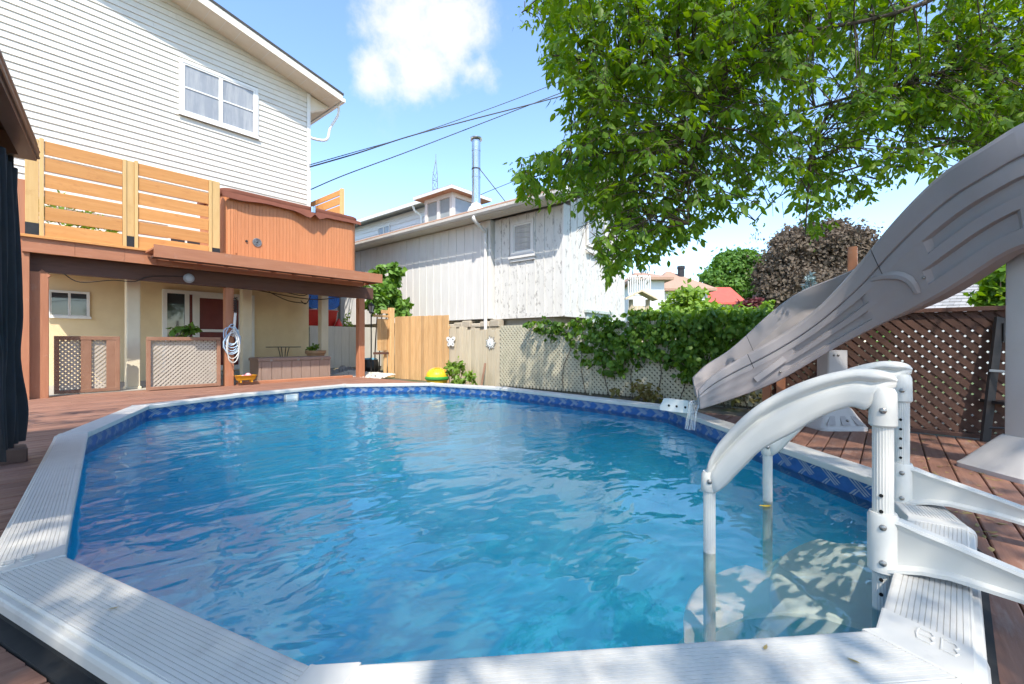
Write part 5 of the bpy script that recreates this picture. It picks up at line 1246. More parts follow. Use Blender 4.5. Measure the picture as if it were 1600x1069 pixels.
m_ = MB(); m_.add([b(Wd+.05, -.05, zE+.1), b(Wd+.05, 7.05, zE+.1), b(Wd+.05, 3.5, zR-.1), b(Wd+.25, -.05, zE+.1), b(Wd+.25, 7.05, zE+.1), b(Wd+.25, 3.5, zR-.1)], [(0, 1, 2), (5, 4, 3), (0, 3, 4, 1), (1, 4, 5, 2), (2, 5, 3, 0)]); obj('gable', m_, M_vinyl2, rh)
# white balcony and little roofed garden gate
bp_ = D(985, 440, 24); t_ = thing('white_balcony', (bp_.x, bp_.y, 0), 'white railed balcony beyond the outbuilding', 'balcony')
e_ = Vector((RT[0], RT[1], 0)); f__ = Vector((FW[0], FW[1], 0)); A_ = D(982, 460, 24); B_ = D(1016, 460, 24)
zt_ = D(990, 432, 24).z; zb_ = D(990, 456, 24).z
m_ = MB(); m_.bar(A_*1, Vector((B_.x, B_.y, A_.z)), .06, .12); m_.bar(Vector((A_.x, A_.y, zt_)), Vector((B_.x, B_.y, zt_)), .06, .08); obj('rail', m_, M_trim, t_)
for k in range(11): q = A_.lerp(B_, k/10); m_ = MB(); m_.box(q.x-.025, q.x+.025, q.y-.025, q.y+.025, A_.z+.061, zt_-.041); obj('baluster', m_, M_trim, t_)
m_ = MB(); m_.hexa([A_+Vector((0, 0, -4)), B_+Vector((0, 0, -4)), B_+f__*3+Vector((0, 0, -4)), A_+f__*3+Vector((0, 0, -4)), A_+Vector((0, 0, -.065)), B_+Vector((0, 0, -.065)), B_+f__*3+Vector((0, 0, -.065)), A_+f__*3+Vector((0, 0, -.065))]); obj('base_wall', m_, M_vinyl2, t_)
ga = D(986, 500, 18); gb_ = D(1012, 500, 18); t_ = thing('roofed_garden_gate', (ga.x, ga.y, 0), 'weathered wooden garden gate under a small pitched roof', 'gate')
zt_ = D(1000, 468, 18).z; zp = D(1000, 457, 18).z
for q in (ga, gb_): m_ = MB(); m_.box(q.x-.07, q.x+.07, q.y-.07, q.y+.07, 0, zt_); obj('post', m_, M_oldfence, t_)
w_ = (gb_-ga); w_.z = 0; w_.normalize(); ov = .3
m_ = MB(); P = []
mid = (ga+gb_)/2
for s, zz in ((-ov, zt_-.05), ((gb_-ga).length/2, zp), ((gb_-ga).length+ov, zt_-.05)):
    for t__ in (-.35, .35): P.append(Vector((ga.x, ga.y, 0))+w_*s+f__*t__+Vector((0, 0, zz)))
P2 = [p+Vector((0, 0, .07)) for p in P]
m_.add(P+P2, [(0, 1, 3, 2), (2, 3, 5, 4), (6, 8, 9, 7), (8, 10, 11, 9), (0, 2, 8, 6), (2, 4, 10, 8), (1, 7, 9, 3), (3, 9, 11, 5), (0, 6, 7, 1), (4, 5, 11, 10)]); obj('roof', m_, M_oldfence, t_)
n_ = 5
for k in range(n_):
    a = ga.lerp(gb_, (k+.12)/n_); b__ = ga.lerp(gb_, (k+.98)/n_); z1_ = D(1000, 478, 18).z; m_ = MB(); m_.hexa([Vector((a.x, a.y, .5)), Vector((b__.x, b__.y, .5)), Vector((b__.x, b__.y, .5))+f__*.03, Vector((a.x, a.y, .5))+f__*.03, Vector((a.x, a.y, z1_)), Vector((b__.x, b__.y, z1_)), Vector((b__.x, b__.y, z1_))+f__*.03, Vector((a.x, a.y, z1_))+f__*.03]); obj('board', m_, M_oldfence, t_)
# grey shingled roof of a shed on the right, course by course
sA, sB = D(1395, 492, 15), D(1640, 488, 12.2); rA, rB = D(1425, 449, 19), D(1640, 443, 15.5)
sh = thing('grey_roofed_shed', (sA.x, sA.y, 0), 'grey shingled shed roof behind the dark lattice fence', 'shed')
rows = 9; cols = 12
for i in range(rows):
    for j in range(cols):
        off = (.5 if i % 2 else 0)/cols
        u0, u1 = max(0, j/cols+off), min(1, (j+1)/cols+off-.003); v0_, v1_ = i/rows, (i+1)/rows+.02
        if u1 <= u0: continue
        f_ = lambda u, v: sA.lerp(sB, u).lerp(rA.lerp(rB, u), v)
        up_ = Vector((0, 0, .05+rnd.uniform(0, .015))); lo_ = Vector((0, 0, .02))
        m_ = MB(); m_.hexa([f_(u0, v0_), f_(u1, v0_), f_(u1, v1_)-Vector((0, 0, .02)), f_(u0, v1_)-Vector((0, 0, .02)), f_(u0, v0_)+up_, f_(u1, v0_)+up_, f_(u1, v1_)+lo_, f_(u0, v1_)+lo_]); obj('shingle', m_, M_shinglegr, sh)
dn = lambda p, z: Vector((p.x, p.y, z))
m_ = MB(); m_.hexa([dn(sA, 0), dn(sB, 0), dn(rB, 0), dn(rA, 0), sA-Vector((0, 0, .05)), sB-Vector((0, 0, .05)), rB-Vector((0, 0, .07)), rA-Vector((0, 0, .07))]); obj('wall', m_, M_vinyl2, sh)
def tree(name, label, blobs, n, ln, leafm, trunk, tr, cat='tree', aspect=.8, shell=.5, clump=.28, limbs=5):
    rb_ = random.Random(len(blobs)*7+n); bl0 = list(blobs)
    for _ in range(14):
        c, r = rb_.choice(bl0); q = rb_.uniform(0, 6.28); e_ = rb_.uniform(-.2, 1.2); blobs = blobs+[((c[0]+r[0]*.9*math.cos(q)*math.cos(e_), c[1]+r[1]*.9*math.sin(q)*math.cos(e_), c[2]+r[2]*.95*math.sin(e_)), (r[0]*.3, r[1]*.3, r[2]*.27))]
    t_ = thing(name, trunk, label, cat)
    obj('crown', crown(blobs, n, ln, aspect, shell=shell, clump=clump), leafm, t_, kind='stuff')
    top_ = Vector(blobs[0][0]); m_ = MB(); m_.tube([Vector(trunk), Vector(trunk).lerp(top_, .5), top_], [tr, tr*.75, tr*.3], 8)
    for k in range(limbs):
        c, r = blobs[k % len(blobs)]; st = Vector(trunk).lerp(top_, .45+.08*k); q = k*2.4; m_.tube([st, Vector(c)+Vector((r[0]*.55*math.cos(q), r[1]*.55*math.sin(q), r[2]*.3))], [tr*.4, tr*.12], 6)
    obj('trunk', m_, M_bark, t_); return t_
def blob(px, py, d, rp, rz=None, rd=None): r = rp*d/700; return (tuple(D(px, py, d)), (rd or r, rd or r, (rz or rp)*d/700))
tree('maple_tree', 'round bright green maple between the red roof and the copper beech', [blob(1150, 432, 70, 42, 36), blob(1118, 440, 69, 24, 22), blob(1178, 428, 69, 26, 30), blob(1145, 408, 70, 28, 16), blob(1135, 455, 68, 30, 20), blob(1175, 460, 68, 28, 22)], 14000, .5, M_maple, (*D(1150, 534, 70).xy, 0), .5)
tree('copper_beech', 'large dark copper leaved beech behind the slide', [blob(1275, 410, 60, 70, 50), blob(1225, 440, 58, 40, 45), blob(1330, 420, 58, 50, 50), blob(1270, 372, 60, 45, 24), blob(1240, 395, 58, 35, 28), blob(1318, 380, 59, 40, 26), blob(1285, 455, 56, 70, 35), blob(1205, 462, 57, 22, 24), blob(1380, 430, 60, 45, 45)], 42000, .40, M_beech, (*D(1280, 534, 60).xy, 0), .7)
sp_ = D(1266, 430, 30); t_ = thing('blue_spruce', (sp_.x, sp_.y, 0), 'pale blue spruce tip in front of the copper beech', 'tree')
bl = [((sp_.x, sp_.y, sp_.z-.28*k), (.12+.13*k, .12+.13*k, .22)) for k in range(12)]; obj('crown', crown(bl, 3000, .2, .3, droop=.1), M_spruce, t_, kind='stuff')
m_ = MB(); m_.tube([(sp_.x, sp_.y, 0), tuple(sp_)], [.15, .02], 6); obj('trunk', m_, M_bark, t_)
def shrub(name, label, bl, n, ln, m__, asp=.6): 
    c = Vector(bl[0][0]); t_ = thing(name, (c.x, c.y, -.05), label, 'shrub'); obj('foliage', crown(bl, n, ln, asp, six=False, shell=.4), m__, t_, kind='stuff')
    m_ = MB(); [m_.tube([(c.x+.06*k-.12, c.y, -.05), (c.x+.12*k-.24, c.y+.05*k, c.z-.15)], [.03, .012], 5) for k in range(5)]; obj('stem', m_, M_twig, t_)
shrub('bright_shrub', 'tall bright yellow green shrub behind the vine covered fence', [blob(1070, 490, 13, 42, 32), blob(1040, 505, 12.5, 34, 22), blob(1100, 500, 12.5, 40, 24), blob(1075, 465, 13, 26, 18)], 3600, .16, M_shrub)
shrub('light_green_shrub', 'light green shrub in front of the red roofed house', [blob(1140, 495, 16, 36, 16), blob(1170, 500, 15, 26, 16), blob(1115, 490, 16.5, 24, 14)], 1500, .17, M_shrub)
shrub('burgundy_shrub', 'dark red leaved shrub below the red roofed house', [blob(1165, 478, 24, 17, 9), blob(1180, 474, 24, 10, 8), blob(1155, 484, 24, 12, 7)], 800, .25, M_burg)
shrub('small_green_shrub', 'small pale green shrub right of the burgundy shrub', [blob(1197, 490, 20, 12, 15), blob(1200, 478, 20, 7, 9)], 400, .2, M_shrub)
shrub('hedge_shrub', 'green leafy shrub between the slide column and the grey shed', [blob(1560, 430, 10, 26, 24), blob(1585, 445, 10, 26, 26), blob(1545, 462, 10, 18, 18), blob(1575, 472, 10, 26, 18)], 1000, .2, M_leaf)
tree('distant_tree', 'distant green tree at the right behind the grey shed roof', [blob(1470, 462, 60, 50, 22), blob(1540, 455, 60, 60, 26), blob(1620, 450, 60, 60, 30)], 2500, .9, M_maple, (*D(1540, 534, 60).xy, 0), .4)
tree('distant_tree', 'distant dark green tree low between the copper beech and the slide', [blob(1230, 490, 75, 60, 22), blob(1300, 488, 75, 60, 24)], 2200, 1., M_maple, (*D(1260, 534, 75).xy, 0), .4)
# far-off low greenery closing the view at the horizon
bl = [(tuple(D(px, 522, 95)), (9, 9, 3.2)) for px in range(500, 2300, 95)] + [((-30+9*k, 100, 1.5), (9, 6, 4)) for k in range(8)]
tag(obj('tree_line', crown(bl, 6000, 1.6, .8), M_maple), kind='stuff', label='low far tree line along the horizon')
# ================================================================ DARK LATTICE SCREEN ON THE RIGHT OF THE DECK
XL_ = 7.0; yA = PX(1205, 590, XL_).y; yB = -3.2; HL = 1.40
bl_ = thing('brown_lattice_screen', (XL_, yA, 0), 'dark brown lattice screen behind the slide and ladder', 'screen')
st, un = lattice_strips(None, Vector((XL_+.03, yA-.01, .03)), (0, -1, 0), yA-yB-.02, HL-.04, .116, .05, .011)
for a, b_ in st:
    m_ = MB(); m_.bar(a, b_, .062, .010, (1, 0, 0)); obj('lattice_strip', m_, M_latbrown, bl_)
m_ = MB(); m_.bbox(XL_-.03, XL_+.055, yB, yA, HL-.01, HL+.035, .004); obj('top_rail', m_, M_darkbrown, bl_)
m_ = MB(); m_.bbox(XL_+.045, XL_+.065, yB, yA, HL-.20, HL-.012, .003); obj('header_board', m_, M_darkbrown, bl_)
m_ = MB(); m_.bbox(XL_-.03, XL_+.0, yB, yA, .005, .05, .004); obj('bottom_rail', m_, M_darkbrown, bl_)
for y_, h_ in ((yA+.05, .95), (yA-.12, .95), (PX(1332, 400, XL_+.1).y, 2.25), (-1.75, HL+.02)):
    m_ = MB(); m_.bbox(XL_+.07, XL_+.17, y_-.05, y_+.05, -.05, h_, .005) if h_ > 1 else m_.bbox(XL_-.06, XL_+.03, y_-.05, y_+.05, .003, h_, .005); obj('post', m_, M_brownv, bl_)
# folding chair standing against it
ch = thing('folding_chair', tuple(GZ(1545, 692, 0)), 'black folding chair standing between the lattice screen and the slide column', 'chair')
def ptz(px, py, d): return D(px, py, d)
m_ = MB(); m_.bar(D(1562, 496, 4.75), D(1539, 690, 4.72), .085, .03, (FW[0], FW[1], 0)); obj('side_rail', m_, M_dkmetal, ch)
m_ = MB(); m_.bar(D(1650, 496, 4.65), D(1628, 694, 4.6), .085, .03, (FW[0], FW[1], 0)); obj('side_rail', m_, M_dkmetal, ch)
m_ = MB(); m_.bar(D(1547, 579, 4.72), D(1690, 588, 4.2), .05, .022); obj('armrest', m_, M_greyplastic, ch)
m_ = MB(); m_.bar(D(1565, 520, 4.74), D(1648, 520, 4.66), .05, .2, (0, 0, 1)); obj('backrest', m_, M_dkmetal, ch)
m_ = MB(); m_.bar(D(1549, 628, 4.72), D(1640, 632, 4.62), .3, .03); obj('seat', m_, M_dkmetal, ch)
m_ = MB(); m_.cyl(D(1542, 668, 4.72), D(1632, 672, 4.62), .012, 6); obj('stretcher', m_, M_dkmetal, ch)

# ================================================================ THE SLIDE
ST = [((1091, 610, 5.12), (1095, 640), (1082, 590, 5.60)),
      ((1104, 593, 5.12), (1122, 632), (1103, 568, 5.62)),
      ((1136, 571, 5.10), (1162, 618), (1140, 549, 5.60)),
      ((1195, 539, 5.00), (1216, 598), (1187, 503, 5.52)),
      ((1253, 503, 4.86), (1276, 562), (1226, 470, 5.42)),
      ((1293, 467, 4.70), (1325, 534), (1264, 448, 5.28)),
      ((1338, 418, 4.45), (1382, 506), (1312, 432, 5.02)),
      ((1392, 350, 4.08), (1445, 474), None),
      ((1464, 276, 3.72), (1512, 434), None),
      ((1509, 247, 3.50), (1556, 404), None),
      ((1556, 218, 3.34), (1590, 388), None),
      ((1606, 186, 3.20), (1622, 380), None),
      ((1690, 168, 3.00), (1690, 382), None),
      ((1790, 170, 2.80), (1790, 398), None)]
near, bot, far = [], [], []
for a, b_, c in ST:
    near.append(D(*a)); bot.append(D(b_[0], b_[1], a[2]))
    far.append(D(*c) if c else None)
for i in range(len(ST)):
    if far[i] is None:
        d_ = near[min(i+1, len(ST)-1)]-near[i-1]; d_.z = 0; d_.normalize(); p = Vector((-d_.y, d_.x, 0)); 
        if p.dot(Vector((RT[0], RT[1], 0))) < 0: p = -p
        far[i] = near[i]+p*.55
near_s, bot_s, far_s = catmull(near, 9), catmull(bot, 9), catmull(far, 9)
def smooth_curve(c, it=30):
    for _ in range(it): c = [c[0]]+[(c[i-1]+2*c[i]+c[i+1])/4 for i in range(1, len(c)-1)]+[c[-1]]
    return c
near_s, bot_s, far_s = smooth_curve(near_s), smooth_curve(bot_s), smooth_curve(far_s)
sl = thing('pool_slide', tuple(GZ(1300, 682, 0)), 'big curved grey plastic pool slide running down over the rim', 'slide')
def sm(a, b_, x): x = min(1, max(0, (x-a)/(b_-a))); return x*x*(3-2*x)
loops = []; NS = len(near_s)
for i, (n_, b_, f_) in enumerate(zip(near_s, bot_s, far_s)):
    acr = f_-n_; acr.z = 0; W_ = acr.length; acr.normalize()      # near -> far
    dn_ = b_-n_; s = i/(NS-1); dnf = dn_*(1-.34*sm(.3, .65, s)); fb = f_+dnf
    # outer wall profile (v along lip->bottom, o outward); relief fades towards the mouth
    rl_ = lambda a0, a1, b0, b1: sm(a0, a0+.012, s)*(1-sm(a1-.012, a1, s))+sm(b0, b0+.012, s)*(1-sm(b1-.012, b1, s))
    r1_ = rl_(.27, .455, .57, .86); r2_ = rl_(.25, .445, .555, .80)
    pr = [(.0, .004), (.02, .022), (.05, .034), (.24, .040), (.262, .034), (.266, .010), (.276, .008), (.285, .022), (.40, .028), (.425, .026), (.435, .024-.046*r1_), (.56, .018-.044*r1_), (.575, .018), (.68, .014), (.69, .012-.042*r2_), (.83, .006-.036*r2_), (.845, .006), (.90, .004), (.975, -.006), (1.0, -.035)]
    L_ = [n_+dn_*v-acr*o for v, o in pr]; NPR = len(pr)
    depth = .62 if s > .12 else .62
    R_ = []
    L_ += [b_+acr*(W_*.3)+Vector((0, 0, -.0)), fb-acr*(W_*.3), fb+acr*.03]
    L_ += [f_+dnf*v+acr*o for v, o in reversed(pr[1:-1])]
    # lip tops and the inner channel
    L_ += [f_+dn_*.0-acr*.02, f_+dn_*.02-acr*.05, f_+dn_*.18-acr*.065, f_+dn_*.45-acr*.09, f_+dn_*.60-acr*.15]
    L_ += [n_.lerp(f_, .5)+dn_*.66, n_+dn_*.60+acr*.15, n_+dn_*.45+acr*.09, n_+dn_*.18+acr*.065, n_+dn_*.02+acr*.05, n_+dn_*.0+acr*.02]
    loops.append(L_)
m_ = MB(); m_.loft(loops); flume = obj('flume', m_, M_slide, sl, smooth=True, angle=24)
# section joints (thin dark seams standing on the shell), strengthening brackets and bolts
for f_ in (.205, .50):
    i = int(f_*(NS-1)); a = loops[i]; m_ = MB(); ring = [p+(p-(near_s[i]+far_s[i])/2-Vector((0, 0, -.1))).normalized()*.0015 for p in a]
    m_.tube(ring[0:9], .0035, 5); m_.tube(ring[-11:], .0035, 5); obj('joint_seam', m_, mat('dark_seam', (.05, .045, .05), None, 4, .7), sl)
# scalloped hand-hold recess and ribs on the near face
def on_face(s, v, o):
    x = s*(NS-1); i = min(NS-2, int(x)); t = x-i; n_ = near_s[i].lerp(near_s[i+1], t); b_ = bot_s[i].lerp(bot_s[i+1], t); f_ = far_s[i].lerp(far_s[i+1], t)
    ac = f_-n_; ac.z = 0; ac.normalize(); return n_+(b_-n_)*v-ac*o
m_ = MB()
for (s0, v0_, s1, v1_, r) in ((.475, .32, .535, .86, .040),):
    pts = [on_face(s0+(s1-s0)*t+.02*math.sin(t*3.1), v0_+(v1_-v0_)*t, .006) for t in [k/10 for k in range(11)]]; m_.tube(pts, [r*(.7+.5*math.sin(math.pi*k/10)) for k in range(11)], 8)
obj('moulded_rib', m_, M_slide, sl, smooth=True)
m_ = MB()
for s, v in ((.555, .76), (.235, .62), (.24, .80)): c = on_face(s, v, .02); m_.ball(c, .013, 8, 5)
obj('bolt', m_, M_screw, sl, smooth=True)
# blue-grey underside bracket near the mouth
m_ = MB(); a0, a1 = on_face(.19, .70, .018), on_face(.255, .55, .018); m_.bar(a0, a1, .05, .06, (0, 0, 1)); obj('joint_bracket', m_, M_slide, sl)
# columns with flared, pocketed feet
def column(px, py, w_, ztop, foot_h, foot_r, toe):
    c = GZ(px, py, 0); m_ = MB(); loops = []
    ax = Vector((RT[0], RT[1], 0)); ay = Vector((FW[0], FW[1], 0))
    def ring(sx, sy, z, r=.25): return [c+ax*(x*sx)+ay*(y_*sy)+Vector((0, 0, z)) for x, y_ in rr(-1, 1, -1, 1, r, 4)]
    m_.loft([ring(w_/2, w_*.42, foot_h*.7), ring(w_/2*.96, w_*.40, ztop)]); obj('column', m_, M_slidebase, sl, smooth=True)
    m_ = MB(); m_.loft([ring(foot_r, foot_r*.85, .0, .3), ring(foot_r, foot_r*.85, .035, .3), ring(foot_r*.93, foot_r*.78, .06, .3), ring(w_*.62, w_*.53, foot_h*.95, .3), ring(w_*.56, w_*.48, foot_h, .3)]); ft = obj('foot', m_, M_slidebase, sl, smooth=True)
    # triangular pockets between the gussets
    M_pk = mat('pocket_plastic', (.40, .37, .36), None, 4, .6)
    for k in (-1, 0, 1):
        for side in (-1,):
            b0 = c+ax*(k*foot_r*.62)-ay*(foot_r*.80); t0 = c+ax*(k*w_*.36)-ay*(w_*.52)
            wv = foot_r*.17
            P = [b0-ax*wv+Vector((0, 0, .07)), b0+ax*wv+Vector((0, 0, .07)), t0+ax*wv*.4+Vector((0, 0, foot_h*.80)), t0-ax*wv*.4+Vector((0, 0, foot_h*.80))]
            m_ = MB(); m_.prism([p-ay*.012 for p in P], ay*.010); obj('foot_pocket', m_, M_pk, ft)
    for sgn in (-1, 1):
        b0 = c+ax*(sgn*foot_r*.86); t0 = c+ax*(sgn*w_*.58); wv = foot_r*.25
        P = [b0-ay*wv+Vector((0, 0, .07)), b0+ay*wv+Vector((0, 0, .07)), t0+ay*wv*.4+Vector((0, 0, foot_h*.8)), t0-ay*wv*.4+Vector((0, 0, foot_h*.8))]
        m_ = MB(); m_.prism([p+ax*sgn*.012 for p in P], -ax*sgn*.010); obj('foot_pocket', m_, M_pk, ft)
    m_ = MB(); 
    for z in (.10,): m_.ball(c-ay*foot_r*.75+ax*.03+Vector((0, 0, .12)), .016, 8, 5)
    m_.ball(c-ay*w_*.42+Vector((0, 0, ztop-.06)), .014, 8, 5); m_.ball(c-ax*w_*.2-ay*w_*.42+Vector((0, 0, ztop-.06)), .012, 8, 5)
    obj('bolt', m_, M_screw, sl, smooth=True)
column(1300, 668, .26, .95, .26, .29, 0)
column(1614, 742, .25, 1.79, .30, .36, 0)
# water running off the mouth
tw_ = MB(); mth = (loops[0][0]+near_s[0])/2; cen = near_s[0].lerp(far_s[0], .28)+(bot_s[0]-near_s[0])*.78
dir_ = (near_s[0]-near_s[5]); dir_.z = 0; dir_.normalize()
trm = bpy.data.materials.new('falling_water'); trm.use_nodes = True; tt = trm.node_tree; tt.nodes.clear()
oo = N(tt, 'ShaderNodeOutputMaterial'); g1 = N(tt, 'ShaderNodeBsdfGlossy', inp={'Roughness': .05}); g2 = N(tt, 'ShaderNodeBsdfTransparent'); lw = N(tt, 'ShaderNodeFresnel', inp={'IOR': 1.5}); mm = N(tt, 'ShaderNodeMixShader')
L(tt, lw.outputs[0], mm.inputs[0]); L(tt, g2.outputs[0], mm.inputs[1]); L(tt, g1.outputs[0], mm.inputs[2]); fo = N(tt, 'ShaderNodeBsdfDiffuse', inp={'Color': (.85, .88, .9, 1)}); m2_ = N(tt, 'ShaderNodeMixShader', inp={0: .22}); L(tt, mm.outputs[0], m2_.inputs[1]); L(tt, fo.outputs[0], m2_.inputs[2]); L(tt, m2_.outputs[0], oo.inputs[0])
for k in range(5):
    s = cen+Vector((rnd.uniform(-.02, .02), rnd.uniform(-.07, .07), 0)); pts = []
    for j in range(9):
        t = j/8*.30; pts.append(s+dir_*(.30*t)+Vector((.004*math.sin(j+k), .004*math.cos(j*1.3+k), -4.9*t*t)))
    pts = [p for p in pts if p.z > WZ-.01]
    tw_.tube(pts, [.006+.006*abs(math.sin(j*1.4+k)) for j in range(len(pts))], 6)
tag(obj('falling_water', tw_, trm, smooth=True), kind='stuff', label='thin trickle of water falling from the slide mouth')
# white plastic cap with three holes on the rim by the slide
q0, q1 = GZ(1031, 636, RZ+.01), GZ(1083, 641, RZ+.01); q0 = D(1031, 632, 6.05); q1 = D(1080, 637, 5.72); q0.z = q1.z = RZ+.012
e = (q1-q0).normalized(); nb = Vector((-e.y, e.x, 0)); nb = nb if nb.dot(Vector((FW[0], FW[1], 0))) > 0 else -nb
t_ = thing('rim_bracket', tuple((q0+q1)/2), 'white plastic bracket with three screw holes on the pool rim by the slide mouth', 'bracket')
Lq = (q1-q0).length; P = lambda s, n_, z: q0+e*s+nb*n_+Vector((0, 0, z))
H_ = .165
prof = [(0, .0), (0, .05), (.06, H_), (Lq-.05, H_*.97), (Lq, H_*.75), (Lq, 0)]
m_ = MB(); m_.loft([[P(s, 0.0, z) for s, z in prof], [P(s*.98+.004, .10, z*.96) for s, z in prof], [P(s*.9+.02, .16, z*.6) for s, z in prof]]); obj('cover', m_, M_trim, t_)
m_ = MB()
for f_ in (.30, .55, .82): c = P(Lq*f_, -.002, H_*.45); m_.cyl(c, c+nb*.003, .016, 12)
obj('screw_hole', m_, M_hole, t_)

# ================================================================ THE POOL LADDER
pn = RF(1.54, 1.86); pp_ = RF(1.04, 2.36)          # near side: deck post, pool post
sv = RF(.74, .76)                                   # across to the far side
sv = RF(2.28, 2.62)-pn
out_ = (pn-pp_).normalized(); sd_ = sv.normalized()
ld = thing('pool_ladder', (pn.x, pn.y, -1.0), 'white plastic pool ladder with curved handrails and deck brackets', 'ladder')
def plane_pt(px, py):      # pixel on the vertical plane of the near side
    v = ray(px, py); nn_ = Vector((out_.y, -out_.x, 0)); d = (pn-O).dot(nn_)/v.dot(nn_); return O+v*d
topc = [(1104, 742), (1108, 722), (1120, 697), (1138, 675), (1160, 652), (1185, 632), (1213, 615), (1244, 600), (1280, 587), (1314, 579), (1342, 575.5), (1370, 577), (1392, 583), (1403, 593)]
botc = [(1112, 768), (1122, 768), (1136, 757), (1150, 742), (1167, 725), (1185, 707), (1213, 690), (1244, 674), (1270, 658), (1300, 644), (1330, 635.5), (1354, 640), (1372, 622), (1400, 605)]
TP = catmull([plane_pt(*p) for p in topc], 4); BP = catmull([plane_pt(*p) for p in botc], 4)
def handrail(shift):
    loops = []; n_ = len(TP)
    for i, (a, b_) in enumerate(zip(TP, BP)):
        c = (a+b_)/2+shift; h = (a-b_)/2; s = i/(n_-1); wd = .040*min(1, .45+6*s, .35+5*(1-s)+.0)
        pr = []
        gm = sm(.02, .14, s)*sm(.02, .16, 1-s)
        tab = [(-1, .30), (-.97, .62), (-.9, .80), (-.6, .86), (-.2, .88), (.1, .86), (.2, .80-.12*gm), (.28, .80-.36*gm), (.36, .82-.40*gm), (.46, .86-.18*gm), (.58, .92), (.70, .92), (.82, .82), (.92, .60), (.98, .32)]
        for sgn in (1, -1):
            for sy, wv in (tab if sgn > 0 else tab[::-1]): pr.append(c+h*sy+sd_*(wd*1.12*wv*sgn))
        loops.append(pr)
    m_ = MB(); m_.loft(loops); return obj('handrail', m_, M_ladder, ld, smooth=True, angle=60)
def fluted(c, z0, z1, r, name='post', holes=()):
    m_ = MB(); n_ = 44; pr = []
    for k in range(n_): q = 2*math.pi*k/n_; rr_ = r*(1-.045*(k % 2)); pr.append((rr_*math.cos(q), rr_*math.sin(q)))
    m_.loft([[Vector((c.x+x, c.y+y_, z)) for x, y_ in pr] for z in (z0, z1)]); p_ = obj(name, m_, M_ladder, ld, smooth=True, angle=20)
    if holes:
        m_ = MB(); dv = (O-c); dv.z = 0; dv.normalize(); dv = (dv*.9-out_*.15-sd_*.2).normalized()
        for z in holes: a = Vector((c.x, c.y, z))+dv*(r*.97); m_.cyl(a, a+dv*.004, .0075, 8)
        obj('pin_hole', m_, M_hole, p_)
def socket(c, z0, z1, r, tilt=0):
    m_ = MB(); m_.lathe((c.x, c.y, 0), [(r*.9, z0), (r*1.05, z0+.008), (r*1.03, (z0+z1)/2), (r, z1-.02), (r*.8, z1)], 20); obj('socket', m_, M_ladder, ld, smooth=True)
def screw(c, z, r):
    dv = (O-c); dv.z = 0; dv.normalize(); a = Vector((c.x, c.y, z))+dv*r; m_ = MB(); m_.tube([a, a+dv*.006, a+dv*.010], [.013, .012, .006], 12); obj('screw', m_, M_screw, ld, smooth=True)
for side, sh_ in enumerate((Vector(), sv)):
    handrail(sh_)
    a, b_ = pn+sh_, pp_+sh_
    fluted(a, -.55, .78, .036, holes=[.60-.055*k for k in range(5)]+[.075, .02] if side else [.42-.065*k for k in range(4)]+[.075, .015])
    fluted(b_, -1.1, .33, .030)
    socket(a, .70, .86, .046); socket(b_, .265, .37, .039)
    screw(a, .77, .046); screw(b_, .325, .039)
    # bracket sleeve and arm out over the rim to the deck
    m_ = MB(); m_.lathe((a.x, a.y, 0), [(.046, .10), (.052, .107), (.052, .33), (.046, .345)], 20); obj('bracket_sleeve', m_, M_ladder, ld, smooth=True)
    screw(a, .295, .050); screw(a, .15, .050)
    loops = []
    for t, zt_, zb_, w_ in ((.0, .33, .11, .040), (.06, .325, .125, .036), (.12, .305, .14, .032), (.2, .285, .148, .030), (.38, .235, .135, .030), (.6, .17, .10, .030), (.85, .115, .045, .03), (1.02, .07, .006, .03), (1.06, .05, .005, .02)):
        c = a+out_*t
        pr = [(-w_*1.25, zb_), (-w_*1.25, zb_+.014), (-w_*.55, zb_+.026), (-w_*.55, zt_-.03), (-w_*.9, zt_-.012), (-w_*.8, zt_), (w_*.8, zt_), (w_*.9, zt_-.012), (w_*.55, zt_-.03), (w_*.55, zb_+.026), (w_*1.25, zb_+.014), (w_*1.25, zb_)]
        loops.append([c+sd_*x+Vector((0, 0, z)) for x, z in pr])
    m_ = MB(); m_.loft(loops); obj('deck_arm', m_, M_ladder, ld, smooth=True, angle=35)
# moulded steps under the water
def tread(t0, t1, z0, z1, name='tread', bow=.14):
    loops = []; nn = 14
    for zz, ins in ((z0, .03), (z0+.02, .0), (z1-.03, .0), (z1, .03)):
        L_ = []
        for k in range(nn+1):
            u = k/nn; s = (.04+ins)+(sv.length-.08-2*ins)*u
            bw_ = bow*math.sin(math.pi*u)**.8; L_.append(pn-out_*(t1+bw_-ins)+sd_*s+Vector((0, 0, zz)))
        for k in range(nn, -1, -1): u = k/nn; s = (.04+ins)+(sv.length-.08-2*ins)*u; L_.append(pn-out_*(t0)+sd_*s+Vector((0, 0, zz)))
        loops.append([Vector((p.x, p.y, p.z)) for p in L_])
    m_ = MB(); m_.loft(loops); obj(name, m_, M_step, ld, smooth=True, angle=50)
tread(-.02, .42, -.60, -.20, bow=.10); tread(.36, .86, -.95, -.52, bow=.12); tread(.78, 1.02, -1.28, -.90, bow=.06)
q = lambda t, z, s_: pn-out_*t+sd_*s_+Vector((0, 0, z))
for s_ in (.0, sv.length-.05):
    pl_ = [q(-.03, -1.28, s_), q(1.0, -1.28, s_)]+[q(-.03+.95*math.cos(k*math.pi/16)**.9, -1.15+.98*math.sin(k*math.pi/16), s_) for k in range(0, 9)]
    m_ = MB(); m_.prism(pl_, sd_*.05); obj('side_panel', m_, M_step, ld, smooth=True)
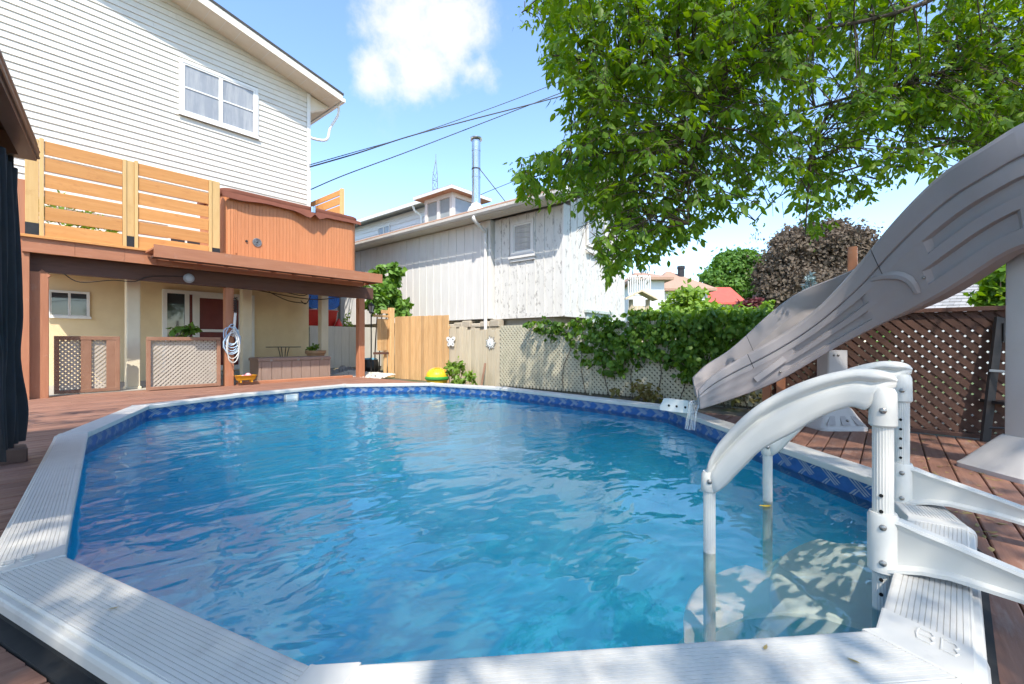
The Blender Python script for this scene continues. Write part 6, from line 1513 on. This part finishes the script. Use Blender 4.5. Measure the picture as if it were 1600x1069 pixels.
# floating yellow leaf, litter on rim and deck
def leaflet(name, p, ln, wd, ang, m__, label, cat='leaf', group=None, tilt=0.15):
    A = np.array([[math.cos(ang), math.sin(ang), tilt]]); V, F = leaf_geo(np.array([[0, 0, 0.]]), A, np.array([[.1, .1, 1.]]), np.array([ln]), np.array([wd]), True, .15, .2)
    o = obj(name, (V+np.array(p), F), m__, loc=p); return tag(o, label, cat, group)
p = GZ(1186, 790, WZ+.012); leaflet('floating_leaf', tuple(p), .10, .055, -.6, M_yleaf, 'small yellow leaf floating beside the far pool post of the ladder')
for k, (px, py, z, nm) in enumerate(((1194, 1015, RZ+.006, 'curled dry leaf on the near rim below the ladder'), (1345, 1037, RZ+.006, 'small dry twig leaf near the right end of the near rim'), (187, 948, RZ+.006, 'small dark dry leaf on the left part of the near rim'))):
    p = GZ(px, py, z+.004); leaflet('dry_leaf', tuple(p), .035, .012, k*1.3, M_deadleaf, nm, group='dry leaves on the pool rim')
lv = []
for k in range(120):
    p = GZ(rnd.uniform(1420, 1560), rnd.uniform(672, 860), .006); 
    if p.x < 6.9 and not (span(p.y) and p.x < span(p.y)[1]+.1): lv.append(p)
V, F = leaf_geo(np.array([tuple(p) for p in lv]), unit(np.concatenate([nrs.normal(size=(len(lv), 2)), np.full((len(lv), 1), .06)], 1)), np.tile([[0.1, .1, 1.]], (len(lv), 1)), .035+.03*nrs.rand(len(lv)), .018+.012*nrs.rand(len(lv)))
obj('leaf_litter', (V, F), M_deadleaf, kind='stuff', label='dry yellow leaves scattered on the right deck boards')

# ================================================================ GAZEBO AT THE LEFT EDGE
gc = D(57, 252, 4.05); gd = (ray(183, 534)); gd.z = 0; gd.normalize(); gl_ = Vector((-gd.y, gd.x, 0)); 
if gl_.dot(Vector((RT[0], RT[1], 0))) > 0: gl_ = -gl_
gp = GZ(8, 722, 0)
gz_ = thing('gazebo', tuple(gp), 'bronze metal gazebo with black curtains at the left edge', 'gazebo')
ze = gc.z
def gpt(t, s, z): p = gc-gd*t+gl_*s; return Vector((p.x, p.y, ze+z))
# eave profile run along both visible sides
prof = [(0, 0), (-.02, .07), (.01, .10), (-.01, .15), (.03, .19), (.10, .19), (.10, .0)]
T_, S_ = 4.2, 3.6
m_ = MB(); m_.loft([[gpt(t, s, z) for s, z in prof] for t in (0, T_)]); obj('eave_beam', m_, M_gazebo, gz_)
m_ = MB(); m_.loft([[gpt(s, t, z) for s, z in prof] for t in (.102, S_)]); obj('eave_beam', m_, M_gazebo, gz_)
m_ = MB()
for z, s in ((.03, -.012), (.085, -.012), (.17, .015)): m_.tube([gpt(-.0, s, z), gpt(T_, s, z)], .012, 6)
obj('eave_bead', m_, M_gazebo, gz_)
m_ = MB(); m_.hexa([gpt(.13, .23, -.10), gpt(T_, .23, -.10), gpt(T_, .30, -.10), gpt(.13, .30, -.10), gpt(.13, .23, -.002), gpt(T_, .23, -.002), gpt(T_, .30, -.002), gpt(.13, .30, -.002)]); obj('curtain_rail', m_, M_gazebo, gz_)
apex = gpt(T_/2, S_/2, 1.15)
m_ = MB(); cs = [gpt(.0, .0, .195), gpt(T_, .0, .195), gpt(T_, S_, .195), gpt(0, S_, .195)]; m_.add(cs+[apex]+[c-Vector((0, 0, .02)) for c in cs]+[apex-Vector((0, 0, .04))], [(0, 1, 4), (1, 2, 4), (2, 3, 4), (3, 0, 4), (6, 5, 9), (7, 6, 9), (8, 7, 9), (5, 8, 9), (0, 5, 6, 1), (1, 6, 7, 2), (2, 7, 8, 3), (3, 8, 5, 0)]); obj('roof', m_, M_gazebo, gz_)
ax = Vector((RT[0], RT[1], 0)); ay = Vector((FW[0], FW[1], 0))
for dx, (t, s) in enumerate(((None, None), (T_-.25, S_-.25), (.25, S_-.25), (T_-.25, .25))):
    c = Vector((gp.x, gp.y, 0)) if t is None else gpt(t, s, -ze)
    if t is not None: c.z = 0
    m_ = MB(); m_.bbox(c.x-.05, c.x+.05, c.y-.05, c.y+.05, .02, ze-.005, .006); obj('post', m_, M_curtain if t is None else M_gazebo, gz_)
    m_ = MB(); m_.bbox(c.x-.13, c.x+.13, c.y-.13, c.y+.13, .003, .125, .012); obj('post_base', m_, mat('aged_brown_block', (.13, .075, .055), (.09, .05, .038), 5, .75, .04), gz_)
# gathered black curtain beside the post
m_ = MB(); rows = 26; cols = 60; V = []
base0 = Vector((gp.x, gp.y, 0))
for j in range(rows+1):
    v = j/rows; z = .16+(ze-.12-.16)*v
    tie = 1-.30*math.exp(-((z-.95)/.25)**2)
    for i in range(cols+1):
        u = i/cols; along = (-.10+1.35*u*(.75+.25*v))*1.0
        fold = .055*math.sin(u*46+v*1.8)+.03*math.sin(u*21+v*4)+.03*(1-v)*math.sin(u*7+1)
        flare = .02*math.exp(-((z-.42)/.22)**2)*math.exp(-(u/.22)**2)
        p = base0-gd*(along*tie)-gl_*(.07+fold*tie*.8+flare)+gl_*.04; V.append((p.x, p.y, z))
F = [(j*(cols+1)+i, j*(cols+1)+i+1, (j+1)*(cols+1)+i+1, (j+1)*(cols+1)+i) for j in range(rows) for i in range(cols)]
m_.add(V, F); obj('curtain', m_, M_curtain, gz_, smooth=True, angle=80)

# ================================================================ VINE ON THE FENCE
bl = []
def vine_row(pxs, ytop, ylow, d_off=.0):
    for px, y0_, y1_ in zip(pxs, ytop, ylow):
        n_ = max(1, int((y1_-y0_)/24)+1)
        for k in range(n_):
            py = y0_+(y1_-y0_)*(k+.5)/n_; p = PX(px, py, XF-.05); bl.append(((p.x-.02+rnd.uniform(-.06, .04), p.y, p.z), (.13+rnd.random()*.06, .26+rnd.random()*.14, (y1_-y0_)/n_*.62*p.length/700*1.15+.05)))
vine_row([842, 866, 890, 912, 934, 956, 978, 1000, 1020, 1040, 1060, 1078, 1094, 1110, 1128, 1146, 1164, 1182, 1200], [502, 499, 500, 500, 500, 500, 500, 500, 501, 500, 499, 497, 495, 494, 494, 494, 494, 494, 496], [513, 520, 522, 545, 560, 582, 572, 552, 556, 560, 575, 590, 596, 606, 596, 590, 580, 570, 560])
vn = thing('fence_vine', (XF, 5, -.05), 'dark green leafy vine hanging over the lattice fence', 'vine')
V, F = crown(bl, 4300, .105, .82, droop=.9, shell=.25, six=True, clump=.35); obj('foliage', (V, F), M_vine, vn, kind='stuff')
bl2 = []
for px in range(990, 1215, 14):
    p = PX(px, 497+rnd.uniform(-3, 4), XF+.1); bl2.append(((p.x+.15, p.y, p.z), (.2, .25, .14)))
V, F = crown(bl2, 2200, .12, .75, six=True); obj('foliage', (V, F), M_shrub, vn, kind='stuff')
m_ = MB()
for k in range(9):
    y_ = PX(880+36*k, 560, XF-.03).y; m_.tube(catmull([(XF-.03, y_, -.05), (XF-.03, y_+.15*math.sin(k), .5), (XF-.03, y_-.2*math.cos(k*2), 1.0), (XF-.02, y_+.1, 1.45)], 4), .007, 5)
obj('stem', m_, M_twig, vn)
# dry brown undergrowth at the fence foot
bl = [((XF-.25, PX(px, 590, XF-.2).y, .1), (.2, .4, .28)) for px in (985, 1010, 1150)]
V, F = crown(bl, 260, .10, .6, six=True); obj('undergrowth', (V, F), M_leafold, kind='stuff', label='dry brownish undergrowth at the foot of the lattice fence')

# ================================================================ THE OVERHANGING TREE
TB = RF(7.3, -.6)
tr_ = thing('box_elder_tree', (TB.x, TB.y, -.05), 'large leafy tree whose branches overhang the slide and pool from the upper right', 'tree')
m_ = MB(); tp = C(6.6, .2, 4.2); m_.tube(catmull([(TB.x, TB.y, -.05), C(7.2, -.5, 1.5), C(7.0, -.2, 3.0), tp], 4), [.34]*4+[.3]*4+[.27]*4+[.24], 12); obj('trunk', m_, M_bark, tr_, smooth=True)
def P3(px, py, d): return D(px, py, d)
limbs = [
 [tp, P3(1640, -90, 4.2), P3(1400, 20, 4.6), P3(1180, 60, 4.9), P3(1020, 95, 5.1), P3(925, 120, 5.3)],
 [tp, P3(1660, 40, 5.2), P3(1480, 110, 5.4), P3(1300, 160, 5.6), P3(1120, 215, 5.6), P3(1010, 290, 5.5), P3(955, 400, 5.4)],
 [tp, P3(1600, -200, 4.6), P3(1300, -110, 5.0), P3(1040, -60, 5.3), P3(880, -25, 5.5), P3(815, 20, 5.6)],
 [tp, P3(1640, 180, 6.4), P3(1500, 220, 6.6), P3(1360, 255, 6.6), P3(1230, 300, 6.4), P3(1180, 345, 6.3)],
 [tp, C(4., 1.5, 6.3), C(1.8, 2.2, 7.0), C(-.8, 2.6, 7.4), C(-3.4, 2.6, 7.4)],
 [tp, C(4., -.5, 6.4), C(1.5, -1.0, 7.2), C(-1.2, -1.0, 7.5), C(-4, -.8, 7.4)],
 [tp, C(5, 2.8, 6.2), C(3.6, 4., 6.7), C(2.2, 4.6, 6.9), C(.5, 4.4, 7.2)],
 [tp, C(8.2, 2.5, 6.0), C(8.6, 5, 6.4), C(8.2, 7, 6.2)],
 [P3(1120, 215, 5.6), P3(1040, 230, 5.5), P3(940, 245, 5.4), P3(860, 268, 5.3), P3(812, 285, 5.3)],
 [P3(1300, 160, 5.6), P3(1270, 240, 5.2), P3(1262, 310, 5.0), P3(1258, 370, 4.9)],
 [P3(1180, 60, 4.9), P3(1120, 170, 4.6), P3(1080, 260, 4.5), P3(1075, 350, 4.4)],
 [P3(1480, 110, 5.4), P3(1420, 200, 5.8), P3(1370, 280, 6.0)],
]
LP = []
for k, l_ in enumerate(limbs):
    pts = catmull(l_, 7); n_ = len(pts); r0 = (.030 if k < 4 else .075) if k < 8 else .022
    m_ = MB(); m_.tube(pts, [max(.008, r0*(1-i/(n_-1))**.8) for i in range(n_)], 7); obj('branch', m_, M_bark, tr_, smooth=True); LP += [(p, i/(n_-1)) for i, p in enumerate(pts)]
# leaf sprays: clusters of drooping compound leaves round anchor points in the crown
anch = []; r2 = random.Random(21)
lowx = [795, 812, 830, 850, 875, 905, 922, 938, 952, 975, 1000, 1030, 1060, 1100, 1140, 1165, 1195, 1225, 1250, 1270, 1290, 1320, 1350, 1400, 1470, 1700]
lowy = [285, 295, 300, 298, 300, 305, 322, 400, 432, 405, 395, 390, 380, 345, 318, 345, 330, 272, 325, 370, 345, 318, 300, 270, 255, 330]
topx = [795, 812, 835, 848, 862, 872]; topy = [270, 255, 245, 140, 60, -200]
def inside(px, py):
    if py > np.interp(px, lowx, lowy): return False
    if px < 925 and py < 225: return py < np.interp(px, [830, 848, 862, 880, 905], [-200, 40, 90, 130, 225]) if px >= 830 else False
    if px < 815: return False
    return True
while len(anch) < 1250:
    px, py = r2.uniform(795, 1700), r2.uniform(-60, 420)
    if inside(px, py):
        # sparser low on the right where the sky shows through
        dens = 1.0
        if px > 1270 and py > 215: dens = .55
        if 1150 < px < 1250 and py > 150: dens = .45
        if px < 870 and py > 235: dens = .7
        if r2.random() < dens: d = r2.uniform(4.1, 6.4) if px < 1250 else r2.uniform(4.6, 7.2); anch.append((P3(px, py, d), 1.0, 1))
for (px, py, d) in [(820, 18, 5.6), (808, 30, 5.6), (806, 262, 5.3), (812, 285, 5.3), (835, 305, 5.3), (945, 420, 5.4), (935, 440, 5.4), (962, 405, 5.4), (1000, 400, 4.9), (1010, 412, 4.9), (1255, 370, 4.9), (1262, 382, 4.9), (1275, 360, 4.9), (1180, 360, 6.3), (1160, 365, 5.4), (1195, 350, 6.3), (1075, 365, 4.4), (1090, 355, 4.4), (1020, 385, 5.0), (1370, 300, 6.0), (1395, 285, 6.0)]: anch.append((P3(px, py, d), .6, 1))
vis = len(anch)
# the rest of the crown, overhead
for k in range(230):
    for _ in range(50):
        R, F, z = r2.uniform(-7, 9.5), r2.uniform(-7.3, 6.5), r2.uniform(5.6, 8.8)
        if (z-CZ) > 1.0*F+1.5 and ((R-1.0)/8.0)**2+((F+.8)/6.4)**2 < 1 and F+.76*z+.5 < (9.7 if R > -4.5 else 9.7+.34*(R+4.5))+max(0, R-.5)*.6: break
    else: continue
    anch.append((C(R, F, z), 1.8, 0))
LPa = np.array([tuple(p) for p, _ in LP]); Pl = []; Al = []; Nl = []; Ll = []; tw_ = MB(); ex = MB()
for k, (p, s, kind_) in enumerate(anch):
    pa = np.array(tuple(p)); dd = np.linalg.norm(LPa-pa, axis=1)+.4*np.maximum(0, pa[2]-LPa[:, 2]); j = int(dd.argmin()); q = Vector(LPa[j])
    dirv = (p-q); dirv = dirv.normalized() if dirv.length > .05 else Vector((0, 0, -1)); dirv = (dirv+Vector((r2.uniform(-.6, .6), r2.uniform(-.6, .6), -.25))).normalized()
    tF = p.x*FW[0]+p.y*FW[1]; tpx = 800+700*(p.x*RT[0]+p.y*RT[1])/max(tF, .1); tpy = 534.5-700*(p.z-CZ)/max(tF, .1)
    tok = not kind_ or (tpy < np.interp(tpx, lowx, lowy)-8 and tpx > np.interp(tpy, [-40, 20, 45, 60, 100, 140, 215, 240, 250, 300], [815, 815, 822, 848, 858, 870, 896, 850, 812, 812]))
    if dd[j] < 1.25 and tok:
        m1 = q.lerp(p, .5)+Vector((0, 0, .12)); tw_.tube([q, m1, p], [.009, .006, .004], 4, caps=False)
    nl = r2.randint(5, 8) if kind_ else 7
    for c in range(nl):
        st_ = p+dirv*(c/nl-.4)*.55*s; sd2 = Vector((r2.gauss(0, 1), r2.gauss(0, 1), r2.gauss(-.35, .5))).normalized(); ra = (dirv*.25+sd2+Vector((0, 0, -.35))).normalized(); rl = .17*s*r2.uniform(.8, 1.2)
        if kind_ and tok and tpy < np.interp(tpx, lowx, lowy)-22 and tpx > 900: tw_.tube([st_, st_+ra*rl], .0028, 3, caps=False)
        side = ra.cross(Vector((0, 0, 1))); side = side.normalized() if side.length > .05 else Vector((1, 0, 0))
        nrm = (side.cross(ra)+Vector((r2.gauss(0, .3), r2.gauss(0, .3), .3))).normalized()
        prs = [(.45, 1), (.45, -1), (.8, 1), (.8, -1), (1., 0)]
        for f_, sg in prs:
            ax_ = (ra*(.55 if sg else 1)+side*sg*.85+Vector((r2.gauss(0, .15), r2.gauss(0, .15), -.38+r2.gauss(0, .15)))).normalized()
            Pl.append(tuple(st_+ra*rl*f_)); Al.append(tuple(ax_)); Nl.append(tuple((nrm+Vector((r2.gauss(0, .25), r2.gauss(0, .25), r2.gauss(0, .2)))).normalized())); Ll.append(.097*s*r2.uniform(.55, 1.3))
Pl = np.array(Pl); Al = np.array(Al); Nl = np.array(Nl); Ll = np.array(Ll)
# the 300 leaves that show largest become parts of their own, sharing a few leaf shapes
kk = np.array([True]*len(Pl)); Rr = Pl[:, 0]*RT[0]+Pl[:, 1]*RT[1]; Ff = Pl[:, 0]*FW[0]+Pl[:, 1]*FW[1]
px_ = 800+700*Rr/np.maximum(Ff, .1); py_ = 534.5-700*(Pl[:, 2]-CZ)/np.maximum(Ff, .1); jt = nrs.normal(size=len(Pl))*9
fr_ = (Ff > 2.) & (py_ > -40)       # keep the hanging edge of the crown where the real boughs end
lim_ = np.interp(px_, [795]+lowx[1:], [v+14 for v in lowy]); lft = np.interp(py_, [-40, 20, 45, 60, 100, 140, 215, 240, 250, 300], [805, 805, 812, 838, 848, 860, 886, 840, 800, 800])
kk = ~fr_ | ((py_+jt < lim_) & (px_+jt > lft)); Pl, Al, Nl, Ll = Pl[kk], Al[kk], Nl[kk], Ll[kk]
Rr = Pl[:, 0]*RT[0]+Pl[:, 1]*RT[1]; Ff = Pl[:, 0]*FW[0]+Pl[:, 1]*FW[1]; pxs = 800+700*Rr/np.maximum(Ff, .1); pys = 534.5-700*(Pl[:, 2]-CZ)/np.maximum(Ff, .1)
vis_ = (Ff > 1) & (pxs > 805) & (pxs < 1590) & (pys > 5) & (pys < 450); sc_ = np.where(vis_, Ll/np.maximum(Ff, .1), 0); order = np.argsort(-sc_)[:300]
keep = np.ones(len(Pl), bool); keep[order] = False
V, F = leaf_geo(Pl[keep], Al[keep], Nl[keep], Ll[keep], Ll[keep]*(.40+.12*nrs.rand(keep.sum())), True)
obj('foliage', (V, F), M_leaf, tr_, kind='stuff'); obj('twigs', tw_, M_twig, tr_, kind='stuff')
lm = []
for k in range(4):
    V, F = leaf_geo(np.zeros((1, 3)), np.array([[1., 0, 0]]), np.array([[0, 0, 1.]]), np.array([1.]), np.array([.44+.04*k]), True, .12+.05*k, .08+.05*k)
    lo = obj('leaf', (V, F), M_leaf); lm.append(lo.data); bpy.data.objects.remove(lo)
oT = ORG[tr_.name]
for q, i in enumerate(order):
    A = Vector(Al[i]).normalized(); Nn = Vector(Nl[i]); S = A.cross(Nn).normalized(); U = S.cross(A)
    o = bpy.data.objects.new('leaf', lm[q % 4]); COL.objects.link(o); o.parent = tr_
    M4 = Matrix((( A.x, -S.x, U.x, Pl[i][0]-oT.x), (A.y, -S.y, U.y, Pl[i][1]-oT.y), (A.z, -S.z, U.z, Pl[i][2]-oT.z), (0, 0, 0, 1)))
    o.matrix_local = M4 @ Matrix.Scale(float(Ll[i]), 4)
# an unseen tree added behind the deck's near end to shade the pool
tb = RF(-1.0, -6.2); sh_ = thing('added_shade_tree', (tb.x, tb.y, -.06), 'tall unseen tree added behind the near end of the deck to shade the pool', 'tree')
bl = []
for (R, F, z, r, h) in ((-.5, -6, 12, 4.2, 4.6), (4.2, -6.2, 12.6, 3.4, 3.8), (-4.6, -6.4, 11, 3.8, 4.2), (1.0, -5.6, 9, 3.6, 3.6), (-2.6, -5.8, 8.6, 4.2, 3.4), (7.8, -6, 11.5, 2.8, 3.4), (-6.6, -6.2, 7.8, 3.4, 3.), (1.8, -6.2, 15.6, 4.2, 2.8), (-2.0, -6.2, 15.2, 4.0, 2.8), (5.4, -6.4, 15.2, 3.6, 2.6), (-1.5, -5.6, 5.8, 3.4, 2.), (-.5, -7, 18.4, 4.2, 2.8), (3.6, -7, 18.2, 4, 2.6), (-4., -7, 17.4, 3.8, 2.6), (7, -6.8, 17, 3.6, 2.6)):
    bl.append((tuple(C(R, F, z)), (r, r*.75, h)))
obj('crown', crown(bl, 76000, .078, .62, shell=.05, clump=.75), M_maple, sh_, kind='stuff')
m_ = MB(); m_.tube([(tb.x, tb.y, -.06), C(-.8, -6.2, 4), C(-.4, -6.1, 9), C(0, -6, 14)], [.45, .38, .28, .08], 10)
for k, (c, r) in enumerate(bl[1:9]): m_.tube([C(-.6, -6.2, 4.+.6*k), Vector(C(-.6, -6.2, 4.+.6*k)).lerp(Vector(c), .6)+Vector((0, 0, .6)), c], [.16, .10, .03], 6)
obj('trunk', m_, M_bark, sh_)
# hanging seed clusters, brownish green
sidx = nrs.choice(len([a for a in anch[:vis]]), 150, replace=False); Ps = []
for i in sidx:
    p = anch[i][0]
    for c in range(22): Ps.append((p.x+r2.gauss(0, .05), p.y+r2.gauss(0, .05), p.z-.02-abs(r2.gauss(0, .10))))
Ps = np.array(Ps); n_ = len(Ps); V, F = leaf_geo(Ps, unit(np.concatenate([nrs.normal(size=(n_, 2))*.4, -np.ones((n_, 1))], 1)), rand_unit(n_), np.full(n_, .045), np.full(n_, .012), False)
obj('seed_clusters', (V, F), M_leafold, tr_, kind='stuff')
